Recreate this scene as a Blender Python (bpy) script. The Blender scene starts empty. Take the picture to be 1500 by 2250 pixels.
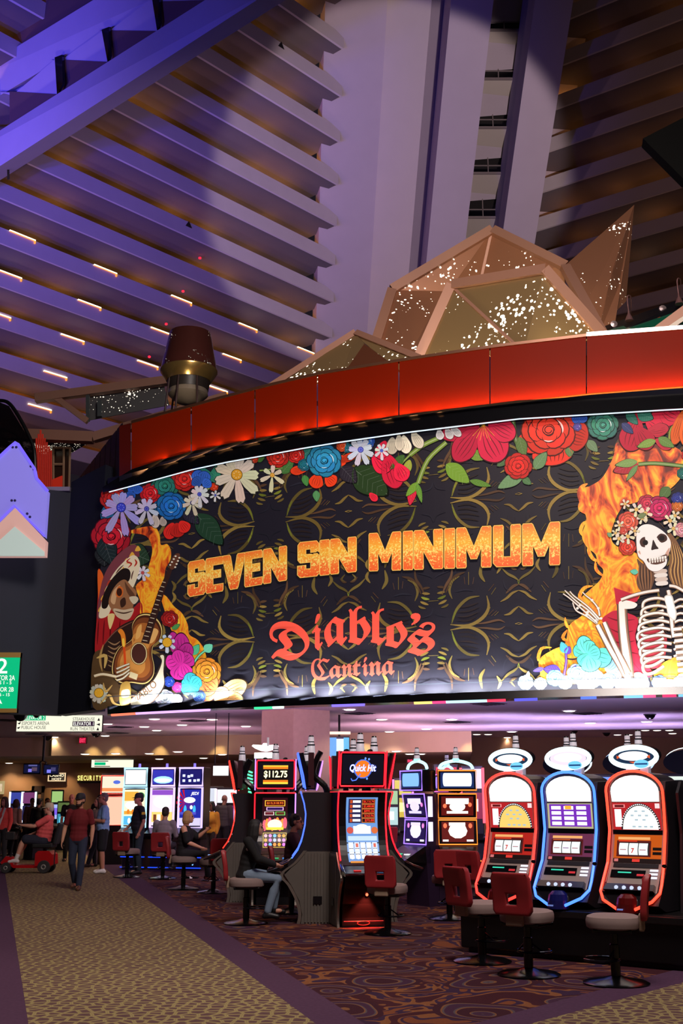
import bpy, bmesh, math, random
from mathutils import Vector, Matrix
from mathutils.geometry import tessellate_polygon
random.seed(7)
PI = math.pi
SC = bpy.context.scene
COL = SC.collection

# ------------------------------------------------------------------ camera
FPX = 2500.0                       # focal length in pixels of the 1500 x 2250 frame
TILT = math.atan(632 / FPX)
CT, ST = math.cos(TILT), math.sin(TILT)
EYE = Vector((0, 0, 1.65))
cam = bpy.data.objects.new('camera', bpy.data.cameras.new('camera'))
COL.objects.link(cam)
cam.location = EYE
cam.rotation_euler = (PI / 2 + TILT, 0, 0)
cam.data.sensor_fit = 'HORIZONTAL'
cam.data.sensor_width = 36
cam.data.lens = 36 * FPX / 1500
cam.data.clip_end = 1000
SC.camera = cam

# ------------------------------------------------------------------ world, exposure
SC.view_settings.view_transform = 'Standard'
SC.view_settings.look = 'None'
SC.view_settings.exposure = 0.0
SC.view_settings.gamma = 1.0
SC.view_settings.use_curve_mapping = False
world = bpy.data.worlds.new('world')
SC.world = world
world.use_nodes = True
world.node_tree.nodes['Background'].inputs[0].default_value = (0.55, 0.42, 0.60, 1)
world.node_tree.nodes['Background'].inputs[1].default_value = 0.02

# ------------------------------------------------------------------ big lights of the hall
def lamp(name, kind, loc, power, colour, target=None, size=1.0, size_y=None, spot=60, blend=0.6, shape=None):
    d = bpy.data.lights.new(name, kind)
    d.energy = power
    d.color = colour
    if kind == 'AREA':
        d.size = size
        d.shape = shape or ('RECTANGLE' if size_y else 'DISK')
        if size_y:
            d.size_y = size_y
    elif kind == 'SPOT':
        d.spot_size = math.radians(spot)
        d.spot_blend = blend
        d.shadow_soft_size = size
    else:
        d.shadow_soft_size = size
    o = bpy.data.objects.new(name, d)
    COL.objects.link(o)
    o.location = loc
    if target is not None:
        o.rotation_euler = (Vector(target) - Vector(loc)).to_track_quat('-Z', 'Y').to_euler()
    return o

# theatrical floods that wash the inside of the pyramid
lamp('blue_flood', 'SPOT', (-52, 30, 12), 330000, (0.07, 0.06, 1.0), (-40, 88, 62), 1.5, spot=52, blend=1)
lamp('blue_flood', 'SPOT', (-34, 22, 10), 120000, (0.10, 0.08, 1.0), (-22, 66, 42), 1.5, spot=44, blend=1)
lamp('violet_flood', 'SPOT', (-14, 44, 9), 120000, (0.62, 0.42, 0.88), (-22, 112, 58), 2.0, spot=54, blend=1)
lamp('white_flood', 'SPOT', (16, 30, 9), 260000, (1.0, 0.82, 0.90), (4, 112, 66), 0.8, spot=24, blend=0.15)
lamp('amber_flood', 'SPOT', (40, 52, 14), 17000, (1.0, 0.55, 0.40), (52, 92, 56), 2.0, spot=70, blend=1)
lamp('rose_flood', 'SPOT', (-60, 60, 9), 45000, (0.9, 0.52, 0.75), (-40, 92, 40), 2.0, spot=70, blend=1)
# unseen lamps set high above to light the open floor
lamp('aisle_light', 'SPOT', (-2.6, 9.5, 13), 1500, (1.0, 0.85, 0.60), (-2.6, 10.5, 0), 0.5, spot=34, blend=0.9)
lamp('aisle_light', 'SPOT', (-3.6, 15.5, 17), 1200, (1.0, 0.80, 0.58), (-3.4, 16, 0), 0.5, spot=36, blend=1)
lamp('hall_fill', 'AREA', (1.5, 7, 15), 900, (1.0, 0.78, 0.72), (1.5, 13, 0), 5)
# unseen floods added above the walkway to light the billboard and the sculpture
lamp('billboard_fill', 'AREA', (3, 6, 13.5), 1100, (1.0, 0.90, 0.84), (0.5, 20, 6.5), 3)
lamp('sculpture_fill', 'SPOT', (0.5, 5.5, 9), 1500, (1.0, 0.72, 0.50), (4.0, 24, 12), 0.3, spot=50, blend=0.8)

# ------------------------------------------------------------------ helpers
def ray(px, py):
    u = (px - 750) / FPX
    v = (1125 - py) / FPX
    return Vector((u, CT - v * ST, ST + v * CT))
def at_z(px, py, z):               # the point of a pixel on a level plane
    r = ray(px, py)
    return EYE + r * ((z - EYE.z) / r.z)
def fl(px, py):
    return at_z(px, py, 0.0)
def at_y(px, py, y):               # the point of a pixel on an upright plane across the view
    r = ray(px, py)
    return EYE + r * (y / r.y)
def on_plane(px, py, p0, n):
    r = ray(px, py)
    return EYE + r * ((Vector(p0) - EYE).dot(n) / r.dot(n))

def lin(c):
    out = []
    for v in c[:3]:
        v = v / 255.0
        out.append(v / 12.92 if v <= 0.04045 else ((v + 0.055) / 1.055) ** 2.4)
    return tuple(out) + (1.0,)

_M = {}
def mat(name, rgb=(128, 128, 128), rough=0.6, metal=0.0, emit=None, strength=0.0, vary=0.0, scale=20.0, spec=0.5, alpha=None, trans=0.0):
    if name in _M:
        return _M[name]
    m = bpy.data.materials.new(name)
    m.use_nodes = True
    nt = m.node_tree
    b = nt.nodes['Principled BSDF']
    b.inputs['Base Color'].default_value = lin(rgb)
    b.inputs['Roughness'].default_value = rough
    b.inputs['Metallic'].default_value = metal
    b.inputs['Specular IOR Level'].default_value = spec
    if trans:
        b.inputs['Transmission Weight'].default_value = trans
    if alpha is not None:
        b.inputs['Alpha'].default_value = alpha
    if emit is not None:
        b.inputs['Emission Color'].default_value = lin(emit)
        b.inputs['Emission Strength'].default_value = strength
    if vary:
        tc = nt.nodes.new('ShaderNodeTexCoord')
        n = nt.nodes.new('ShaderNodeTexNoise')
        n.inputs['Scale'].default_value = scale
        n.inputs['Detail'].default_value = 4
        nt.links.new(tc.outputs['Object'], n.inputs['Vector'])
        mx = nt.nodes.new('ShaderNodeMix')
        mx.data_type = 'RGBA'
        base = lin(rgb)
        mx.inputs[6].default_value = tuple(c * (1 - vary) for c in base[:3]) + (1,)
        mx.inputs[7].default_value = tuple(min(1, c * (1 + vary)) for c in base[:3]) + (1,)
        nt.links.new(n.outputs['Fac'], mx.inputs[0])
        nt.links.new(mx.outputs[2], b.inputs['Base Color'])
    _M[name] = m
    return m
def glow(rgb, strength=1.5):       # a lit screen, tube or lamp of one colour
    name = 'glow_%d_%d_%d_%d' % (rgb[0], rgb[1], rgb[2], int(strength * 100))
    if name in _M:
        return _M[name]
    m = mat(name, (10, 10, 10), 0.4, emit=rgb, strength=strength)
    return m

class MB:                          # collects shapes for ONE mesh object
    def __init__(self):
        self.v = []; self.f = []; self.mi = []; self.mats = []; self.uv = None; self.cur = 0
    def m(self, material):
        if material not in self.mats:
            self.mats.append(material)
        self.cur = self.mats.index(material)
        return self
    def add(self, vs, fs, M=None):
        o = len(self.v)
        for p in vs:
            p = Vector(p)
            self.v.append(M @ p if M is not None else p)
        for f in fs:
            self.f.append([i + o for i in f]); self.mi.append(self.cur)
        return self
    def box(self, x0, x1, y0, y1, z0, z1, M=None):
        return self.add([(x0, y0, z0), (x1, y0, z0), (x1, y1, z0), (x0, y1, z0), (x0, y0, z1), (x1, y0, z1), (x1, y1, z1), (x0, y1, z1)],
                        [(3, 2, 1, 0), (4, 5, 6, 7), (0, 1, 5, 4), (1, 2, 6, 5), (2, 3, 7, 6), (3, 0, 4, 7)], M)
    def bbox(self, x0, x1, y0, y1, z0, z1, r=0.01, M=None):   # box with chamfered edges
        bm = bmesh.new()
        bmesh.ops.create_cube(bm, size=1)
        for v in bm.verts:
            v.co = Vector(((x0 + x1) / 2 + v.co.x * (x1 - x0), (y0 + y1) / 2 + v.co.y * (y1 - y0), (z0 + z1) / 2 + v.co.z * (z1 - z0)))
        bmesh.ops.bevel(bm, geom=list(bm.edges), offset=r, segments=2, affect='EDGES', profile=0.5)
        self.frombm(bm, M)
        return self
    def frombm(self, bm, M=None):
        bm.verts.index_update()
        self.add([v.co.copy() for v in bm.verts], [[v.index for v in f.verts] for f in bm.faces], M)
        bm.free()
    def prism(self, pts, d, M=None):           # planar polygon (3D points) pushed along vector d
        d = Vector(d); n = len(pts)
        vs = [Vector(p) for p in pts] + [Vector(p) + d for p in pts]
        fs = [list(range(n))[::-1], list(range(n, 2 * n))]
        fs += [(i, (i + 1) % n, n + (i + 1) % n, n + i) for i in range(n)]
        return self.add(vs, fs, M)
    def strip(self, A, B, M=None):             # ribbon between two polylines
        n = len(A)
        return self.add(list(A) + list(B), [(i, i + 1, n + i + 1, n + i) for i in range(n - 1)], M)
    def tube(self, pts, r, n=8, closed=False, M=None, caps=True):
        pts = [Vector(p) for p in pts]
        k = len(pts)
        rs = r if isinstance(r, (list, tuple)) else [r] * k
        vs = []; fs = []
        up = None
        for i in range(k):
            a = pts[i - 1] if (i or closed) else pts[i]
            b = pts[(i + 1) % k] if (i < k - 1 or closed) else pts[i]
            t = (b - a).normalized()
            if up is None:
                up = Vector((0, 0, 1)) if abs(t.z) < 0.9 else Vector((1, 0, 0))
            s = t.cross(up)
            if s.length < 1e-6:
                s = t.cross(Vector((0, 1, 0)))
            s.normalize()
            up = s.cross(t).normalized()
            for j in range(n):
                an = 2 * PI * j / n
                vs.append(pts[i] + (s * math.cos(an) + up * math.sin(an)) * rs[i])
        for i in range(k if closed else k - 1):
            for j in range(n):
                a = i * n + j; b = i * n + (j + 1) % n
                c = ((i + 1) % k) * n + (j + 1) % n; d = ((i + 1) % k) * n + j
                fs.append((a, b, c, d))
        if caps and not closed:
            fs.append(list(range(n))[::-1]); fs.append([(k - 1) * n + j for j in range(n)])
        return self.add(vs, fs, M)
    def lathe(self, prof, n=24, M=None):       # profile of (radius, z)
        vs = []; fs = []
        for r, z in prof:
            for j in range(n):
                a = 2 * PI * j / n
                vs.append((r * math.cos(a), r * math.sin(a), z))
        for i in range(len(prof) - 1):
            for j in range(n):
                fs.append((i * n + j, i * n + (j + 1) % n, (i + 1) * n + (j + 1) % n, (i + 1) * n + j))
        fs.append(list(range(n))[::-1]); fs.append([(len(prof) - 1) * n + j for j in range(n)])
        return self.add(vs, fs, M)
    def poly(self, pts, M=None):
        pts = [Vector(p) for p in pts]
        tr = tessellate_polygon([pts])
        return self.add(pts, [tuple(t) for t in tr], M)
    def build(self, name, material=None, parent=None, smooth=False, kind=None):
        me = bpy.data.meshes.new(name)
        me.from_pydata([tuple(v) for v in self.v], [], self.f)
        ms = self.mats if self.mats else [material]
        for x in ms:
            me.materials.append(x)
        if len(ms) > 1:
            me.polygons.foreach_set('material_index', self.mi)
        bm = bmesh.new(); bm.from_mesh(me)
        bmesh.ops.recalc_face_normals(bm, faces=bm.faces)
        bm.to_mesh(me); bm.free()
        if smooth:
            me.polygons.foreach_set('use_smooth', [True] * len(me.polygons))
            try:
                me.set_sharp_from_angle(angle=math.radians(40))
            except Exception:
                pass
        o = bpy.data.objects.new(name, me)
        COL.objects.link(o)
        if parent is not None:
            o.parent = parent
        if kind:
            o['kind'] = kind
        return o

def tag(o, label=None, cat=None, group=None, kind=None):
    if label: o['label'] = label
    if cat: o['category'] = cat
    if group: o['group'] = group
    if kind: o['kind'] = kind
    return o
def thing(name, label, cat, loc=(0, 0, 0), rz=0.0, group=None):
    o = bpy.data.objects.new(name, None)
    o.empty_display_size = 0.1
    COL.objects.link(o)
    o.location = loc
    o.rotation_euler = (0, 0, rz)
    return tag(o, label, cat, group)
def copy_tree(o, parent=None):
    c = o.copy()
    COL.objects.link(c)
    if parent is not None:
        c.parent = parent
    for ch in list(o.children):
        copy_tree(ch, c)
    return c
def arc(cx, cy, r, a0, a1, n, ry=None):
    ry = r if ry is None else ry
    return [(cx + r * math.cos(math.radians(a0 + (a1 - a0) * i / n)), cy + ry * math.sin(math.radians(a0 + (a1 - a0) * i / n))) for i in range(n + 1)]
def rrect(x0, x1, z0, z1, r, n=4):             # rounded rectangle as 2D points
    p = []
    for cx, cy, a in ((x1 - r, z1 - r, 0), (x0 + r, z1 - r, 90), (x0 + r, z0 + r, 180), (x1 - r, z0 + r, 270)):
        p += arc(cx, cy, r, a, a + 90, n)
    return p
def catmull(pts, n=6, closed=False):
    P = [Vector(p) for p in pts]
    k = len(P); out = []
    for i in range(k if closed else k - 1):
        if closed:
            a, b, c, d = P[i - 1], P[i], P[(i + 1) % k], P[(i + 2) % k]
        else:
            a, b, c, d = P[max(i - 1, 0)], P[i], P[i + 1], P[min(i + 2, k - 1)]
        for j in range(n):
            t = j / n
            out.append(0.5 * ((2 * b) + (c - a) * t + (2 * a - 5 * b + 4 * c - d) * t * t + (3 * b - a - 3 * c + d) * t ** 3))
    if not closed:
        out.append(P[-1])
    return out
_txt_cache = {}
def text_geo(s, bold=0.0):                     # flat letters: (verts 2D, faces), cap height 1
    key = (s, bold)
    if key in _txt_cache:
        return _txt_cache[key]
    c = bpy.data.curves.new('t', 'FONT')
    c.body = s; c.size = 1.0; c.offset = bold; c.resolution_u = 3
    o = bpy.data.objects.new('t', c)
    COL.objects.link(o)
    me = bpy.data.meshes.new_from_object(o.evaluated_get(bpy.context.evaluated_depsgraph_get()))
    vs = [(v.co.x, v.co.y) for v in me.vertices]
    fs = [list(p.vertices) for p in me.polygons]
    bpy.data.objects.remove(o); bpy.data.curves.remove(c); bpy.data.meshes.remove(me)
    _txt_cache[key] = (vs, fs)
    return vs, fs
def letters(mb, s, x0, z0, w, h, y, bold=0.0, M=None, align='fit'):
    """writes s into the box (x0..x0+w, z0..z0+h) of the upright plane y, read from -y"""
    vs, fs = text_geo(s, bold)
    xa = min(v[0] for v in vs); xb = max(v[0] for v in vs)
    ya = min(v[1] for v in vs); yb = max(v[1] for v in vs)
    sx = w / (xb - xa); sy = h / (yb - ya)
    mb.add([(x0 + (v[0] - xa) * sx, y, z0 + (v[1] - ya) * sy) for v in vs], fs, M)

# node materials that need more than one colour -----------------------------------------
def nodes_of(name):
    m = bpy.data.materials.new(name)
    m.use_nodes = True
    _M[name] = m
    return m, m.node_tree, m.node_tree.nodes['Principled BSDF']
def ramp(nt, stops, interp='LINEAR'):
    r = nt.nodes.new('ShaderNodeValToRGB')
    r.color_ramp.interpolation = interp
    e = r.color_ramp.elements
    while len(e) < len(stops):
        e.new(0.5)
    for i, (p, c) in enumerate(stops):
        e[i].position = p
        e[i].color = lin(c)
    return r
def math_node(nt, op, a=None, b=None):
    n = nt.nodes.new('ShaderNodeMath')
    n.operation = op
    for i, x in enumerate((a, b)):
        if x is None: continue
        if isinstance(x, (int, float)):
            n.inputs[i].default_value = x
        else:
            nt.links.new(x, n.inputs[i])
    return n.outputs[0]

# ================================================================== THE SETTING
# ---- carpets
def carpet_pattern():
    m, nt, b = nodes_of('scroll_carpet')
    b.inputs['Roughness'].default_value = 0.95
    b.inputs['Specular IOR Level'].default_value = 0.1
    tc = nt.nodes.new('ShaderNodeTexCoord')
    mp = nt.nodes.new('ShaderNodeMapping')
    mp.inputs['Rotation'].default_value = (0, 0, 0.55)
    nt.links.new(tc.outputs['Object'], mp.inputs['Vector'])
    nz = nt.nodes.new('ShaderNodeTexNoise'); nz.inputs['Scale'].default_value = 0.9; nz.inputs['Detail'].default_value = 1
    nt.links.new(mp.outputs[0], nz.inputs['Vector'])
    mix = nt.nodes.new('ShaderNodeMix'); mix.data_type = 'RGBA'; mix.blend_type = 'ADD'; mix.inputs[0].default_value = 0.55
    nt.links.new(mp.outputs[0], mix.inputs[6]); nt.links.new(nz.outputs['Color'], mix.inputs[7])
    vo = nt.nodes.new('ShaderNodeTexVoronoi'); vo.inputs['Scale'].default_value = 1.0; vo.inputs['Randomness'].default_value = 0.7
    nt.links.new(mix.outputs[2], vo.inputs['Vector'])
    rings = math_node(nt, 'SINE', math_node(nt, 'MULTIPLY', vo.outputs['Distance'], 26.0))
    n2 = nt.nodes.new('ShaderNodeTexNoise'); n2.inputs['Scale'].default_value = 1.15; n2.inputs['Detail'].default_value = 0; n2.inputs['Distortion'].default_value = 3.5
    nt.links.new(mp.outputs[0], n2.inputs['Vector'])
    big = ramp(nt, [(0.0, (70, 34, 42)), (0.40, (74, 36, 44)), (0.44, (136, 86, 54)), (0.50, (140, 90, 58)), (0.53, (64, 42, 66)), (0.62, (60, 40, 66)), (0.66, (128, 74, 48))], 'CONSTANT')
    nt.links.new(n2.outputs['Fac'], big.inputs[0])
    scr = ramp(nt, [(0.0, (66, 34, 44)), (0.45, (132, 88, 58)), (0.62, (92, 80, 84)), (0.8, (72, 44, 66))], 'CONSTANT')
    sc01 = math_node(nt, 'ADD', math_node(nt, 'MULTIPLY', rings, 0.5), 0.5)
    nt.links.new(sc01, scr.inputs[0])
    near = math_node(nt, 'LESS_THAN', vo.outputs['Distance'], 0.42)
    mx = nt.nodes.new('ShaderNodeMix'); mx.data_type = 'RGBA'
    nt.links.new(near, mx.inputs[0]); nt.links.new(big.outputs[0], mx.inputs[6]); nt.links.new(scr.outputs[0], mx.inputs[7])
    fz = nt.nodes.new('ShaderNodeTexNoise'); fz.inputs['Scale'].default_value = 60; fz.inputs['Detail'].default_value = 3
    nt.links.new(tc.outputs['Object'], fz.inputs['Vector'])
    m2 = nt.nodes.new('ShaderNodeMix'); m2.data_type = 'RGBA'; m2.blend_type = 'MULTIPLY'; m2.inputs[0].default_value = 0.5
    nt.links.new(mx.outputs[2], m2.inputs[6]); nt.links.new(fz.outputs['Fac'], m2.inputs[7])
    nt.links.new(m2.outputs[2], b.inputs['Base Color'])
    return m
def carpet_rings():
    m, nt, b = nodes_of('ring_carpet')
    b.inputs['Roughness'].default_value = 0.95
    b.inputs['Specular IOR Level'].default_value = 0.1
    tc = nt.nodes.new('ShaderNodeTexCoord')
    mp = nt.nodes.new('ShaderNodeMapping'); mp.inputs['Scale'].default_value = (9.2, 8.6, 1)
    mp.inputs['Rotation'].default_value = (0, 0, 0.12)
    nt.links.new(tc.outputs['Object'], mp.inputs['Vector'])
    vo = nt.nodes.new('ShaderNodeTexVoronoi'); vo.feature = 'DISTANCE_TO_EDGE'; vo.voronoi_dimensions = '2D'
    vo.inputs['Scale'].default_value = 1.0; vo.inputs['Randomness'].default_value = 0.78
    nt.links.new(mp.outputs[0], vo.inputs['Vector'])
    r = ramp(nt, [(0.0, (122, 100, 84)), (0.03, (158, 144, 98)), (0.12, (152, 136, 92)), (0.17, (104, 78, 76)), (0.6, (92, 68, 70))])
    nt.links.new(vo.outputs['Distance'], r.inputs[0])
    wv = nt.nodes.new('ShaderNodeTexNoise'); wv.inputs['Scale'].default_value = 0.35
    nt.links.new(tc.outputs['Object'], wv.inputs['Vector'])
    m2 = nt.nodes.new('ShaderNodeMix'); m2.data_type = 'RGBA'; m2.blend_type = 'MULTIPLY'; m2.inputs[0].default_value = 0.35
    nt.links.new(r.outputs[0], m2.inputs[6]); nt.links.new(wv.outputs['Fac'], m2.inputs[7])
    nt.links.new(m2.outputs[2], b.inputs['Base Color'])
    return m
M_purple = mat('purple_carpet', (76, 52, 74), 0.95, vary=0.25, scale=30, spec=0.1)
fb = MB().box(-34, 34, -4, 52, -0.25, 0.0)
floor = tag(fb.build('floor', carpet_pattern()), kind='structure')
def ext(a, b, y):
    t = (y - a.y) / (b.y - a.y)
    return Vector((a.x + (b.x - a.x) * t, y, 0))
L0, L1 = fl(62, 2250), fl(12, 1925)
R0_, R1_ = fl(692, 2250), fl(240, 1916)
O0, O1 = fl(800, 2250), fl(296, 1920)
def sheet(name, poly, z, material, parent=floor):
    o = MB().prism([(p[0], p[1], z - 0.02) for p in poly], (0, 0, 0.02)).build(name, material, parent)
    return o
rings_m = carpet_rings()
sheet('walkway_carpet', [ext(L0, L1, 3), ext(R0_, R1_, 3), ext(R0_, R1_, 43), ext(L0, L1, 43)], 0.006, rings_m)
sheet('carpet_border', [ext(R0_, R1_, 3), ext(O0, O1, 3), ext(O0, O1, 43), ext(R0_, R1_, 43)], 0.004, M_purple)
sheet('carpet_border', [(-14, 3), ext(L0, L1, 3), ext(L0, L1, 43), (-14, 43)], 0.004, M_purple)
A0, A1 = fl(1041, 2250), fl(1265, 2190)
B0, B1 = fl(1170, 2250), fl(1372, 2195)
def extx(a, b, x):
    t = (x - a.x) / (b.x - a.x)
    return Vector((x, a.y + (b.y - a.y) * t, 0))
sheet('carpet_border', [ext(A0, A1, 3), ext(B0, B1, 3), extx(B0, B1, 9), extx(A0, A1, 9)], 0.004, M_purple)
sheet('walkway_carpet', [ext(B0, B1, 3), (9, 3), extx(B0, B1, 9)], 0.006, rings_m)

# ---- the curved front of the mezzanine: distance of the wall for every bearing
_top = [(234, 1082), (326, 1058), (400, 1037), (460, 1022), (600, 997), (700, 978), (900, 949), (1140, 920), (1500, 898)]
_tab = []
for _p in _top:
    r = ray(*_p)
    a = math.atan2(r.x, r.y)
    _tab.append((a, 6.8 * math.hypot(r.x, r.y) / r.z))
def _fit(tab, deg):                # least squares through the measured wall points
    n = deg + 1
    A = [[sum(a ** (i + j) for a, d in tab) for j in range(n)] for i in range(n)]
    B = [sum(d * a ** i for a, d in tab) for i in range(n)]
    for i in range(n):
        p = max(range(i, n), key=lambda q: abs(A[q][i]))
        A[i], A[p] = A[p], A[i]; B[i], B[p] = B[p], B[i]
        for q in range(i + 1, n):
            f = A[q][i] / A[i][i]
            for c in range(i, n): A[q][c] -= f * A[i][c]
            B[q] -= f * B[i]
    x = [0] * n
    for i in range(n - 1, -1, -1):
        x[i] = (B[i] - sum(A[i][c] * x[c] for c in range(i + 1, n))) / A[i][i]
    return x
_cf = _fit(_tab, 3)
def wall_d(a):
    a2 = min(a, 0.30)
    d = sum(c * a2 ** i for i, c in enumerate(_cf))
    return d + (a - a2) * 2.0
def W(px, py, off=0.0):            # pixel -> point on the curved wall, moved off metres towards the hall
    r = ray(px, py)
    h = math.hypot(r.x, r.y)
    d = wall_d(math.atan2(r.x, r.y)) - off
    return EYE + r * (d / h)
def interp(tab, x):
    if x <= tab[0][0]: 
        (x0, y0), (x1, y1) = tab[0], tab[1]
    elif x >= tab[-1][0]:
        (x0, y0), (x1, y1) = tab[-2], tab[-1]
    else:
        for (x0, y0), (x1, y1) in zip(tab, tab[1:]):
            if x0 <= x <= x1: break
    return y0 + (y1 - y0) * (x - x0) / (x1 - x0)
TOP = _top + [(1740, 888)]
BOT = [(198, 1556), (300, 1549), (460, 1541), (540, 1538), (860, 1527.5), (1200, 1516.5), (1500, 1509), (1740, 1506)]
XS = [232, 290, 350, 420, 500, 580, 660, 740, 820, 900, 980, 1060, 1140, 1220, 1300, 1380, 1460, 1540, 1620, 1700]
def left_edge(py):                 # left edge of the billboard, px for a row
    return 232 + (py - 1083) * (200 - 232) / (1557 - 1083)
M_black = mat('gloss_black', (9, 9, 13), 0.22)
M_trim = mat('dark_trim', (14, 14, 18), 0.4)

def wall_band(name, xs, ya, yb, offa, offb, material, thick=0.25, parent=None, kind=None):
    """solid curved band between two rows, following the wall"""
    A = [W(x, ya(x), offa) for x in xs]; B = [W(x, yb(x), offb) for x in xs]
    mb = MB(); n = len(xs)
    Ab = []; Bb = []
    for p, q in zip(A, B):
        o = Vector((p.x, p.y, 0)).normalized() * thick
        Ab.append(p + o); Bb.append(q + o)
    mb.strip(A, B); mb.strip(Ab, Bb); mb.strip(A, Ab); mb.strip(B, Bb)
    mb.add([A[0], B[0], Bb[0], Ab[0]], [(0, 1, 2, 3)]); mb.add([A[-1], B[-1], Bb[-1], Ab[-1]], [(0, 1, 2, 3)])
    return mb.build(name, material, parent, True, kind)
yt = lambda x: interp(TOP, x)
yb = lambda x: interp(BOT, x)
OBOT = [(255, 1049), (288, 1040), (480, 990), (690, 945), (880, 917), (1077, 893), (1290, 869), (1500, 853), (1740, 840)]
OTOP = [(255, 938), (285, 930), (420, 893), (565, 853), (700, 822), (875, 793), (1075, 763), (1286, 738), (1500, 722), (1740, 708)]
yob = lambda x: interp(OBOT, x)
yot = lambda x: interp(OTOP, x)
XW = [214] + XS
facade = wall_band('wall_front', [236] + XS[1:], lambda x: yt(x) - 30, lambda x: yb(x) + 4, -0.10, -0.10, M_trim, 0.3, kind='structure')
XS2 = [262] + XS[1:]
wall_band('trim_1', [225] + XS[1:], lambda x: yt(x) - 40 if x > 300 else yt(x) - 14 - (x - 225) * 0.35, lambda x: yt(x) - 2, 0.10, 0.22, M_black, 0.3, kind='structure')
wall_band('trim_2', [236] + XS[1:], lambda x: yb(x) - 1, lambda x: yb(x) + 16, 0.16, 0.20, M_black, 0.5, kind='structure')
wall_band('trim_3', XS2, lambda x: yob(x) - 1, lambda x: yt(x) - 34 if x > 300 else yob(x) + 14, 0.20, 0.12, mat('slate_trim', (40, 40, 56), 0.6, spec=0.2), 0.35, kind='structure')

# ---- underside of the mezzanine, dropped soffit, rear wall
M_ceil = mat('ceiling_paint', (196, 180, 190), 0.75, vary=0.05, scale=2)
M_tan = mat('tan_soffit', (176, 150, 118), 0.8, vary=0.06, scale=3)
ZC = 3.62
lip = [W(x, yb(x) + 14, -0.15) for x in [236] + XS[1:]]
lip = [Vector((p.x, p.y, ZC)) for p in lip]
d1 = [at_z(115, 1619, ZC), at_z(300, 1618, ZC), at_z(570, 1614, ZC), at_z(900, 1608, ZC), at_z(1500, 1601, ZC)]
d1.append(d1[-1] + (d1[-1] - d1[-2]))
d0 = [Vector((-22, 38, ZC)), Vector((d1[0].x - 0.2, 38, ZC))]
poly = [Vector((-22, 27, ZC)), Vector((-6.6, 26.9, ZC))] + lip + [d1[-1] + Vector((4, 0, 0))] + d1[::-1] + [d0[1], d0[0]]
cb = MB()
tr = tessellate_polygon([poly])
n = len(poly)
cb.add(poly + [p + Vector((0, 0, 0.3)) for p in poly], [tuple(t) for t in tr] + [tuple(i + n for i in t) for t in tr] + [(i, (i + 1) % n, n + (i + 1) % n, n + i) for i in range(n)])
ceiling = tag(cb.build('ceiling', M_ceil), kind='structure')
ZL = 3.02
mb = MB()                          # the dropped soffit with its lower ceiling
dm = at_z(1035, 1606.5, ZC)
dd = [d0[0], d0[1]] + d1[:4] + [dm, Vector((dm.x + 1.2, 46, ZC))]
mb.strip(dd, [Vector((p.x, p.y, ZL)) for p in dd])
back = [Vector((p.x * 1.0 if i else -22, 46, ZL)) for i, p in enumerate(dd)]
mb.strip([Vector((p.x, p.y, ZL)) for p in dd], back)
tag(mb.build('ceiling_lower', M_tan), kind='structure')
ZH = 4.0                           # on the right the ceiling steps up beyond the mauve edge
hi_ = [dm, d1[4], d1[5], Vector((30, d1[5].y, ZC))]
mb = MB().strip(hi_, [Vector((p.x, p.y, ZH)) for p in hi_]).strip([Vector((p.x, p.y, ZH)) for p in hi_], [Vector((dm.x + 1.2, 46, ZH)), Vector((10, 46, ZH)), Vector((20, 46, ZH)), Vector((30, 46, ZH))]).strip([dm, Vector((dm.x + 1.2, 46, ZC))], [Vector((dm.x, dm.y, ZH)), Vector((dm.x + 1.2, 46, ZH))])
tag(mb.build('ceiling_upper', M_ceil), kind='structure')
M_wall = mat('rear_wall_paint', (150, 112, 78), 0.8, vary=0.08, scale=2)
tag(MB().box(-24, 32, 45, 45.3, 0, 4.4).build('wall_back', M_wall), kind='structure')
bl = MB().box(-9.6, -2.5, 44.4, 45.0, 0, 1.15)
tag(bl.build('trim_4', mat('dark_counter', (38, 28, 24), 0.5)), kind='structure')

# ---- square column
pc = at_z(645, 1557, ZC)
wv = mat('column_plaster', (150, 124, 104), 0.85, vary=0.14, scale=9)
u1 = Vector((-0.766, 0.643, 0)); u2 = Vector((0.80, 0.60, 0))
ca = MB().prism([Vector((pc.x, pc.y, 0)), Vector((pc.x, pc.y, 0)) + u1 * 0.98, Vector((pc.x, pc.y, 0)) + u1 * 0.98 + u2 * 1.0, Vector((pc.x, pc.y, 0)) + u2 * 1.0], (0, 0, ZC))
tag(ca.build('column', wv), kind='structure')
pcb = Vector((pc.x, pc.y, 0)) + (u1 + u2) * 0.5
# base collar of the column
cc = Vector((pc.x, pc.y, 0))

# ---- dark wall on the left with its own bottom lip
M_dark_wall = mat('dark_wall', (30, 34, 50), 0.7, vary=0.1, scale=4)  # purple light on the dark wall is put into this bluish colour
wl0 = at_z(-160, 1563, ZC - 0.07); wl1 = at_z(126, 1571, ZC - 0.07); wl2 = W(203, 1562, -0.1); wl2.z = ZC - 0.07
topz = at_y(150, 1081, wl1.y).z
mb = MB()
p = [wl0, wl1]
mb.prism([wl0, wl1, wl1 + Vector((0, 0.4, 0)), wl0 + Vector((0, 0.4, 0))], (0, 0, topz - wl0.z))
tag(mb.build('wall_left', M_dark_wall), kind='structure')
mb = MB().prism([wl1, wl2, wl2 + Vector((0.2, 0.4, 0)), wl1 + Vector((0.1, 0.4, 0))], (0, 0, topz + 0.25 - wl0.z))
tag(mb.build('wall_corner', M_dark_wall), kind='structure')
mb = MB().box(wl0.x, wl1.x, wl1.y - 0.12, wl1.y + 0.4, topz, topz + 0.1)
tag(mb.build('trim_5', mat('pale_ledge', (150, 142, 158), 0.5)), kind='structure')
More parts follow.
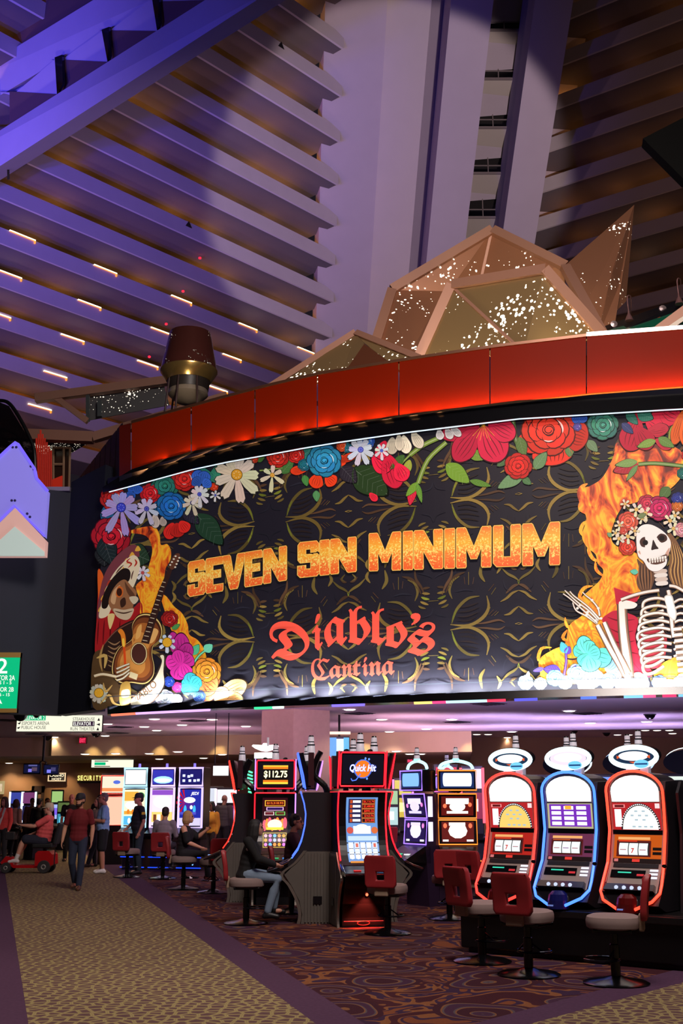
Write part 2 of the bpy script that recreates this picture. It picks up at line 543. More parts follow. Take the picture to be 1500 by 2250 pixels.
# wood clad wall that turns back above it, with an amber end
M_wood = mat('walnut_cladding', (62, 38, 30), 0.6, vary=0.2, scale=6)
wa = W(263, 930, -0.05); wb = W(262, 1060, -0.05)
x0 = at_y(172, 1000, wl1.y + 3.0)
mb = MB()
pl = []
q0 = Vector((wb.x, wb.y, 0)); q1 = Vector((x0.x, x0.y, 0))
dirw = (q1 - q0)
nb = 9
wood = None
for i in range(nb):
    a = q0 + dirw * (i / nb); b_ = q0 + dirw * ((i + 1) / nb - 0.012)
    zt = wa.z
    m1 = MB().prism([Vector((a.x, a.y, topz - 0.1)), Vector((b_.x, b_.y, topz - 0.1)), Vector((b_.x, b_.y + 0.12, topz - 0.1)), Vector((a.x, a.y + 0.12, topz - 0.1))], (0, 0, zt - topz + 0.1 - 0.0 * i))
    o = m1.build('wall_upper' if i == 0 else 'cladding_board', M_wood, wood)
    if i == 0:
        wood = tag(o, kind='structure')

# ---- light strips of the billboard: white edge on top, coloured strip under the lower trim
def strip_light(name, xs, yf, off, r, material, parent):
    return MB().tube([W(x, yf(x), off) for x in xs], r, 6).build(name, material, parent)

# ================================================================== THE PYRAMID
def vpdir(px):
    r = ray(px, 1757); r.z = 0
    return r.normalized()
FH, H0 = 2.75, 54.75
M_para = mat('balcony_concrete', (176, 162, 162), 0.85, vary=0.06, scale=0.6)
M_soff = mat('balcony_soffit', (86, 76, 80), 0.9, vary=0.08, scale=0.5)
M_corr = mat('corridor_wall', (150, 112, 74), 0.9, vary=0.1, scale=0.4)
def amphitheatre(name, d, n, n0, D, s0, s1, k0, k1, lights, glow_power, glow_col, para_h=1.18):
    """stepped hotel floors: every storey steps D inward over the one below"""
    root = bpy.data.objects.new(name, None); COL.objects.link(root); root['kind'] = 'structure'
    for k in range(k0, k1):
        nk = n0 - D * k; h = EYE.z + H0 + FH * k
        def P(s, dn, z): 
            q = d * s + n * (nk + dn)
            return Vector((q.x, q.y, z))
        a, b = s0(k), s1(k)
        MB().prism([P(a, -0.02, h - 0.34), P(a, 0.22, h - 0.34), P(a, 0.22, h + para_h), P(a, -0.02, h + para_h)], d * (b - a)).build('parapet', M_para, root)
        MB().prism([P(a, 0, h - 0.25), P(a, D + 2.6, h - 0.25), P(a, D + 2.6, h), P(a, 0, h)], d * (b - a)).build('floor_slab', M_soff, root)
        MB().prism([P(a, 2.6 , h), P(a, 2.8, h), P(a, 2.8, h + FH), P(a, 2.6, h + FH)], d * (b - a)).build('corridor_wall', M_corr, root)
        if glow_power:
            step = 5.5
            m = int((b - a) / step)
            for i in range(m):
                c = P(a + step * (i + 0.3 + 0.5 * random.random()), 1.6, h + 0.4)
                lamp('corridor_lamp', 'POINT', c, glow_power * (0.35 + 1.1 * random.random() ** 2), glow_col, size=0.25)
    return root
dL = vpdir(3130); nL = Vector((-dL.y, dL.x, 0)); N0L, DL = 81.13, 2.653
dR_ = vpdir(-2950); nR = Vector((dR_.y, -dR_.x, 0)); N0R, DR = 109.6, 2.65
RE = Vector((-1.23, 118.3, EYE.z + 54.75)); LV = Vector((0.18, -3.71, 2.75))    # foot and rise per storey of the corner edge
def ends(k): return (RE + LV * k).dot(dL) + 0.5
wl = amphitheatre('wall_pyramid_left', dL, nL, N0L, DL, lambda k: 6.0 if k < 3 else 18.0, ends, -7, 8, None, 120, (1.0, 0.46, 0.10))
def startR(k): return -((RE + LV * k + Vector((16, 0, 0))).dot(dR_)) * -1 - 30.0
# right flank: dR_ points left and away, so it runs from far to near with negative steps
wr = amphitheatre('wall_pyramid_right', dR_, nR, N0R, DR, lambda k: -8.0, lambda k: 62.0 - 2 * k, -7, 9, None, 50, (1.0, 0.42, 0.10))

def on_storey(px, py, n, n0, D, dn, up):
    """storey whose parapet rim passes the pixel, and the 3D point there"""
    r = ray(px, py)
    best = None
    for k in range(-9, 10):
        t = (n0 - D * k + dn) / r.dot(n)
        z = EYE.z + r.z * t
        e = abs(z - (EYE.z + H0 + FH * k + 1.18 + up))
        if best is None or e < best[0]:
            best = (e, EYE + r * t)
    return best[1]
M_tube = glow((255, 236, 200), 5.0)
M_bracket = mat('amber_bracket', (230, 150, 60), 0.4, emit=(255, 150, 40), strength=1.2)
LROWS = [(50, 518), (232, 592), (399, 658), (545, 718), (672, 770), (20, 602), (197, 668), (355, 728), (510, 785), (-4, 690), (160, 743), (325, 800), (480, 855), (122, 823), (88, 895)]
PROTO_FL = None
def planter_light(px, py, d, n, n0, D, L=2.7):
    global PROTO_FL
    c = on_storey(px, py, n, n0, D, -0.10, 0.10)
    ang = math.atan2(d.y, d.x)
    side = -1
    if PROTO_FL is None:
        t = thing('corridor_light', 'x', 'light', (0, 0, 0), 0, 'tube lights on the balcony rims')
        MB().box(-L / 2, L / 2, -0.05, 0.05, -0.04, 0.08).build('light_tube', M_tube, t)
        MB().box(-L / 2, L / 2, -0.07, 0.07, -0.07, -0.04).box(L / 2 - 0.12, L / 2, -0.07, 0.07, -0.3, -0.04).build('bracket', M_bracket, t)
        PROTO_FL = t; o = t
    else:
        o = copy_tree(PROTO_FL)
    o.location = c; o.rotation_euler = (0, 0, ang)
    o['label'] = 'white tube light on a balcony rim of the left pyramid flank'
    return o
NTH = ['first', 'second', 'third', 'fourth', 'fifth', 'sixth', 'seventh', 'eighth', 'ninth', 'tenth', 'eleventh', 'twelfth', 'thirteenth', 'fourteenth', 'fifteenth', 'sixteenth', 'seventeenth', 'eighteenth', 'nineteenth', 'twentieth']
for i, (px, py) in enumerate(LROWS):
    o = planter_light(px, py, dL, nL, N0L, DL)
    r_, q_ = (0, i) if i < 5 else (1, i - 5) if i < 9 else (2, i - 9) if i < 13 else (i - 10, 0)
    o['label'] = '%s white tube light from the left in the %s lit balcony row from the top' % (NTH[q_], NTH[r_])
for i, (px, py) in enumerate(((1402, 537), (1427, 607))):
    o = planter_light(px, py, dR_, nR, N0R, DR)
    o['label'] = ('upper of the two tube lights beside the perforated wing', 'lower of the two tube lights beside the perforated wing')[i]
for i, (px, py) in enumerate(((439, 567), (402, 640), (365, 712), (328, 784))):
    c = on_storey(px, py, nL, N0L, DL, -0.3, 0.9)
    o = MB().lathe([(0.0, -0.14), (0.14, -0.06), (0.14, 0.06), (0.0, 0.14)], 10).build('exit_lamp', glow((255, 20, 40), 4.0))
    o.location = c
    tag(o, '%s small red lamp from the top in the balconies of the left pyramid flank' % NTH[i], 'lamp', 'red corridor lamps')
o = MB().lathe([(0.0, -0.14), (0.14, -0.06), (0.14, 0.06), (0.0, 0.14)], 10).build('exit_lamp', glow((255, 20, 40), 4.0))
o.location = on_storey(1178, 520, nR, N0R, DR, 0.3, 0.9)
tag(o, 'small red lamp right of the windowed shaft', 'lamp')
# little dark triangular vents in the left parapets
for i, (px, py) in enumerate(((617, 100), (414, 494))):
    r = ray(px, py); 
    best = min(range(-8, 9), key=lambda k: abs(EYE.z + r.z * ((N0L - DL * k) / r.dot(nL)) - (EYE.z + H0 + FH * k + 0.55)))
    c = EYE + r * ((N0L - DL * best) / r.dot(nL)) - nL * 0.06
    o = MB().prism([c + dL * -0.4 + Vector((0, 0, -0.25)), c + dL * 0.4 + Vector((0, 0, -0.25)), c + Vector((0, 0, 0.42))], nL * 0.05).build('parapet_vent', M_black)
    tag(o, ('black triangular vent high on a parapet near the top of the flank', 'black triangular vent on a parapet above the tube lights')[i], 'vent')

# corner strips: long inclined slabs parallel to the corner edge
M_cor = mat('corner_plaster', (160, 146, 150), 0.8, vary=0.05, scale=0.5)
M_corb = mat('corner_plaster_lit', (176, 164, 150), 0.8, vary=0.04, scale=0.5)  # paler, warmer copy for the lit strip and soffits, light put into the colour
def slope_line(px, row, y):
    c = at_y(px, row, y)
    return lambda k: c + LV * k
S1 = slope_line(696, 655, 118.6); S2 = slope_line(811, 655, 120.5); S3 = slope_line(893, 655, 118.0); S4 = slope_line(931, 655, 121.0); S5 = slope_line(1190, 655, 122.0)
def slab(name, a, b, material, k0=-6, k1=11, thick=1.5):
    p = [a(k0), b(k0), b(k1), a(k1)]
    nn = (p[1] - p[0]).cross(p[3] - p[0]).normalized()
    if nn.dot(p[0] - EYE) < 0: nn = -nn
    return tag(MB().prism(p, nn * thick).build(name, material), kind='structure')
slab('wall_corner_left', S1, S2, M_cor)
slab('wall_corner_middle', S2, S3, M_corb)
slab('wall_corner_right', S3, S4, M_cor)
slab('wall_corner_rear', S4, S5, M_cor)
# windowed shaft: two beams with windows and sloping soffits between them
YB = 111.0
def beam(name, pxl, pxr, row, y, depth=7.0, parent=None):
    a = slope_line(pxl, row, y); b = slope_line(pxr, row, y)
    p = [a(-6), b(-6), b(10), a(10)]
    nn = (p[1] - p[0]).cross(p[3] - p[0]).normalized()
    if nn.dot(p[0] - EYE) < 0: nn = -nn
    return MB().prism(p, nn * depth).build(name, M_cor, parent)
shaft = bpy.data.objects.new('wall_shaft', None); COL.objects.link(shaft); shaft['kind'] = 'structure'
beam('beam', 934, 1014, 600, YB, parent=shaft)
beam('beam', 1092, 1164, 600, YB, parent=shaft)
WR = [(1069, 1146, 21, 68), (1057, 1133, 128, 175), (1046, 1120, 235, 282), (1036, 1109, 337, 382), (1025, 1097, 433, 479), (1015, 1086, 525, 566), (1006, 1076, 612, 650)]
M_glassd = mat('dark_glass', (6, 6, 9), 0.08)
M_mull = mat('window_bar', (120, 108, 104), 0.5)
yw0 = YB + 4.5
prev = None
for i, (xa, xb, ya, yb_) in enumerate(WR):
    yk = yw0 - 3.71 * (5 - i)
    xm = 34
    a0, a1, a2, a3 = at_y(xa - xm, yb_, yk), at_y(xb + xm, yb_, yk), at_y(xb + xm, ya, yk), at_y(xa - xm, ya, yk)
    f = MB().add([a0, a1, a2, a3], [(0, 1, 2, 3)])
    win = f.build('window_pane', M_glassd, shaft)
    cx = (xa + xb) / 2; cy = (ya + yb_) / 2 + 4
    v0, v1 = at_y(cx, ya, yk - 0.1), at_y(cx, yb_, yk - 0.1)
    h0, h1 = at_y(xa - 8, cy, yk - 0.1), at_y(xb + 8, cy, yk - 0.1)
    MB().box(v1.x - 0.05, v1.x + 0.05, yk - 0.12, yk, v1.z, v0.z).box(h0.x, h1.x, yk - 0.12, yk, h0.z - 0.04, h0.z + 0.04).box(a0.x, a1.x, yk - 0.2, yk, a0.z - 0.1, a0.z + 0.12).build('window_bar', M_mull, win)
    if prev is not None:
        MB().prism([prev[0], prev[1], a2, a3], (0, 0.4, 0.0)).build('soffit_panel', M_corb, shaft)
    prev = (a0 + Vector((0, 0, -0.1)), a1 + Vector((0, 0, -0.1)))

# second shaft crossing the upper left corner, nearer to the camera
sh2 = bpy.data.objects.new('wall_shaft_left', None); COL.objects.link(sh2); sh2['kind'] = 'structure'
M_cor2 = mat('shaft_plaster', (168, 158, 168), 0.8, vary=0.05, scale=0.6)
def depth2(px, py):                # the shaft rises towards the hall as it runs to the upper right
    return 80.0 - 0.030 * px + 0.012 * py
def D2(px, py, dy=0.0):
    return at_y(px, py, depth2(px, py) + dy)
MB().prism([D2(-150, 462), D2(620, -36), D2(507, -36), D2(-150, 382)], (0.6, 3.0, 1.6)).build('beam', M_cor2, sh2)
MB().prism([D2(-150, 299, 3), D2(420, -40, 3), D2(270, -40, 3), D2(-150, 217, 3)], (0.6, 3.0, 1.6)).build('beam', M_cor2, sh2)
slab2 = MB().prism([D2(-150, 330, 6), D2(640, -120, 6), D2(300, -160, 6), D2(-300, 217, 6)], (0.3, 1.5, 1.0)).build('rear_slab', mat('shaded_plaster', (88, 62, 58), 0.9), sh2)  # brown of the shaded wall and undersides, shade put into the colour
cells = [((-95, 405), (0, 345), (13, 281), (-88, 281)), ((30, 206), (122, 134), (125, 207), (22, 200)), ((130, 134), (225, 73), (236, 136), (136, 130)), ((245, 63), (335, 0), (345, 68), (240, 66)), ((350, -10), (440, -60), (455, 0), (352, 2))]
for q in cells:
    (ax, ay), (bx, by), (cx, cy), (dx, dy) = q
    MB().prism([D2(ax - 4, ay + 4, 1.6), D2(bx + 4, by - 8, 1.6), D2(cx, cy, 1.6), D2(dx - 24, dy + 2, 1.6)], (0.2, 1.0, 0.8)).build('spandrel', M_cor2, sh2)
    MB().prism([D2(cx - 104, dy + 1, 1.5), D2(cx, cy, 1.5), D2(cx - 104, cy + 74, 1.7)], (0.2, 1.0, -0.2)).build('soffit_panel', mat('shaded_plaster'), sh2)
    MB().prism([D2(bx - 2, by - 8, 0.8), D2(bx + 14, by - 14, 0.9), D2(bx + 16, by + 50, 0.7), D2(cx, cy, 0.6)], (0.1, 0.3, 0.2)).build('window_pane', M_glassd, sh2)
# mezzanine deck behind the parapet
dk = [W(x, yob(x), -0.4) for x in XS2]
zdk = 8.9
poly = [Vector((p.x, p.y, zdk)) for p in dk] + [Vector((30, 48, zdk)), Vector((-30, 48, zdk)), Vector((-30, 31, zdk)), Vector((-6.5, 31, zdk))]
tr = tessellate_polygon([poly]); n = len(poly)
tag(MB().add(poly + [p - Vector((0, 0, 0.3)) for p in poly], [tuple(t) for t in tr] + [tuple(i + n for i in t) for t in tr] + [(i, (i + 1) % n, n + (i + 1) % n, n + i) for i in range(n)]).build('floor_mezzanine', mat('deck', (70, 58, 52), 0.8)), kind='structure')

# ================================================================== THE BILLBOARD (flat print on the curved wall)
def print_mat(name, em):
    m, nt, b = nodes_of(name)
    a = nt.nodes.new('ShaderNodeAttribute'); a.attribute_name = 'Col'
    nt.links.new(a.outputs['Color'], b.inputs['Base Color'])
    nt.links.new(a.outputs['Color'], b.inputs['Emission Color'])
    b.inputs['Emission Strength'].default_value = em  # part of the light on the print is put into its own glow
    b.inputs['Roughness'].default_value = 0.55
    b.inputs['Specular IOR Level'].default_value = 0.25
    return m
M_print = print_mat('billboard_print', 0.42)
board = thing('billboard', 'huge curved lit billboard with orange lettering, flowers and skeletons on the mezzanine front', 'billboard', (0, 0, 0))

class Art:                         # coloured shapes drawn in photograph pixels and laid on the wall
    def __init__(self, level):
        self.off = 0.012 + level * 0.0045; self.V = []; self.F = []; self.C = []; self.k = 0
    def poly(self, pts, col):
        if len(pts) < 3: return
        p3 = [Vector((p[0], p[1], 0)) for p in pts]
        try:
            tr = tessellate_polygon([p3])
        except Exception:
            return
        o = len(self.V); off = self.off + self.k * 0.00016; self.k += 1
        self.V += [W(p[0], p[1], off) for p in pts]
        for t in tr:
            self.F.append([i + o for i in t]); self.C.append(col)
        return self
    def geo(self, vs, fs, col):
        o = len(self.V); off = self.off + self.k * 0.00016; self.k += 1
        self.V += [W(p[0], p[1], off) for p in vs]
        for f in fs:
            self.F.append([i + o for i in f]); self.C.append(col)
    def ell(self, cx, cy, rx, ry, col, rot=0, n=18):
        c, s = math.cos(math.radians(rot)), math.sin(math.radians(rot))
        self.poly([(cx + rx * math.cos(t) * c - ry * math.sin(t) * s, cy + rx * math.cos(t) * s + ry * math.sin(t) * c) for t in [2 * PI * i / n for i in range(n)]], col)
    def stroke(self, pts, w, col, w1=None, n=4, taper=True):
        P = catmull([(p[0], p[1], 0) for p in pts], n) if len(pts) > 2 else [Vector((p[0], p[1], 0)) for p in pts]
        m = len(P); L = []; R = []
        for i, p in enumerate(P):
            t = (P[min(i + 1, m - 1)] - P[max(i - 1, 0)])
            if t.length < 1e-6: t = Vector((1, 0, 0))
            t.normalize(); q = Vector((-t.y, t.x, 0))
            f = i / max(1, m - 1)
            ww = (math.sin(PI * min(max(f, 0.04), 0.96)) ** 0.7 if taper else 1) * (w + ((w1 if w1 is not None else w) - w) * f) / 2
            L.append(p + q * ww); R.append(p - q * ww)
        vs = [(v.x, v.y) for v in L] + [(v.x, v.y) for v in R]
        self.geo(vs, [(i, i + 1, m + i + 1, m + i) for i in range(m - 1)], col)
    def blob(self, pts, col, n=5):
        self.poly([(v.x, v.y) for v in catmull([(p[0], p[1], 0) for p in pts], n, True)], col)
    def build(self, name, material=None, parent=board):
        me = bpy.data.meshes.new(name)
        me.from_pydata([tuple(v) for v in self.V], [], self.F)
        at = me.color_attributes.new('Col', 'FLOAT_COLOR', 'CORNER')
        buf = []
        for f, c in zip(self.F, self.C):
            buf += list(lin(c)) * len(f)
        at.data.foreach_set('color', buf)
        me.materials.append(material or M_print)
        o = bpy.data.objects.new(name, me); COL.objects.link(o); o.parent = parent
        return o
def zone(x0, y0, s): return lambda x, y: (x0 + x / s, y0 + y / s)
ZA, ZB, ZCc, ZD, ZE, ZG = zone(160, 1000, 5), zone(400, 950, 3), zone(900, 880, 2.5), zone(190, 1150, 4.054), zone(1130, 1080, 4.054), zone(560, 1280, 3.409)
def zz(z, L): return [z(*p) for p in L]
def dk(c, f): return tuple(int(v * f) for v in c)
def lt(c, f): return tuple(int(v + (255 - v) * f) for v in c)

# dark ground sheet
xs = [232] + XS[1:]
A = Art(0)
NX, NY = len(xs) * 3, 6
xx = [206 + (1700 - 206) * i / NX for i in range(NX + 1)]
vs = []
for i, x in enumerate(xx):
    for j in range(NY + 1):
        t = j / NY
        xl = max(x, 232)
        y = yt(xl) + (yb(x) - yt(xl)) * t
        x2 = x if i else left_edge(yt(232) + (yb(200) - yt(232)) * t)
        if i and x < 236: x2 = max(x, x2)
        vs.append((x2, y))
A.off = 0.0
A.geo(vs, [(i * (NY + 1) + j, (i + 1) * (NY + 1) + j, (i + 1) * (NY + 1) + j + 1, i * (NY + 1) + j + 1) for i in range(NX) for j in range(NY)], (33, 30, 40))
A.build('ground_sheet')
def fy(f, x):                      # row at a fraction of the board's height
    return yt(x) + f * (yb(x) - yt(x))

# tribal scroll pattern, mirrored left-right and up-down
GOLD, OLIVE, LIME, BRN, FNT, LEAF = (150, 124, 62), (122, 104, 52), (132, 140, 50), (98, 70, 50), (44, 42, 54), (44, 34, 34)
TILE = [
    ([(0, 37), (10, 30), (20, 22), (32, 20)], 6, GOLD), ([(0, 71), (14, 66), (26, 56), (40, 49)], 6, GOLD), ([(0, 84), (12, 80), (28, 66)], 7, BRN),
    ([(0, 92), (10, 100), (24, 108), (37, 121)], 6, OLIVE), ([(0, 84), (2, 92)], 6, LIME), ([(0, 2), (8, 0)], 5, GOLD),
    ([(150, 6), (110, 2), (80, 16), (66, 38), (70, 64)], 8, GOLD), ([(147, 8), (136, 38), (112, 60), (86, 64)], 7, OLIVE), ([(147, 8), (142, 26), (134, 42)], 4, LIME),
    ([(134, 14), (112, 12), (92, 20)], 4, LEAF), ([(134, 22), (112, 22), (88, 30)], 4, LEAF), ([(132, 32), (110, 33), (86, 40)], 4, LEAF), ([(128, 42), (110, 44), (88, 50)], 4, LEAF),
    ([(60, 66), (50, 80)], 6, OLIVE), ([(66, 74), (54, 88)], 6, BRN), ([(72, 26), (62, 38)], 5, GOLD), ([(66, 22), (55, 33)], 5, BRN), ([(60, 20), (48, 30)], 5, BRN), ([(53, 20), (44, 28)], 4, OLIVE),
    ([(160, 76), (150, 96), (136, 112), (118, 118)], 8, BRN), ([(146, 62), (152, 80), (146, 100), (130, 110)], 6, OLIVE), ([(168, 72), (160, 92), (148, 112), (146, 136)], 6, BRN),
    ([(176, 52), (166, 56), (158, 60)], 6, GOLD), ([(178, 64), (168, 66), (160, 70)], 6, LIME), ([(179, 76), (170, 77), (162, 78)], 6, GOLD), ([(179, 90), (170, 89), (163, 88)], 6, BRN), ([(170, 44), (160, 47), (154, 51)], 5, OLIVE),
    ([(187, 60), (198, 60)], 5, OLIVE), ([(118, 92), (120, 108)], 5, BRN), ([(110, 90), (110, 118)], 6, OLIVE), ([(101, 91), (98, 106)], 5, BRN),
    ([(74, 94), (84, 112), (80, 136)], 8, OLIVE), ([(48, 110), (40, 124), (46, 138)], 7, GOLD), ([(20, 126), (12, 118), (4, 116)], 6, BRN), ([(8, 134), (16, 124), (8, 118)], 4, OLIVE),
    ([(30, 4), (44, 10), (70, 6), (92, 4)], 5, BRN), ([(100, 76), (118, 80), (140, 76)], 4, FNT), ([(184, 110), (176, 116), (150, 124)], 3, FNT), ([(186, 44), (180, 30), (160, 24)], 3, FNT), ([(20, 70), (30, 80), (34, 96)], 3, FNT), ([(8, 50), (8, 62)], 3, LEAF), ([(16, 46), (17, 58)], 3, LEAF), ([(24, 44), (26, 54)], 3, LEAF),
]
A = Art(1)
axes = [765 - 172 * i for i in range(4)][::-1] + [765 + 187 * i for i in range(1, 6)]
m0 = 3
for m in range(len(axes) - 1):
    xa_, xb_ = axes[m], axes[m + 1]
    odd = (m - m0) % 2
    sc = (xb_ - xa_) / 187.0
    for cy, sg in ((1380, 1), (1380, -1), (1103, 1), (1103, -1)):
        for pts, w, c in TILE:
            q = []
            for du, dv in pts:
                x = xb_ - du * sc if odd else xa_ + du * sc
                f = (cy + sg * dv - 943) / 581.0
                q.append((x, fy(f, x)))
            if all(left_edge(p[1]) + 6 < p[0] < 1560 and yt(p[0]) + 4 < p[1] < yb(p[0]) - 2 for p in q):
                k = 0.7 + 0.3 * random.random()
                A.k = 0
                A.stroke(q, w * 0.95, tuple(min(255, int(v * k)) for v in c), n=4)
A.build('scroll_pattern')

# flames
def flame_mat():
    m, nt, b = nodes_of('flame_print')
    tc = nt.nodes.new('ShaderNodeTexCoord')
    mp = nt.nodes.new('ShaderNodeMapping'); mp.inputs['Scale'].default_value = (1.5, 0.6, 0.8)
    nt.links.new(tc.outputs['Object'], mp.inputs['Vector'])
    nz = nt.nodes.new('ShaderNodeTexNoise'); nz.inputs['Scale'].default_value = 1.6; nz.inputs['Detail'].default_value = 3; nz.inputs['Distortion'].default_value = 2.6
    nt.links.new(mp.outputs[0], nz.inputs['Vector'])
    sep = nt.nodes.new('ShaderNodeSeparateXYZ'); nt.links.new(tc.outputs['Object'], sep.inputs[0])
    g = math_node(nt, 'MULTIPLY', math_node(nt, 'SUBTRACT', 6.6, sep.outputs['Z']), 0.07)
    r = ramp(nt, [(0.28, (96, 26, 14)), (0.40, (206, 70, 22)), (0.50, (240, 130, 34)), (0.58, (250, 186, 44)), (0.68, (240, 120, 30)), (0.82, (252, 214, 60))])
    nt.links.new(math_node(nt, 'ADD', nz.outputs['Fac'], g), r.inputs[0])
    nt.links.new(r.outputs[0], b.inputs['Base Color']); nt.links.new(r.outputs[0], b.inputs['Emission Color'])
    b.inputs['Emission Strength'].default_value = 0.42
    b.inputs['Roughness'].default_value = 0.55
    return m
M_flame = flame_mat()
A = Art(2)
A.blob(zz(ZD, [(330, 90), (470, 40), (600, 30), (650, 100), (662, 190), (720, 185), (752, 250), (745, 330), (705, 400), (690, 490), (650, 620), (560, 820), (480, 810), (480, 700), (440, 560), (520, 480), (560, 360), (585, 230), (540, 120), (440, 90)]), (255, 255, 255))
A.blob(zz(ZD, [(660, 640), (710, 650), (780, 740), (850, 800), (900, 900), (915, 990), (990, 1040), (1050, 1130), (1065, 1250), (960, 1260), (860, 1080), (760, 960), (690, 760)]), (255, 255, 255))
A.build('flame_print', M_flame)
A = Art(2)
A.blob(zz(ZE, [(570, -20), (585, 120), (640, 240), (600, 390), (640, 490), (720, 560), (740, 640), (790, 700), (760, 790), (665, 880), (590, 960), (610, 1090), (490, 1190), (450, 1350), (340, 1410), (225, 1490), (225, 1600), (290, 1690), (700, 1700), (920, 1520), (860, 1300), (900, 1080), (1100, 960), (1160, 720), (1100, 560), (900, 480), (860, 380), (900, 240), (960, 130), (1000, 10), (960, -120), (800, -60)]), (255, 255, 255))
A.blob(zz(ZCc, [(930, 560), (960, 490), (1040, 440), (1085, 380), (1120, 300), (1140, 230), (1240, 250), (1330, 240), (1440, 250), (1500, 300), (1490, 420), (1380, 520), (1240, 560), (1100, 600), (980, 620)]), (255, 255, 255))
A.build('flame_print', M_flame)
A = Art(2)
A.blob(zz(ZE, [(1240, 1640), (1280, 1560), (1370, 1500), (1440, 1480), (1500, 1560), (1480, 1690), (1300, 1700)]), (255, 255, 255))
for p, w in (([(600, 60), (575, 20), (600, -40), (650, -70)], 40), ([(640, 200), (585, 150), (590, 80)], 36), ([(640, 420), (590, 360), (610, 290), (660, 260)], 34), ([(760, 620), (700, 600), (660, 520), (690, 450)], 34), ([(800, 760), (730, 700), (720, 620)], 30), ([(640, 1000), (580, 940), (620, 860), (700, 840)], 34), ([(560, 1220), (470, 1200), (450, 1120)], 30), ([(300, 1480), (215, 1500), (240, 1400), (330, 1390)], 30), ([(480, 1340), (430, 1300), (470, 1230)], 30), ([(980, 110), (900, 130), (880, 60), (940, 20)], 40)):
    B = Art(2); B.stroke(zz(ZE, p), w / 4, (255, 255, 255)); B.build('flame_wisp', M_flame)
A.build('flame_print', M_flame)

# ---- flowers
def daisy(cx, cy, r, col=(224, 216, 200), ccol=(196, 140, 40), n=9, level=6, droop=0.35, name='daisy', rot=None, rc=0.2):
    A = Art(level)
    rot = random.random() * 40 if rot is None else rot
    for i in range(n):
        a = math.radians(rot + 360 * i / n)
        dx, dy = math.cos(a), math.sin(a)
        ll = r * (0.85 + droop * max(0, dy) + 0.1 * random.random())
        q = (-dy, dx); w = r * 0.2
        P = [(cx + dx * ll * t + q[0] * w * s, cy + dy * ll * t + q[1] * w * s) for t, s in ((0.12, 0.3), (0.5, 0.9), (0.85, 1.0), (0.98, 0.5), (0.93, 0.1), (1.0, -0.4), (0.85, -1.0), (0.5, -0.9), (0.12, -0.3))]
        A.poly([(cx + (p[0] - cx) * 1.05, cy + (p[1] - cy) * 1.05) for p in P], dk(col, 0.22))
        A.poly(P, tuple(int(v * (0.9 + 0.1 * random.random())) for v in col))
        for s in (-0.35, 0.3):
            A.stroke([(cx + dx * ll * 0.3 + q[0] * w * s, cy + dy * ll * 0.3 + q[1] * w * s), (cx + dx * ll * 0.82 + q[0] * w * s * 1.3, cy + dy * ll * 0.82 + q[1] * w * s * 1.3)], max(0.7, r * 0.025), dk(col, 0.55))
    A.ell(cx, cy, r * rc * 1.12, r * rc * 1.12, dk(ccol, 0.4))
    A.ell(cx, cy, r * rc, r * rc, ccol)
    for i in range(7):
        A.ell(cx + r * rc * 0.6 * math.cos(i * 0.9), cy + r * rc * 0.6 * math.sin(i * 0.9), r * 0.035, r * 0.035, lt(ccol, 0.35), n=6)
    return A.build(name)
def rose(cx, cy, r, col, level=5, name='rose', hi=True):
    A = Art(level)
    ph = random.random() * 6
    for ring, (rr, nn, pr) in enumerate(((0.66, 7, 0.42), (0.46, 6, 0.36), (0.27, 5, 0.26), (0.1, 3, 0.16))):
        for i in range(nn):
            a = ph + ring * 0.7 + 2 * PI * i / nn
            x, y = cx + math.cos(a) * r * rr, cy + math.sin(a) * r * rr * 0.92
            A.ell(x, y, r * pr * 1.06, r * pr * 0.82, dk(col, 0.32), math.degrees(a) + 90, 12)
            A.ell(x - math.cos(a) * r * 0.025, y - math.sin(a) * r * 0.025, r * pr, r * pr * 0.76, tuple(min(255, int(v * (0.82 + 0.1 * ring + 0.12 * random.random()))) for v in col), math.degrees(a) + 90, 12)
    A.stroke([(cx + r * 0.1 * math.cos(t) * (1 + t * 0.12), cy + r * 0.09 * math.sin(t) * (1 + t * 0.12)) for t in [k * 0.7 for k in range(14)]], r * 0.04, dk(col, 0.3), taper=False)
    if hi:
        A.stroke([(cx + r * 0.5 * math.cos(t), cy + r * 0.45 * math.sin(t)) for t in (-0.9, -0.5, -0.1, 0.2)], r * 0.06, lt(col, 0.75))
        A.stroke([(cx + r * 0.4 * math.cos(t), cy + r * 0.4 * math.sin(t)) for t in (1.2, 1.6, 2.0)], r * 0.05, lt(col, 0.7))
    return A.build(name)
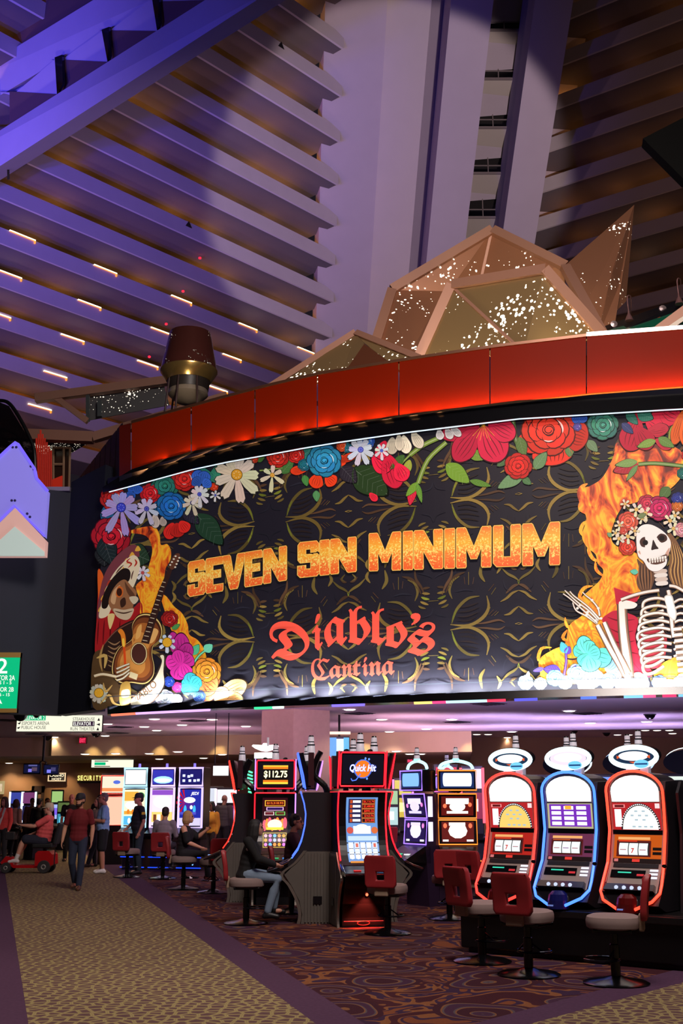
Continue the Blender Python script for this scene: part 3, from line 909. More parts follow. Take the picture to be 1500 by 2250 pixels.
def petals(pts, col, level=4, name='lily', veins=4):
    """each entry: base x, y, tip x, y, half width"""
    A = Art(level)
    for bx, by, tx, ty, w in pts:
        dx, dy = tx - bx, ty - by; L = math.hypot(dx, dy); dx /= L; dy /= L; q = (-dy, dx)
        P = [(bx + dx * L * t + q[0] * w * s, by + dy * L * t + q[1] * w * s) for t, s in ((0, 0.25), (0.3, 0.8), (0.65, 1.0), (0.9, 0.6), (1.0, 0.05), (0.92, -0.55), (0.65, -1.0), (0.3, -0.75), (0, -0.25))]
        A.blob([(bx + (p[0] - bx) * 1.04 , by + (p[1] - by) * 1.04) for p in P], dk(col, 0.28), 3)
        k = 0.85 + 0.25 * random.random()
        A.blob(P, tuple(min(255, int(v * k)) for v in col), 3)
        for i in range(veins):
            s = (i + 0.5) / veins * 1.5 - 0.75
            A.stroke([(bx + dx * L * 0.15 + q[0] * w * s * 0.4, by + dy * L * 0.15 + q[1] * w * s * 0.4), (bx + dx * L * 0.55 + q[0] * w * s * 0.9, by + dy * L * 0.55 + q[1] * w * s * 0.9), (bx + dx * L * 0.86 + q[0] * w * s * 0.7, by + dy * L * 0.86 + q[1] * w * s * 0.7)], max(0.8, w * 0.06), dk(col, 0.55))
    return A.build(name)
def leaf(bx, by, tx, ty, w, col=(52, 92, 44), level=3, name='leaf'):
    A = Art(level)
    dx, dy = tx - bx, ty - by; L = math.hypot(dx, dy); dx /= L; dy /= L; q = (-dy, dx)
    P = [(bx + dx * L * t + q[0] * w * s, by + dy * L * t + q[1] * w * s) for t, s in ((0, 0), (0.2, 0.8), (0.45, 1.0), (0.75, 0.65), (1.0, 0), (0.75, -0.65), (0.45, -1.0), (0.2, -0.8))]
    A.blob([(bx + (p[0] - bx) * 1.05, by + (p[1] - by) * 1.05) for p in P], dk(col, 0.25), 3)
    A.blob(P, col, 3)
    A.stroke([(bx, by), (tx, ty)], max(1, w * 0.09), lt(col, 0.35))
    for i in range(5):
        t = 0.15 + 0.14 * i
        for s in (1, -1):
            A.stroke([(bx + dx * L * t, by + dy * L * t), (bx + dx * L * (t + 0.16) + q[0] * w * s * 0.7, by + dy * L * (t + 0.16) + q[1] * w * s * 0.7)], max(0.8, w * 0.06), lt(col, 0.28))
    return A.build(name)
def stem(pts, w, col=(110, 134, 52), level=3):
    A = Art(level); A.stroke(pts, w + 2, dk(col, 0.35), taper=False); A.stroke(pts, w, col, taper=False); A.stroke(pts, w * 0.3, lt(col, 0.3), taper=False); return A.build('stem')
RED, CRIM, ORD, TEAL, BLUE, LAV, WHT, CRM = (206, 40, 34), (196, 30, 54), (222, 62, 30), (42, 118, 104), (36, 118, 178), (176, 160, 226), (226, 220, 220), (222, 210, 180)
# top border, left to right
rose(244, 1178, 46, (190, 30, 44), 3); rose(248, 1095, 30, RED, 3)
leaf(228, 1150, 246, 1098, 14, (30, 96, 140)); leaf(226, 1180, 246, 1240, 22, (28, 40, 42), 4)
petals([(300, 1075, 284, 1050 + 14, 14), (300, 1085, 303, 1066, 12), (296, 1085, 280, 1095, 12)], (44, 92, 190), 4, 'iris')
daisy(266, 1115, 40, LAV, (58, 66, 200), 9, 6, 0.75, rc=0.24)
rose(330, 1084, 24, (206, 34, 40), 3); rose(362, 1068, 32, TEAL, 3, hi=False)
daisy(322, 1118, 26, (208, 200, 226), (60, 62, 170), 8, 6, 0.6)
petals([(380, 1150, 368, 1184, 14), (388, 1150, 392, 1180, 16), (396, 1146, 412, 1168, 14)], RED, 4, 'poppy')
rose(376, 1112, 34, (36, 108, 190), 5); rose(350, 1112, 14, (34, 104, 150), 4)
petals([(340, 1130, 342, 1160, 10), (356, 1136, 360, 1156, 8)], (206, 188, 178), 5, 'petal')
rose(405, 1052, 30, RED, 3); petals([(440, 1060, 430, 1034, 14), (444, 1062, 452, 1036, 14), (440, 1066, 424, 1052, 12), (446, 1068, 462, 1056, 12)], (52, 96, 190), 5, 'iris')
leaf(462, 1064, 440, 1026, 14, TEAL); leaf(470, 1060, 476, 1024, 12, (44, 124, 96)); rose(470, 1070, 10, ORD, 4)
daisy(422, 1105, 22, CRM, (60, 62, 130), 8, 5, 0.5); daisy(438, 1086, 22, WHT, (56, 66, 180), 9, 6, 0.5); daisy(473, 1088, 12, WHT, (60, 70, 170), 6, 6, 0.4)
leaf(432, 1130, 488, 1196, 24, (34, 62, 44), 2); leaf(402, 1120, 436, 1150, 14, (40, 36, 52), 2)
stem([(452, 1078), (480, 1058), (512, 1050)], 4)
leaf(560, 1010, 582, 1000, 10, (66, 108, 44)); rose(610, 1004, 26, (206, 46, 34), 4); rose(556, 1008, 12, ORD, 3)
daisy(520, 1043, 52, CRM, (214, 150, 40), 9, 6, 0.35, rc=0.22); 
leaf(618, 1040, 644, 1010, 12, (66, 112, 54)); daisy(598, 1044, 24, CRM, (212, 150, 44), 6, 6, 0.75); stem([(570, 1034), (590, 1032), (620, 1028)], 3)
rose(650, 1000, 20, RED, 3); leaf(662, 1004, 690, 982, 16, TEAL); rose(668, 1022, 15, (34, 108, 128), 4)
petals([(676, 1030, 638, 1036, 10), (700, 1042, 690, 1072, 16), (716, 1046, 736, 1064, 15), (734, 1020, 760, 1006, 12), (740, 1016, 782, 998, 9)], ORD, 4, 'poppy')
rose(712, 1012, 40, (48, 142, 190), 5); leaf(668, 1044, 674, 1068, 8, (66, 132, 60)); leaf(694, 1078, 696, 1102, 8, (80, 140, 84))
rose(752, 980, 14, (220, 80, 40), 3); rose(762, 984, 12, (40, 110, 130), 3); rose(806, 970, 18, (52, 100, 190), 3)
daisy(792, 988, 30, (214, 212, 232), (74, 82, 190), 9, 6, 0.35); daisy(838, 990, 17, WHT, (60, 80, 190), 7, 6, 0.4)
leaf(776, 1030, 850, 1086, 32, (40, 62, 32), 2); leaf(750, 1026, 782, 1060, 18, (44, 38, 48), 2)
petals([(820, 1000, 856, 1034, 22), (850, 1000, 872, 1072, 24), (872, 1020, 890, 1056, 18), (846, 970, 832, 1008, 14)], (220, 34, 66), 3, 'lily')
petals([(812, 1084, 828, 1100, 8)], (216, 40, 60), 3, 'petal')
petals([(862, 962, 860, 998, 13), (886, 958, 894, 996, 13), (906, 950, 926, 984, 12), (876, 956, 878, 990, 10)], (222, 210, 186), 6, 'daisy')
stem([(980, 972), (940, 1010), (918, 1062)], 9); leaf(908, 1064, 900, 1110, 10, (206, 34, 60), 4, 'rosebud'); leaf(918, 1060, 892, 1090, 8, (110, 150, 48), 5); leaf(916, 1062, 926, 1104, 6, (92, 140, 48), 5)
stem([(964, 962), (930, 978), (900, 1000)], 9); stem([(900, 1000), (870, 1030)], 4); leaf(888, 1000, 858, 1030, 9, (60, 96, 40)); leaf(900, 1010, 888, 1050, 9, (150, 160, 60))
leaf(980, 1020, 1030, 1060, 18, (112, 150, 50), 4); leaf(1032, 1056, 1078, 1068, 7, (86, 128, 46), 4); leaf(1030, 994, 1066, 1008, 12, (110, 140, 50), 3)
petals([(1050, 935, 970, 958, 20), (1050, 940, 1000, 1012, 26), (1060, 940, 1100, 1012, 34), (1075, 930, 1130, 960, 24), (1040, 932, 990, 938, 14)], (196, 32, 66), 4, 'lily')
A = Art(5)
for i in range(7): A.stroke([(1062, 932), (1062 + (i - 3) * 8, 958 + 5 * (i % 3))], 2.4, (232, 180, 40))
A.build('stamen')
petals([(964, 944, 968, 966, 9), (980, 942, 992, 964, 9), (990, 938, 1012, 958, 8)], WHT, 6, 'daisy')
rose(1205, 945, 62, (216, 52, 34), 4); petals([(1210, 965, 1215, 1022, 44), (1240, 950, 1290, 966, 32), (1180, 950, 1150, 990, 26)], (214, 50, 34), 3, 'rose', 6)
stem([(1126, 920), (1134, 970), (1152, 1000)], 9, (76, 98, 48)); leaf(1140, 960, 1152, 1006, 12, (84, 110, 56), 5); leaf(1174, 1030, 1200, 994, 13, (96, 130, 86), 5); leaf(1150, 1040, 1094, 1072, 14, (104, 140, 96), 3); leaf(1148, 1050, 1166, 1064, 8, (70, 110, 66), 3); leaf(1110, 1010, 1092, 1024, 8, (70, 100, 60), 3)
rose(1138, 1024, 32, (206, 40, 34), 6, hi=False)
leaf(1250, 980, 1252, 1004, 10, (90, 120, 70), 3); leaf(1290, 968, 1312, 992, 10, (100, 126, 90), 3)
petals([(1270, 912, 1240, 908, 9), (1272, 912, 1262, 930, 11), (1276, 912, 1284, 928, 10)], (52, 92, 190), 5, 'iris'); rose(1268, 938, 10, (86, 72, 150), 5)
rose(1324, 934, 36, (60, 128, 110), 6)
petals([(1385, 910, 1430, 906, 22), (1400, 920, 1380, 990, 28), (1420, 920, 1470, 940, 30), (1450, 900, 1490, 920, 26), (1340, 950, 1316, 956, 14), (1400, 940, 1428, 986, 22)], (192, 32, 60), 4, 'lily')
leaf(1376, 906, 1400, 932, 10, (40, 104, 88), 5); leaf(1400, 906, 1434, 920, 14, (48, 116, 98), 5); leaf(1366, 930, 1390, 952, 9, (48, 54, 100), 6)
petals([(1420, 950, 1468, 940, 14), (1440, 966, 1474, 984, 12)], (176, 40, 58), 5, 'rosebud'); leaf(1440, 968, 1400, 982, 9, (120, 148, 66), 6); leaf(1446, 962, 1480, 982, 10, (96, 130, 60), 6)
petals([(1500, 905, 1480, 976, 14), (1510, 910, 1506, 980, 16)], (214, 92, 36), 6, 'lily'); leaf(1484, 930, 1470, 980, 9, (140, 150, 60), 5)
stem([(1402, 1020), (1440, 1018), (1500, 1024)], 7, (104, 132, 66), 5); leaf(1400, 1018, 1348, 1036, 15, (168, 46, 58), 4, 'rosebud'); leaf(1400, 1014, 1352, 1022, 9, (120, 150, 84), 5); leaf(1400, 1022, 1376, 1056, 6, (100, 136, 80), 5)
rose(1500, 1040, 14, (40, 110, 100), 4); rose(1490, 1096, 17, (50, 56, 120), 4); rose(1512, 1000, 16, RED, 4); leaf(1470, 1070, 1450, 1096, 12, (80, 110, 60), 3)
# bottom left bunch
rose(*ZD(740, 850), 20, (170, 36, 36), 5); leaf(*ZD(760, 940), *ZD(830, 900), 6, (70, 140, 70), 5)
daisy(*ZD(718, 1060), 20, (216, 222, 240), (226, 166, 40), 7, 6, 0.3, 'narcissus', rc=0.5)
petals([ZD(850, 1250) + ZD(760, 970) + (14,), ZD(850, 1250) + ZD(840, 980) + (18,), ZD(850, 1250) + ZD(910, 1070) + (16,), ZD(850, 1250) + ZD(940, 1180) + (18,), ZD(830, 1220) + ZD(710, 1260) + (18,), ZD(840, 1260) + ZD(800, 1390) + (18,), ZD(850, 1250) + ZD(900, 1370) + (16,), ZD(840, 1260) + ZD(800, 1130) + (14,)], (206, 46, 150), 5, 'lily', 3)
leaf(*ZD(940, 1170), *ZD(1000, 1080), 9, (76, 180, 130), 5); leaf(*ZD(1050, 1140), *ZD(1120, 1080), 10, (110, 206, 170), 6); stem([ZD(950, 1250), ZD(1000, 1180), ZD(1060, 1130)], 4, (90, 190, 140), 5)
rose(*ZD(1070, 1320), 34, (240, 150, 50), 5); petals([ZD(1010, 1380) + ZD(1190, 1370) + (26,), ZD(1020, 1400) + ZD(1080, 1590) + (26,), ZD(1020, 1400) + ZD(1150, 1490) + (24,)], (236, 124, 72), 5, 'rose')
petals([ZD(1150, 1560) + ZD(1420, 1420) + (20,), ZD(1180, 1580) + ZD(1390, 1560) + (16,), ZD(1150, 1580) + ZD(1250, 1470) + (16,)], (244, 180, 110), 5, 'hibiscus')
petals([ZD(930, 1450) + ZD(860, 1390) + (14,), ZD(930, 1450) + ZD(920, 1330) + (14,), ZD(930, 1450) + ZD(1010, 1380) + (15,), ZD(930, 1450) + ZD(990, 1500) + (14,), ZD(930, 1450) + ZD(850, 1500) + (14,)], (70, 196, 206), 6, 'lily', 3)
rose(*ZD(735, 1410), 13, (52, 82, 196), 6); rose(*ZD(1005, 1540), 15, (90, 130, 220), 6); rose(*ZD(700, 1560), 22, (216, 230, 250), 6); rose(*ZD(810, 1460), 13, (216, 70, 160), 6)
rose(*ZD(800, 1570), 14, (240, 220, 240), 6)
# bottom right bunch
petals([ZE(650, 1450) + ZE(530, 1390) + (16,), ZE(650, 1450) + ZE(600, 1290) + (16,), ZE(650, 1440) + ZE(680, 1330) + (14,), ZE(660, 1450) + ZE(600, 1560) + (18,), ZE(670, 1450) + ZE(860, 1500) + (22,), ZE(660, 1460) + ZE(700, 1600) + (22,), ZE(660, 1450) + ZE(760, 1420) + (16,)], (96, 206, 186), 6, 'lily', 3)
petals([ZE(820, 1560) + ZE(960, 1620) + (20,), ZE(820, 1600) + ZE(900, 1500) + (18,)], (130, 170, 226), 6, 'lily')
stem([ZE(440, 1640), ZE(460, 1520), ZE(455, 1420)], 4, (96, 60, 170), 6); leaf(*ZE(460, 1440), *ZE(415, 1340), 9, (80, 180, 190), 7); leaf(*ZE(460, 1450), *ZE(490, 1380), 8, (96, 60, 170), 7)
leaf(*ZE(500, 1640), *ZE(570, 1540), 9, (90, 60, 180), 6); leaf(*ZE(410, 1600), *ZE(260, 1580), 12, (80, 56, 160), 6); leaf(*ZE(260, 1575), *ZE(165, 1600), 5, (90, 70, 180), 6); stem([ZE(480, 1650), ZE(560, 1560)], 4, (96, 60, 170), 6)
for x, y, r, c in ((100, 1700, 18, (170, 210, 240)), (230, 1710, 15, (240, 246, 250)), (360, 1660, 20, (130, 214, 220)), (450, 1700, 17, (190, 236, 240)), (560, 1620, 24, (160, 226, 230)), (700, 1660, 24, (200, 236, 240)), (830, 1690, 20, (150, 200, 236)), (640, 1710, 22, (236, 244, 246)), (960, 1700, 20, (240, 236, 240)), (1100, 1705, 26, (246, 244, 244)), (1290, 1700, 18, (110, 150, 226)), (1380, 1720, 14, (226, 236, 240)), (1470, 1700, 16, (240, 226, 200))):
    rose(*ZE(x, y), r, c, 6, hi=False)
leaf(*ZE(110, 1690), *ZE(125, 1600), 5, (190, 210, 240), 6)

# ---- right skeleton
A = Art(4)
A.blob(zz(ZE, [(1090, 600), (1140, 640), (1250, 700), (1240, 800), (1200, 890), (1120, 880), (1085, 800), (1110, 700)]), (104, 72, 54))
A.blob(zz(ZE, [(1360, 360), (1430, 420), (1500, 560), (1560, 800), (1500, 870), (1410, 830), (1370, 720), (1390, 560)]), (126, 88, 60))
for i in range(9):
    A.stroke(zz(ZE, [(1385 + i * 10, 430 + 8 * i), (1410 + i * 12, 600), (1390 + i * 16, 720), (1430 + i * 12, 850)]), 3, ((196, 150, 90), (84, 56, 44))[i % 2])
    A.stroke(zz(ZE, [(1110 + i * 12, 650), (1105 + i * 14, 760), (1130 + i * 10, 870)]), 2.4, ((150, 104, 70), (60, 42, 36))[i % 2])
A.build('hair_print')
A = Art(4)
A.blob(zz(ZE, [(780, 1150), (830, 1090), (900, 1060), (1000, 1080), (1100, 1140), (1075, 1300), (1130, 1480), (1230, 1620), (1130, 1680), (980, 1650), (880, 1500), (800, 1400), (850, 1280)]), (190, 40, 62))
A.poly(zz(ZE, [(885, 855), (1110, 930), (1090, 980), (960, 1000), (905, 1010)]), (192, 40, 62))
for p in ([(830, 1120), (930, 1150), (1070, 1140)], [(850, 1220), (950, 1260), (1060, 1240)], [(870, 1330), (960, 1350), (1070, 1330)], [(900, 1440), (1010, 1430), (1110, 1450)], [(1040, 1500), (1120, 1600)]):
    A.stroke(zz(ZE, p), 3, (120, 18, 36))
A.blob(zz(ZE, [(1100, 1240), (1330, 1250), (1350, 1420), (1290, 1560), (1190, 1560), (1130, 1400)]), (186, 52, 66))
A.build('cloth_print')
BONE, BSH = (236, 226, 214), (150, 112, 90)
A = Art(5)
def bone(A, pts, w, z, w1=None, col=BONE, sh=BSH):
    A.stroke(zz(z, pts), w * 1.3, dk(sh, 0.6), (w1 or w) * 1.3, taper=False); A.stroke(zz(z, pts), w, sh, w1 or w, taper=False); A.stroke(zz(z, [(p[0] - 3, p[1] - 2) for p in pts]), w * 0.7, col, (w1 or w) * 0.7, taper=False)
for i in range(9):
    e = abs(i - 4)
    bone(A, [(1400, 985 + i * 62), (1280, 950 + i * 66), (1160 - 30 + e * 9, 975 + i * 68), (1095 + e * 12, 1030 + i * 68), (1140 + e * 8, 1080 + i * 68), (1240, 1085 + i * 66), (1330, 1060 + i * 62)], 6.5, ZE)
for i in range(9):
    bone(A, [(1420, 990 + i * 60), (1480, 960 + i * 62), (1560, 980 + i * 64)], 5.5, ZE)
bone(A, [(1370, 880), (1395, 1000), (1400, 1150), (1420, 1300)], 9, ZE)
for i in range(9): bone(A, [(1415 + i * 6, 1230 + i * 52), (1490 + i * 6, 1222 + i * 52)], 9, ZE)
bone(A, [(950, 965), (1060, 925), (1180, 895), (1290, 880)], 7, ZE)
bone(A, [(1380, 840), (1440, 850), (1530, 900)], 7, ZE)
A.build('ribcage_print')
A = Art(7)
A.blob(zz(ZE, [(1335, 935), (1400, 925), (1425, 1010), (1445, 1090), (1425, 1150), (1370, 1110), (1350, 1020)]), (206, 200, 190))
A.blob(zz(ZE, [(1342, 942), (1392, 935), (1415, 1010), (1432, 1085), (1420, 1135), (1378, 1100), (1358, 1020)]), (248, 246, 240))
bone(A, [(955, 1000), (970, 1250), (1000, 1500), (1010, 1670)], 17, ZE, 22)
bone(A, [(740, 1190), (850, 1400), (960, 1580), (1000, 1650)], 10, ZE, 14)
bone(A, [(800, 1165), (880, 1350), (970, 1530), (1010, 1620)], 9, ZE, 13)
A.blob(zz(ZE, [(930, 985), (1000, 970), (1090, 1000), (1060, 1040), (960, 1040)]), BONE)
for f in ([(740, 1180), (640, 1110), (550, 1060), (520, 990)], [(740, 1170), (650, 1090), (570, 1020), (490, 950), (435, 912)], [(750, 1150), (660, 1060), (580, 1000), (510, 940), (450, 882)], [(760, 1140), (680, 1050), (610, 990), (530, 930), (495, 890)], [(760, 1110), (745, 1040), (690, 970), (640, 930), (608, 898)]):
    bone(A, f, 5, ZE, 2.6)
for p in ((640, 1100), (560, 1040), (650, 1075), (585, 1010), (745, 1040), (690, 968), (720, 1150), (770, 1130)):
    A.ell(*ZE(*p), 3.2, 3, BONE, n=8)
A.build('arm_print')
A = Art(7)
for i in range(4): A.blob(zz(ZE, [(1245 + i * 6, 700 + i * 36), (1345 + i * 3, 690 + i * 36), (1350 + i * 3, 722 + i * 36), (1252 + i * 6, 730 + i * 36)]), (226, 214, 204) if i % 2 else (206, 186, 172))
SK = [(1085, 430), (1095, 340), (1150, 295), (1230, 300), (1330, 360), (1388, 440), (1385, 520), (1362, 580), (1345, 660), (1265, 712), (1195, 690), (1150, 620), (1100, 570)]
A.blob([(p[0] - 1.2, p[1] + 1.2) for p in zz(ZE, SK)], (120, 84, 70))
A.blob(zz(ZE, SK), (240, 234, 228))
A.blob(zz(ZE, [(1100, 540), (1180, 600), (1200, 560), (1150, 520)]), (206, 160, 140)); A.blob(zz(ZE, [(1340, 560), (1380, 500), (1370, 570)]), (206, 160, 140))
A.blob(zz(ZE, [(1115, 440), (1150, 405), (1200, 420), (1212, 465), (1180, 495), (1130, 488)]), (72, 46, 40)); A.blob(zz(ZE, [(1265, 410), (1300, 375), (1348, 390), (1358, 430), (1320, 455), (1275, 448)]), (66, 42, 38))
A.ell(*ZE(1165, 455), 6, 6, (24, 16, 16)); A.ell(*ZE(1312, 415), 6, 6, (24, 16, 16))
A.blob(zz(ZE, [(1235, 430), (1262, 480), (1282, 508), (1250, 515), (1218, 520), (1225, 470)]), (48, 34, 34))
A.blob(zz(ZE, [(1180, 600), (1260, 590), (1355, 560), (1345, 620), (1270, 650), (1205, 640)]), (92, 60, 50))
for i in range(7):
    x = 1195 + i * 23; y = 592 - i * 3.6
    A.poly(zz(ZE, [(x, y + 4), (x + 19, y + 1), (x + 18, y + 26), (x + 2, y + 28)]), (244, 238, 228)); A.poly(zz(ZE, [(x + 4, y + 31), (x + 20, y + 29), (x + 17, y + 48), (x + 7, y + 50)]), (236, 226, 214))
A.build('skull_print')
rose(*ZE(1290, 150), 30, (196, 44, 96), 7); rose(*ZE(1180, 110), 22, (200, 60, 84), 6); rose(*ZE(1010, 265), 24, (226, 96, 74), 8)
for x, y, r in ((1085, 160, 17), (1165, 195, 18), (1135, 240, 14), (1385, 260, 17), (1430, 215, 14), (1415, 330, 16), (935, 300, 13), (930, 420, 15), (1010, 400, 17), (1070, 350, 13), (985, 110, 12), (900, 370, 11)):
    daisy(*ZE(x, y), r, (240, 226, 196), (214, 170, 90), 5, 9, 0.1, 'blossom', rc=0.25)
rose(*ZE(1005, 495), 20, (222, 70, 50), 7); rose(*ZE(970, 350), 11, (214, 80, 64), 9); rose(*ZE(1450, 130), 14, (206, 110, 50), 8); rose(*ZE(1490, 340), 18, (226, 150, 160), 8); rose(*ZE(1450, 60), 14, (52, 62, 140), 8)
leaf(*ZE(1100, 230), *ZE(1170, 200), 6, (110, 124, 80), 10); leaf(*ZE(870, 400), *ZE(825, 370), 5, (110, 150, 110), 8); leaf(*ZE(1100, 720), *ZE(1030, 710), 6, (96, 190, 160), 6)

# ---- left skeleton with hat and guitar
A = Art(2)
A.blob(zz(ZD, [(110, 400), (200, 600), (330, 820), (480, 700), (490, 860), (400, 980), (200, 1180), (80, 1180), (90, 850), (100, 650)]), (164, 30, 34))
A.blob(zz(ZD, [(100, 420), (150, 470), (140, 620), (110, 700)]), (226, 96, 34))
for x in (110, 160, 220, 300, 420): A.stroke(zz(ZD, [(x, 860), (x - 8, 960), (x - 14, 1080)]), 3, (96, 14, 20))
A.blob(zz(ZD, [(60, 1180), (190, 1150), (240, 1300), (300, 1500), (260, 1600), (60, 1640)]), (84, 60, 36))
leaf(*ZD(360, 250), *ZD(560, 330), 26, (36, 58, 40), 2); leaf(*ZD(150, 200), *ZD(160, 380), 20, (30, 34, 38), 2)
daisy(*ZD(500, 440), 18, (230, 220, 228), (180, 60, 60), 7, 3, 0.2)
A.blob(zz(ZD, [(190, 820), (250, 810), (230, 900), (205, 940)]), (226, 196, 130))
A.build('cloth_print')
A = Art(4)
A.blob(zz(ZD, [(160, 1080), (280, 930), (440, 860), (420, 1000), (330, 1130), (300, 1290), (160, 1310), (140, 1200)]), (46, 28, 24))
for i in range(6): A.stroke(zz(ZD, [(190, 1050 + i * 42), (250, 1080 + i * 40), (300, 1050 + i * 36)]), 3.4, (150, 112, 78))
A.stroke(zz(ZD, [(150, 1090), (260, 960), (440, 862)]), 2.5, (120, 74, 60))
A.stroke(zz(ZD, [(150, 1080), (120, 1200), (140, 1320)]), 5, (170, 130, 76)); A.stroke(zz(ZD, [(90, 1200), (170, 1180), (160, 1290)]), 8, (196, 160, 90))
A.build('jacket_print')
A = Art(5)
A.blob(zz(ZD, [(96, 840), (105, 700), (150, 480), (250, 310), (380, 200), (450, 200), (472, 280), (455, 300), (400, 290), (300, 380), (200, 560), (150, 760), (140, 835)]), (120, 58, 66))
for i in range(9):
    t = i / 8; x = 115 + 330 * t ** 1.25; y = 760 - 540 * t ** 0.8
    A.blob(zz(ZD, [(x - 14, y + 26), (x + 12, y - 22), (x + 38, y + 20)]), (222, 166, 60), 3)
A.blob(zz(ZD, [(112, 838), (130, 720), (180, 560), (260, 420), (380, 300), (440, 290), (474, 350), (465, 440), (420, 560), (380, 600), (250, 700), (190, 820)]), (226, 208, 176))
A.stroke(zz(ZD, [(390, 310), (360, 340), (400, 360), (370, 395)]), 4, (178, 50, 36)); A.stroke(zz(ZD, [(430, 320), (445, 350), (425, 385)]), 4, (178, 50, 36)); A.stroke(zz(ZD, [(180, 560), (200, 520), (230, 500)]), 4, (178, 60, 40)); A.stroke(zz(ZD, [(130, 700), (160, 640), (170, 600)]), 4, (178, 60, 40))
A.stroke(zz(ZD, [(260, 450), (290, 410), (330, 370)]), 3, (90, 60, 50)); A.stroke(zz(ZD, [(420, 420), (405, 460), (400, 500)]), 3, (90, 60, 50))
A.blob(zz(ZD, [(135, 745), (150, 640), (215, 510), (310, 410), (370, 405), (392, 450), (370, 520), (280, 560), (220, 660), (180, 752)]), (30, 20, 18))
A.build('hat_print')
A = Art(6)
A.blob(zz(ZD, [(198, 720), (215, 630), (270, 540), (340, 500), (400, 560), (445, 610), (430, 680), (410, 760), (400, 820), (350, 862), (300, 820), (250, 800)]), (150, 100, 66))
A.blob(zz(ZD, [(215, 690), (240, 600), (300, 550), (270, 640), (250, 720)]), (206, 160, 116)); A.blob(zz(ZD, [(260, 630), (285, 560), (325, 580), (320, 640), (285, 660)]), (206, 100, 40)); A.ell(*ZD(292, 612), 6, 9, (60, 28, 18))
A.blob(zz(ZD, [(340, 520), (370, 560), (430, 640), (400, 660), (360, 610)]), (96, 60, 40)); A.blob(zz(ZD, [(300, 690), (340, 660), (350, 720), (310, 750)]), (58, 34, 26))
A.blob(zz(ZD, [(240, 760), (330, 770), (420, 760), (390, 840), (340, 860), (270, 830)]), (200, 176, 146)); A.stroke(zz(ZD, [(250, 780), (330, 800), (410, 780)]), 3, (70, 44, 34))
A.blob(zz(ZD, [(380, 660), (440, 650), (462, 680), (420, 720)]), (206, 190, 160))
A.build('skull_print')
A = Art(6)
GB = [(520, 806), (590, 822), (650, 880), (674, 960), (650, 1040), (596, 1090), (584, 1170), (604, 1280), (590, 1370), (520, 1430), (400, 1420), (300, 1420), (232, 1350), (236, 1220), (290, 1110), (370, 1062), (412, 1010), (406, 910), (450, 832)]
def scl(P, f, c): return [(c[0] + (p[0] - c[0]) * f, c[1] + (p[1] - c[1]) * f) for p in P]
cg = (450, 1140)
A.blob(zz(ZD, scl(GB, 1.03, cg)), (40, 24, 16)); A.blob(zz(ZD, GB), (226, 196, 120)); A.blob(zz(ZD, scl(GB, 0.965, cg)), (70, 34, 22)); A.blob(zz(ZD, scl(GB, 0.9, cg)), (120, 62, 32)); A.blob(zz(ZD, scl(GB, 0.78, (440, 1170))), (170, 98, 44)); A.blob(zz(ZD, scl(GB, 0.6, (400, 1210))), (206, 138, 66))
A.blob(zz(ZD, [(590, 940), (640, 960), (600, 1050), (560, 1060)]), (226, 170, 100)); A.blob(zz(ZD, [(450, 940), (490, 900), (480, 1000), (440, 1030)]), (226, 166, 90))
A.ell(*ZD(466, 1160), 19, 25, (40, 26, 18)); A.ell(*ZD(466, 1160), 18, 24, (226, 200, 140)); A.ell(*ZD(466, 1160), 16, 22, (74, 38, 32))
A.poly(zz(ZD, [(486, 1060), (556, 1075), (700, 590), (776, 380), (742, 372), (640, 600)]), (54, 32, 28))
for i in range(14):
    t = i / 14; x0 = 500 + (650 - 500) * t * 1.25; y0 = 1040 - 560 * t
    A.stroke(zz(ZD, [(x0, y0), (x0 + 42 - 12 * t, y0 + 8)]), 1.6, (200, 180, 150), taper=False)
A.blob(zz(ZD, [(738, 390), (760, 310), (800, 268), (832, 280), (810, 360), (770, 410)]), (96, 56, 40))
for i in range(4): A.ell(*ZD(745 + 16 * i, 370 - 26 * i), 2.4, 2, (220, 210, 190), n=8); A.ell(*ZD(790 + 12 * i, 390 - 28 * i), 2.4, 2, (220, 210, 190), n=8)
A.build('guitar_print')
A = Art(8)
A.stroke(zz(ZD, [(345, 1290), (340, 1180), (332, 1080)]), 5, (214, 74, 26), taper=False); A.blob(zz(ZD, [(318, 1090), (305, 1000), (280, 960), (310, 940), (340, 980), (350, 1050), (342, 1100)]), (230, 130, 40)); A.blob(zz(ZD, [(322, 1090), (318, 1030), (335, 1030), (340, 1090)]), (246, 200, 70))
bone(A, [(70, 1362), (150, 1345), (270, 1368)], 7, ZD, col=(226, 206, 170), sh=(130, 96, 60))
for i in range(4): bone(A, [(270, 1400 - i * 34), (330, 1380 - i * 36), (385, 1330 - i * 26)], 5, ZD, 4, (220, 206, 180), (120, 92, 60))
A.blob(zz(ZD, [(305, 1440), (385, 1420), (385, 1600), (300, 1615)]), (170, 130, 60)); A.blob(zz(ZD, [(315, 1490), (378, 1480), (378, 1540), (315, 1550)]), (226, 206, 160)); A.poly(zz(ZD, [(390, 1320), (460, 1345), (445, 1395), (378, 1370)]), (216, 196, 150))
A.stroke(zz(ZD, [(150, 1420), (170, 1500), (230, 1440)]), 5, (190, 150, 84)); A.stroke(zz(ZD, [(120, 1610), (200, 1530), (240, 1600), (300, 1620)]), 6, (190, 150, 84))
A.build('hand_print')
daisy(*ZD(110, 1510), 22, (200, 190, 170), (222, 160, 40), 11, 5, 0.2, 'sunflower', rc=0.45)
A = Art(7)
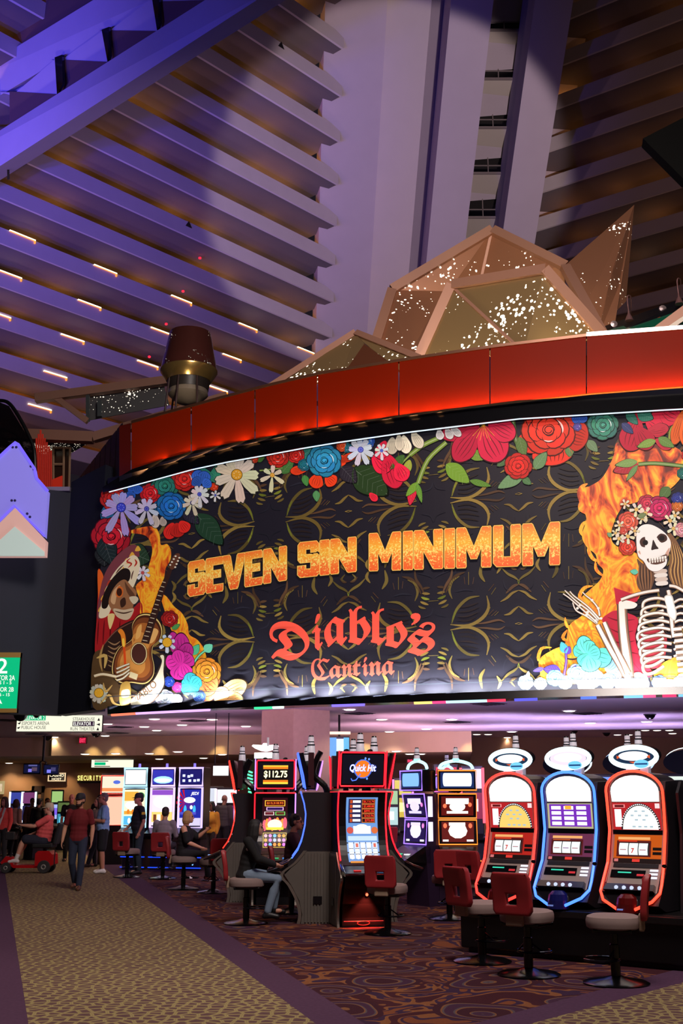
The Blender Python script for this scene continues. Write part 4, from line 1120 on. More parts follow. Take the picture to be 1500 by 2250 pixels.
A.blob(zz(ZD, [(610, 1166), (680, 1160), (705, 1200), (690, 1330), (698, 1440), (650, 1530), (560, 1612), (460, 1625), (385, 1625), (400, 1560), (500, 1470), (590, 1390), (640, 1290), (672, 1210)]), (60, 44, 34))
A.blob(zz(ZD, [(655, 1180), (690, 1185), (684, 1320), (690, 1430), (640, 1520), (550, 1604), (440, 1618), (395, 1612), (412, 1560), (510, 1475), (600, 1395), (655, 1290), (672, 1220)]), (234, 222, 190))
vs, fs = text_geo('DIABLO', 0.012)
xm = max(v[0] for v in vs); P0, P1, P2 = Vector(ZD(392, 1606)), Vector(ZD(540, 1555)), Vector(ZD(636, 1440))
def on_curve(x, y):
    t = x / xm
    c = P0 * (1 - t) ** 2 + P1 * 2 * t * (1 - t) + P2 * t * t
    tg = (P1 - P0) * (2 * (1 - t)) + (P2 - P1) * (2 * t); tg.normalize()
    nrm = Vector((tg.y, -tg.x))
    return tuple(c + nrm * (y * 22 + 1) + tg * (y * 3))
A.geo([on_curve(*v) for v in vs], fs, (120, 84, 56))
A.build('ribbon_print')

# ---- lettering
def letter_mat():
    m, nt, b = nodes_of('letter_print')
    a = nt.nodes.new('ShaderNodeAttribute'); a.attribute_name = 'Col'
    tc = nt.nodes.new('ShaderNodeTexCoord')
    nz = nt.nodes.new('ShaderNodeTexNoise'); nz.inputs['Scale'].default_value = 26; nz.inputs['Detail'].default_value = 4; nz.inputs['Roughness'].default_value = 0.7
    nt.links.new(tc.outputs['Object'], nz.inputs['Vector'])
    sep = nt.nodes.new('ShaderNodeSeparateColor'); nt.links.new(a.outputs['Color'], sep.inputs[0])
    h = sep.outputs[0]
    base = ramp(nt, [(0.0, (236, 92, 40)), (0.35, (240, 120, 48)), (0.62, (240, 170, 52)), (0.8, (242, 150, 50)), (1.0, (236, 110, 44))])
    nt.links.new(h, base.inputs[0])
    # worn flecks, densest across the middle of the letters
    bump = math_node(nt, 'SUBTRACT', 1.0, math_node(nt, 'MULTIPLY', math_node(nt, 'ABSOLUTE', math_node(nt, 'SUBTRACT', h, 0.48)), 1.5))
    fl_ = math_node(nt, 'GREATER_THAN', math_node(nt, 'ADD', nz.outputs['Fac'], math_node(nt, 'MULTIPLY', bump, 0.17)), 0.675)
    mx = nt.nodes.new('ShaderNodeMix'); mx.data_type = 'RGBA'
    nt.links.new(fl_, mx.inputs[0]); nt.links.new(base.outputs[0], mx.inputs[6]); mx.inputs[7].default_value = lin((244, 214, 110))
    nt.links.new(mx.outputs[2], b.inputs['Base Color']); nt.links.new(mx.outputs[2], b.inputs['Emission Color'])
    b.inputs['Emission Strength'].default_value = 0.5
    b.inputs['Roughness'].default_value = 0.55
    return m
M_letter = letter_mat()
T = 0.27
GL = {
    'S': [(0.12, 0), (0.88, 0), (1, 0.08), (1, 0.56), (0.9, 0.63), (0.36, 0.63), (0.36, 0.80), (0.62, 0.80), (0.62, 0.70), (0.97, 0.70), (0.97, 0.92), (0.87, 1), (0.12, 1), (0.02, 0.92), (0.02, 0.5), (0.12, 0.42), (0.62, 0.42), (0.62, 0.21), (0.36, 0.21), (0.36, 0.32), (0, 0.32), (0, 0.08)],
    'E': [(0.04, 0), (0.94, 0), (0.98, 0.04), (0.98, 0.20), (0.38, 0.20), (0.38, 0.42), (0.84, 0.42), (0.84, 0.62), (0.38, 0.62), (0.38, 0.80), (0.98, 0.80), (0.98, 0.96), (0.94, 1), (0.04, 1), (0, 0.96), (0, 0.04)],
    'V': [(0.36, 0), (0.64, 0), (0.68, 0.05), (1, 0.95), (0.97, 1), (0.70, 1), (0.66, 0.96), (0.5, 0.42), (0.34, 0.96), (0.30, 1), (0.03, 1), (0, 0.95), (0.32, 0.05)],
    'N': [(0.03, 0), (0.29, 0), (0.31, 0.03), (0.31, 0.48), (0.66, 0.02), (0.70, 0), (0.97, 0), (1, 0.03), (1, 0.97), (0.97, 1), (0.71, 1), (0.69, 0.97), (0.69, 0.52), (0.34, 0.98), (0.30, 1), (0.03, 1), (0, 0.97), (0, 0.03)],
    'I': [(0.06, 0), (0.94, 0), (1, 0.03), (1, 0.97), (0.94, 1), (0.06, 1), (0, 0.97), (0, 0.03)],
    'M': [(0.02, 0), (0.25, 0), (0.27, 0.03), (0.27, 0.50), (0.42, 0.22), (0.58, 0.22), (0.73, 0.50), (0.73, 0.03), (0.75, 0), (0.98, 0), (1, 0.03), (1, 0.97), (0.98, 1), (0.76, 1), (0.73, 0.97), (0.5, 0.50), (0.27, 0.97), (0.24, 1), (0.02, 1), (0, 0.97), (0, 0.03)],
    'U': [(0.12, 0), (0.88, 0), (1, 0.09), (1, 0.97), (0.97, 1), (0.68, 1), (0.65, 0.97), (0.65, 0.22), (0.35, 0.22), (0.35, 0.97), (0.32, 1), (0.03, 1), (0, 0.97), (0, 0.09)],
}
LT = [(413, 1236), (451, 1229), (628, 1200), (655, 1193), (783, 1180), (811, 1173), (1229, 1147)]
LB = [(413, 1311), (451, 1304), (628, 1274), (655, 1269), (783, 1255), (811, 1254), (1229, 1240)]
WORD = [('S', 413, 451), ('E', 453, 490), ('V', 489, 538), ('E', 538, 576), ('N', 579, 629), ('S', 654, 701), ('I', 703, 723), ('N', 726, 782), ('M', 811, 880), ('I', 886, 906), ('N', 910, 972), ('I', 977, 998), ('M', 1003, 1078), ('U', 1084, 1143), ('M', 1148, 1229)]
def fine(P, k=4):
    out = []
    for i, p in enumerate(P):
        q = P[(i + 1) % len(P)]
        m = max(1, int(math.hypot(q[0] - p[0], q[1] - p[1]) * k))
        out += [(p[0] + (q[0] - p[0]) * j / m, p[1] + (q[1] - p[1]) * j / m) for j in range(m)]
    return out
def out_poly(P, d):                # polygon grown by d
    n = len(P); r = []
    ar = sum(P[i][0] * P[(i + 1) % n][1] - P[(i + 1) % n][0] * P[i][1] for i in range(n))
    sg = 1 if ar > 0 else -1
    for i in range(n):
        a, b, c = P[i - 1], P[i], P[(i + 1) % n]
        t1 = Vector((b[0] - a[0], b[1] - a[1])); t2 = Vector((c[0] - b[0], c[1] - b[1]))
        t1.normalize(); t2.normalize()
        n1 = Vector((t1.y, -t1.x)) * sg; n2 = Vector((t2.y, -t2.x)) * sg
        nn = n1 + n2
        if nn.length < 1e-4: nn = n1
        nn.normalize(); k = 1 / max(0.5, nn.dot(n1))
        r.append((b[0] + nn.x * d * k, b[1] + nn.y * d * k))
    return r
for ch, xa, xb in WORD:
    def mp(u, v):
        x = xa + (xb - xa) * u
        return (x, interp(LB, x) + (interp(LT, x) - interp(LB, x)) * v)
    P = [mp(*p) for p in GL[ch]]
    A = Art(9)
    A.poly(out_poly(P, 3.2), (34, 22, 20)); A.poly(out_poly(P, 1.7), (244, 196, 96))
    o = A.build('letter_outline')
    # fill sliced into rows so that the height runs through the colour attribute
    B = Art(9); B.off += 0.002
    F = fine(GL[ch], 6)
    tr = tessellate_polygon([[Vector((p[0], p[1], 0)) for p in F]])
    bm = bmesh.new()
    vv = [bm.verts.new((p[0], p[1], 0)) for p in F]
    for t in tr:
        try: bm.faces.new([vv[i] for i in t])
        except ValueError: pass
    for s in range(1, 10):
        bmesh.ops.bisect_plane(bm, geom=bm.verts[:] + bm.edges[:] + bm.faces[:], plane_co=(0, s / 10, 0), plane_no=(0, 1, 0))
    bm.verts.index_update()
    me = bpy.data.meshes.new('letter')
    cs = [v.co.copy() for v in bm.verts]
    me.from_pydata([tuple(W(*mp(c.x, c.y), B.off)) for c in cs], [], [[v.index for v in f.verts] for f in bm.faces])
    at = me.color_attributes.new('Col', 'FLOAT_COLOR', 'POINT')
    at.data.foreach_set('color', [x for c in cs for x in (c.y, c.y, c.y, 1)])
    bm.free()
    me.materials.append(M_letter)
    lo = bpy.data.objects.new('letter', me); COL.objects.link(lo); lo.parent = board
M_scar = print_mat('scarlet_print', 0.5)
def worn(m):
    nt = m.node_tree; b = nt.nodes['Principled BSDF']
    return m
def fraktur(s, quads, level=9, col=(238, 84, 66)):
    """blackletter: each glyph is fitted to its own box (x0, x1, top at x0, top at x1, bottom at x0, bottom at x1)"""
    for ch, q in zip(s, quads):
        vs, fs = text_geo(ch, 0.008)
        xa = min(v[0] for v in vs); xb = max(v[0] for v in vs); ya = min(v[1] for v in vs); yb_ = max(v[1] for v in vs)
        A = Art(level)
        def mp(v, grow=0):
            u = (v[0] - xa) / (xb - xa); w = (v[1] - ya) / (yb_ - ya)
            x = q[0] + (q[1] - q[0]) * u
            return ZG(x, (q[4] + (q[5] - q[4]) * u) * (1 - w) + (q[2] + (q[3] - q[2]) * u) * w)
        A.geo([mp(v) for v in vs], fs, col)
        A.build('letter', M_scar)
fraktur('\U0001d56f\U0001d58e\U0001d586\U0001d587\U0001d591\U0001d594\u2019\U0001d598', [(108, 408, 292, 285, 612, 560), (425, 508, 238, 230, 522, 500), (518, 692, 262, 250, 488, 470), (700, 866, 185, 165, 476, 455), (868, 985, 205, 190, 480, 462), (976, 1142, 292, 285, 500, 480), (1165, 1240, 232, 225, 322, 310), (1140, 1350, 310, 290, 560, 530)])
fraktur('\u212d\U0001d586\U0001d593\U0001d599\U0001d58e\U0001d593\U0001d586', [(420, 560, 572, 566, 740, 728), (556, 650, 622, 616, 722, 714), (648, 732, 612, 606, 714, 708), (730, 790, 590, 584, 706, 700), (800, 850, 562, 556, 708, 700), (850, 952, 594, 586, 704, 696), (950, 1046, 590, 582, 700, 690)])
# thin seam of the sheet near its lower edge
A = Art(10)
A.stroke([(x, yb(x) - 22 - (x > 900) * 0) for x in XS[:-2]], 1.6, (40, 44, 50), n=2, taper=False)
A.build('sheet_seam')

# ---- lights that belong to the billboard
strip_t = MB().tube([W(x, yt(x) + 0.5, 0.235) for x in [240] + XS[1:]], 0.012, 6).build('edge_light', glow((226, 240, 255), 1.2), board)
segs = [(246, 300, (255, 120, 90)), (300, 460, (214, 170, 255)), (560, 600, (60, 230, 150)), (600, 622, (220, 255, 240)), (730, 800, (130, 110, 255)), (910, 950, (255, 220, 120)), (950, 980, (255, 70, 130)), (980, 1070, (190, 240, 255)), (1070, 1110, (255, 60, 90)), (1130, 1180, (90, 90, 255)), (1275, 1310, (90, 120, 255)), (1370, 1412, (130, 200, 255)), (1412, 1440, (255, 90, 140)), (1455, 1485, (255, 60, 110)), (1490, 1540, (120, 190, 230))]
for xa, xb, c in segs:
    xs_ = [xa + (xb - xa) * i / 4 for i in range(5)]
    MB().tube([W(x, yb(x) + 18, 0.14) for x in xs_], 0.035, 6).build('colour_light', glow(c, 1.5), board)
# LED battens in the lower lip that graze up the sheet
for i in range(len(XS) - 1):
    a, b_ = XS[i] if i else 240, XS[i + 1]
    p, q = W(a, yb(a) - 2, 0.17), W(b_, yb(b_) - 2, 0.17)
    c = (p + q) / 2
    L = (q - p).length
    x = 0.5 * (a + b_)
    pw = interp([(200, 10), (330, 20), (500, 30), (620, 40), (900, 40), (1080, 28), (1180, 19), (1500, 20), (1700, 20)], x)
    o = lamp('batten', 'AREA', c, pw, (0.86, 0.93, 1.0), None, L, 0.05)
    zax = -(Vector((0, 0, 1)) + Vector((c.x, c.y, 0)).normalized() * 0.25).normalized()
    xax = (q - p).normalized(); yax = zax.cross(xax).normalized(); xax = yax.cross(zax)
    o.rotation_euler = Matrix((xax, yax, zax)).transposed().to_euler()

# ================================================================== AMBER GLASS PARAPET
M_amber = mat('amber_glass', (96, 17, 4), 0.5, emit=(150, 34, 2), strength=0.2, vary=0.12, scale=1.2, spec=0.06)
para = thing('glass_parapet', 'curved parapet of amber orange glass panels above the billboard', 'parapet', (0, 0, 0))
JO = [288, 420, 560, 697, 876, 1076, 1288, 1520, 1740]
for a, b_ in zip(JO, JO[1:]):
    xs_ = [a + 1.2 + (b_ - a - 2.4) * i / 5 for i in range(6)]
    wall_band('glass_panel', xs_, yot, yob, 0.05, 0.05, M_amber, 0.05, para)
wall_band('top_rail', [288, 350, 420, 500, 600, 700, 800, 900, 1000, 1100, 1200, 1288], lambda x: yot(x) - 5, lambda x: yot(x) + 1, 0.08, 0.08, mat('bronze_rail', (120, 84, 66), 0.35, 0.6), 0.12, para)
wall_band('top_rail', [1288, 1400, 1500, 1620, 1740], lambda x: yot(x) - 8, lambda x: yot(x) + 1, 0.08, 0.08, mat('steel_rail', (196, 176, 176), 0.3, 0.8), 0.12, para)
MB().tube([W(x, yob(x) - 2, 0.075) for x in [290, 350, 420, 500, 600, 700, 800, 900, 1000, 1100, 1200, 1300, 1400, 1500, 1620, 1740]], 0.022, 6).build('glow_line', glow((255, 104, 14), 0.9), para)
wall_band('end_panel', [262, 275, 287], lambda x: yot(x), lambda x: yob(x), 0.0, 0.02, mat('amber_end', (110, 26, 10), 0.4), 0.1, para)
XP = [300 + 60 * i for i in range(25)]
for a, b_ in zip(XP, XP[1:]):
    p, q = W(a, yob(a) - 3, 0.20), W(b_, yob(b_) - 3, 0.20)
    c = (p + q) / 2
    o = lamp('parapet_batten', 'AREA', c, 7.0, (1.0, 0.42, 0.10), None, (q - p).length, 0.03)
    zax = -(Vector((0, 0, 1)) + Vector((c.x, c.y, 0)).normalized() * 0.45).normalized()
    xax = (q - p).normalized(); yax = zax.cross(xax).normalized(); xax = yax.cross(zax)
    o.rotation_euler = Matrix((xax, yax, zax)).transposed().to_euler()

# ================================================================== PERFORATED METAL SCULPTURE ON THE MEZZANINE
def perforated(name, rgb, rough=0.35, thr=0.60, scale=2.2, em=2.6, metal=0.4):  # holes are glowing spots, the light from behind put into the emission
    m, nt, b = nodes_of(name)
    b.inputs['Base Color'].default_value = lin(rgb); b.inputs['Metallic'].default_value = metal; b.inputs['Roughness'].default_value = rough
    tc = nt.nodes.new('ShaderNodeTexCoord')
    big = nt.nodes.new('ShaderNodeTexNoise'); big.inputs['Scale'].default_value = scale * 0.35; big.inputs['Detail'].default_value = 1
    nt.links.new(tc.outputs['Object'], big.inputs['Vector'])
    nz = nt.nodes.new('ShaderNodeTexNoise'); nz.inputs['Scale'].default_value = scale; nz.inputs['Distortion'].default_value = 1.6
    nt.links.new(tc.outputs['Object'], nz.inputs['Vector'])
    mx = nt.nodes.new('ShaderNodeMix'); mx.data_type = 'RGBA'; mx.inputs[0].default_value = 0.10
    nt.links.new(tc.outputs['Object'], mx.inputs[6]); nt.links.new(nz.outputs['Color'], mx.inputs[7])
    vo = nt.nodes.new('ShaderNodeTexVoronoi'); vo.inputs['Scale'].default_value = scale * 5.5; vo.inputs['Randomness'].default_value = 1.0
    nt.links.new(mx.outputs[2], vo.inputs['Vector'])
    inside = math_node(nt, 'LESS_THAN', vo.outputs['Distance'], math_node(nt, 'MULTIPLY', math_node(nt, 'SUBTRACT', math_node(nt, 'ADD', math_node(nt, 'MULTIPLY', big.outputs['Fac'], 0.6), math_node(nt, 'MULTIPLY', nz.outputs['Fac'], 0.4)), thr - 0.14), 2.2))
    nt.links.new(math_node(nt, 'MULTIPLY', inside, em), b.inputs['Emission Strength'])
    b.inputs['Emission Color'].default_value = (1.0, 0.88, 0.68, 1)
    return m
M_perf = perforated('perforated_copper', (168, 116, 88), thr=0.59)
M_perf2 = perforated('perforated_gold', (160, 132, 92), 0.32, thr=0.59)
M_perf3 = perforated('perforated_steel', (110, 110, 110), 0.35, 0.56, 2.6, 1.6)
M_bar = mat('copper_bar', (172, 126, 106), 0.5, 0.2)
M_chan = mat('bronze_inner', (140, 84, 60), 0.4, 0.6)
def Pm(px, py, back): return W(px, py, -back)
sculpt = thing('metal_sculpture', 'large faceted copper sculpture of perforated triangular plates above the parapet', 'sculpture', Pm(1060, 760, 1.4))
def rel(root, pts): return [p - root.location for p in pts]
def facet(root, pts, material, name='plate'):
    q = rel(root, pts)
    n = (q[1] - q[0]).cross(q[2] - q[0]).normalized() * 0.03
    return MB().prism(q, n).build(name, material, root)
def bar(root, a, b, w=0.2, name='edge_bar', material=None):
    a, b = rel(root, [a, b])
    d = (b - a).normalized()
    s = d.cross(Vector((0, 1, 0))).normalized() * w / 2
    u = Vector((0, 1, 0)) * w / 2
    mb = MB()
    mb.prism([a - s - u, a + s - u, a + s + u, a - s + u], b - a)
    return mb.build(name, material or M_bar, root)
V1, V2, V3 = Pm(861, 637, 2.4), Pm(1080, 506, 3.2), Pm(1240, 585, 2.8)
V4, V5, V6, V7 = Pm(818, 775, 1.4), Pm(898, 800, 1.2), Pm(990, 628, 1.3), Pm(1056, 614, 3.4)
V8, V9, V10, V11, V12 = Pm(1195, 594, 0.6), Pm(1326, 742, 1.2), Pm(1150, 775, 0.5), Pm(915, 795, 1.0), Pm(985, 640, 3.0)
facet(sculpt, [V1, V2, V7, V12], M_perf); facet(sculpt, [V2, V3, Pm(1240, 700, 3.4), V7], M_perf); facet(sculpt, [V1, V12, V5, V4], M_perf)
facet(sculpt, [V7, Pm(1240, 700, 3.4), Pm(1150, 780, 3), Pm(990, 770, 3.2), V12], M_chan, 'inner_plate')
facet(sculpt, [V6, V10, V11], M_perf2); facet(sculpt, [V6, V8, V9, V10], M_perf2); facet(sculpt, [V6, V11, V5, Pm(985, 640, 2.4)], M_chan, 'inner_plate')
for a, b in ((V1, V2), (V2, V3), (V3, V9), (V6, V8), (V8, V9), (V6, V11), (V1, V4), (V6, V10), (V2, V7)):
    bar(sculpt, a, b, 0.2 if (a, b) not in ((V2, V7), (V6, V10)) else 0.06)
wing = thing('metal_wing', 'tall leaf shaped perforated copper wing right of the sculpture', 'sculpture', Pm(1320, 720, 2.2))
facet(wing, [Pm(1240, 584, 2.9), Pm(1393, 450, 3.6), Pm(1345, 745, 2.0), Pm(1282, 680, 2.2)], M_perf)
facet(wing, [Pm(1393, 450, 3.6), Pm(1375, 662, 2.8), Pm(1316, 722, 2.0), Pm(1345, 600, 2.4)], M_perf)
bar(wing, Pm(1240, 584, 2.9), Pm(1316, 730, 2.0), 0.1)
low = thing('metal_fin', 'low perforated golden fin on the parapet left of the sculpture', 'sculpture', Pm(760, 800, 1.0))
facet(low, [Pm(585, 865, 0.8), Pm(780, 732, 1.6), Pm(800, 755, 1.2), Pm(748, 830, 0.7)], M_perf2); facet(low, [Pm(780, 732, 1.6), Pm(915, 786, 0.8), Pm(880, 815, 0.7), Pm(798, 752, 1.4)], M_perf2)
facet(low, [Pm(800, 755, 1.2), Pm(880, 815, 0.7), Pm(748, 830, 0.7)], M_chan, 'inner_plate')
bar(low, Pm(565, 868, 0.9), Pm(780, 731, 1.6), 0.13); bar(low, Pm(780, 731, 1.6), Pm(920, 787, 0.8), 0.13)
for px, c, e in ((900, 0.5, 60), (1010, 0.45, 80), (1120, 0.4, 90), (1230, 0.4, 90), (1330, 1.2, 60), (730, 0.4, 25)):
    p = Pm(px, yot(px), c); p.z = 9.3
    lamp('uplight', 'SPOT', p, e * 1.1, (1.0, 0.84, 0.52), Pm(px + 20, 620, 2.4), 0.1, spot=110, blend=1)

# ---- studded drum lantern on legs
dp = Pm(414, 845, 2.2)
drum = thing('drum_lantern', 'studded copper drum lantern with a golden rim on thin legs', 'lantern', dp)
k = (dp - EYE).length / FPX
M_drum = perforated('studded_drum', (96, 50, 44), 0.25, 0.66, 5.0, 1.4)
MB().lathe([(45 * k, 118 * k), (61 * k, 32 * k)], 28).build('drum', M_drum, drum, True)
MB().lathe([(62 * k, 32 * k), (62 * k, 28 * k), (48 * k, 6 * k), (40 * k, 6 * k), (58 * k, 32 * k)], 28).build('golden_rim', mat('gold_rim', (226, 186, 110), 0.25, 0.9), drum, True)
MB().lathe([(47 * k, 8 * k), (43 * k, -14 * k), (42 * k, -14 * k), (44 * k, 8 * k)], 24).build('collar', mat('dark_collar', (40, 34, 32), 0.4), drum, True)
MB().lathe([(42 * k, -14 * k), (43 * k, -24 * k), (26 * k, -40 * k), (0.0, -44 * k)], 24).build('bowl', mat('frosted_bowl', (120, 108, 96), 0.4), drum, True)
for a in (60, 140, 215, 250, 300):
    x, y = math.cos(math.radians(a)), math.sin(math.radians(a))
    MB().tube([(46 * k * x, 46 * k * y, 6 * k), (58 * k * x, 58 * k * y, -116 * k)], 2.2 * k, 8).build('leg', mat('leg_iron', (52, 34, 34), 0.4), drum)
lamp('lantern_spot', 'SPOT', dp + Vector((0.1, -1.6, -0.9)), 26, (1.0, 0.85, 0.6), dp + Vector((0, 0, 0.1)), 0.1, spot=70)  # spot in front of the drum, aimed at it from outside

# ---- roof frame at the far left of the mezzanine
YR = 31.0
roof = thing('roof_frame', 'pale angled roof frame with a perforated glass screen at the far left of the mezzanine', 'canopy', at_y(240, 940, YR))
for a, b, w in (((78, 876), (370, 836), 0.24), ((-40, 952), (205, 962), 0.3), ((205, 962), (500, 872), 0.26), ((115, 868), (193, 926), 0.16)):
    bar(roof, at_y(*a, YR), at_y(*b, YR), w, 'beam')
bar(roof, at_y(193, 868, YR), at_y(193, 926, YR), 0.1, 'post', mat('steel_post', (130, 140, 140), 0.3, 0.8)); bar(roof, at_y(219, 880, YR), at_y(219, 916, YR), 0.12, 'post', mat('steel_post'))
facet(roof, [at_y(193, 872, YR + .2), at_y(360, 846, YR + .2), at_y(372, 890, YR + .2), at_y(193, 924, YR + .2)], M_perf3, 'screen')
facet(roof, [at_y(-40, 952, YR + .3), at_y(210, 964, YR + .1), at_y(150, 1000, YR + 2.5), at_y(-40, 990, YR + 2.5)], perforated('perforated_soffit', (60, 40, 34), 0.4, 0.52, 3.2, 1.5), 'soffit_plate')

# ---- things by the far left: escalator rail, red glass pillar, shop window
es = thing('escalator', 'escalator end with glass side and black handrail behind the glowing chevron sign', 'escalator', at_y(60, 1080, 29.0))
def R_(pts, y): return [at_y(px, py, y) - es.location for px, py in pts]
rail = catmull(R_([(-40, 884), (0, 880), (22, 888), (45, 922), (62, 955), (74, 985), (77, 1020), (76, 1085)], 29.0), 5)
MB().tube(rail, 0.05, 8).build('handrail', mat('handrail_rubber', (12, 12, 14), 0.3), es)
MB().prism(R_([(-40, 888), (0, 884), (20, 892), (60, 958), (72, 990), (74, 1085), (-40, 1085)], 29.0), (0, 0.02, 0)).build('glass_side', mat('smoked_glass', (40, 34, 40), 0.05, trans=0.85), es)
MB().tube(catmull(R_([(-40, 935), (10, 945), (48, 975), (50, 1085)], 29.1), 4), 0.03, 6).build('inner_rail', mat('steel_post'), es)
pil = thing('glass_pillar', 'ribbed red glass pillar beside the escalator', 'pillar', at_y(98, 1080, 30.2))
for i in range(8):
    x = 80 + i * 4.6
    a = at_y(x, 945 + abs(i - 2.0) * 9, 30.2) - pil.location; b = at_y(x + 0.5, 1086, 30.2) - pil.location
    MB().tube([a, b], 0.026, 6).build('glass_rib', mat('red_glass', (196, 60, 44), 0.2, emit=(190, 40, 26), strength=0.25), pil)
shopw = thing('shop_window', 'small pale framed shop window left of the walnut wall', 'window', at_y(135, 1082, 32.0))
def S_(px, py, y=32.0): return at_y(px, py, y) - shopw.location
for a, b in (((115, 984), (156, 984)), ((117, 984), (117, 1082)), ((140, 984), (139, 1082)), ((154, 984), (151, 1082)), ((116, 1020), (140, 1020))):
    p, q = S_(*a), S_(*b)
    MB().tube([p, q], 0.035, 4).build('frame', mat('cream_frame', (176, 142, 116), 0.5), shopw)
MB().prism([S_(117, 986, 32.1), S_(153, 986, 32.1), S_(151, 1082, 32.1), S_(117, 1082, 32.1)], (0, 0.03, 0)).build('pane', mat('warm_pane', (60, 40, 34), 0.2), shopw)
for x in (116, 152):
    p = S_(x, 1082)
    MB().box(p.x - 0.05, p.x + 0.05, p.y - 0.05, p.y + 0.05, 8.9 - shopw.location.z, p.z).build('post', mat('cream_frame'), shopw)
MB().prism([S_(114, 1055, 32.0), S_(137, 1046, 32.0), S_(136, 1082, 32.0), S_(114, 1082, 32.0)], (0, -0.05, 0)).build('poster', glow((200, 40, 20), 0.5), shopw)

# ---- glowing chevron sign
YS = wl0.y - 0.32
chev = thing('chevron_sign', 'glowing violet and peach layered chevron sign on the dark left wall', 'sign', at_y(0, 1222, YS))
def C_(pts, y): return [at_y(px, py, y) - chev.location for px, py in pts]
vio = [(-112, 1100), (-40, 1040), (22, 982), (29, 974), (34, 972), (40, 976), (76, 1030), (80, 1050), (105, 1079), (98, 1180), (31, 1112), (-38, 1182), (-112, 1240)]
MB().prism(C_(vio, YS), (0, 0.2, 0)).build('violet_plate', mat('violet_acrylic', (120, 116, 190), 0.35, emit=(150, 138, 250), strength=0.55), chev)
for P_, r in (([(-112, 1100), (-40, 1040), (22, 982), (34, 972), (40, 976), (76, 1030), (80, 1050), (105, 1079)], 0.035), ([(98, 1178), (31, 1111), (-38, 1181), (-112, 1240)], 0.03)):
    MB().tube(C_(P_, YS - 0.02), r, 6).build('edge_light', glow((120, 100, 255), 1.1), chev)
MB().prism(C_([(-112, 1258), (-38, 1186), (33, 1116), (100, 1187), (98, 1221), (-112, 1221)][1:5] + [(-75, 1221)], YS - 0.12), (0, 0.25, 0)).build('peach_plate', mat('peach_acrylic', (214, 178, 170), 0.4, emit=(240, 180, 168), strength=0.42), chev)
MB().prism(C_([(-38, 1221), (32, 1157), (97, 1212), (97, 1221)], YS - 0.16), (0, 0.06, 0)).build('pale_plate', mat('pale_acrylic', (190, 206, 200), 0.4, emit=(196, 214, 206), strength=0.45), chev)
for x, y in ((28, 983), (36, 983), (26, 1100), (33, 1100), (60, 1129), (66, 1136), (68, 1025), (75, 1032)):
    MB().lathe([(0.03, 0), (0.03, 0.02)], 8, Matrix.Translation(at_y(x, y, YS - 0.01) - chev.location) @ Matrix.Rotation(PI / 2, 4, 'X')).build('bolt', mat('bolt', (60, 50, 110), 0.4), chev)

# ---- lettered signs
M_signw = glow((250, 250, 225), 1.05)
M_green = glow((0, 196, 130), 0.95)
def sign_box(name, label, px0, px1, py0, py1, y, face, cat='sign', depth=0.12, rim=None):
    a, b = at_y(px0, py1, y), at_y(px1, py0, y)
    t = thing(name, label, cat, ((a.x + b.x) / 2, y, a.z))
    w, h = b.x - a.x, b.z - a.z
    MB().box(-w / 2, w / 2, 0, depth, 0, h).build('case', mat('sign_case', (40, 36, 30), 0.4), t)
    MB().box(-w / 2 + 0.01, w / 2 - 0.01, -0.015, 0, 0.01, h - 0.01).build('face', face, t)
    return t, w, h
def write(t, s, x, z, w, h, material, y=-0.03, bold=0.0, name='lettering'):
    mb = MB(); letters(mb, s, x, z, w, h, y, bold)
    return mb.build(name, material, t)
yS = wl0.y - 0.3
t, w, h = sign_box('elevator_sign', 'green backlit elevator sign with a white number two on the dark left wall', -92, 46, 1434, 1566, yS, M_green)
kx = (yS / FPX) * 1.02
def gx(px): return at_y(px, 1500, yS).x - t.location.x
def gz(py): return at_y(20, py, yS).z - t.location.z
MB().box(-w / 2, w / 2, -0.04, 0.12, gz(1445), gz(1434)).build('gold_band', mat('gold_band', (190, 150, 80), 0.4), t); MB().box(-w / 2, w / 2, -0.04, 0.12, gz(1566), gz(1557)).build('gold_band', mat('gold_band'), t)
M_wt = glow((255, 255, 245), 1.1)
write(t, '2', gx(-8), gz(1480), gx(15) - gx(-8), gz(1447) - gz(1480), M_wt, bold=0.01)
for s, x1, y0, y1, wd in (('ELEVATOR 2A', 33, 1484, 1495, 66), ('FLOORS 1 - 5', 26, 1496, 1504, 60), ('ELEVATOR 2B', 32, 1510, 1520, 66), ('FLOORS 6 - 15', 24, 1523, 1530, 62)):
    write(t, s, gx(x1 - wd), gz(y1), gx(x1) - gx(x1 - wd), gz(y0) - gz(y1), M_wt, bold=0.012)
mb = MB(); c = [(2, 1534), (9, 1547), (4, 1545), (3, 1553), (0, 1553), (0, 1545), (-6, 1547)]
mb.poly([(gx(a), -0.03, gz(b)) for a, b in c]); mb.build('arrow', M_wt, t)

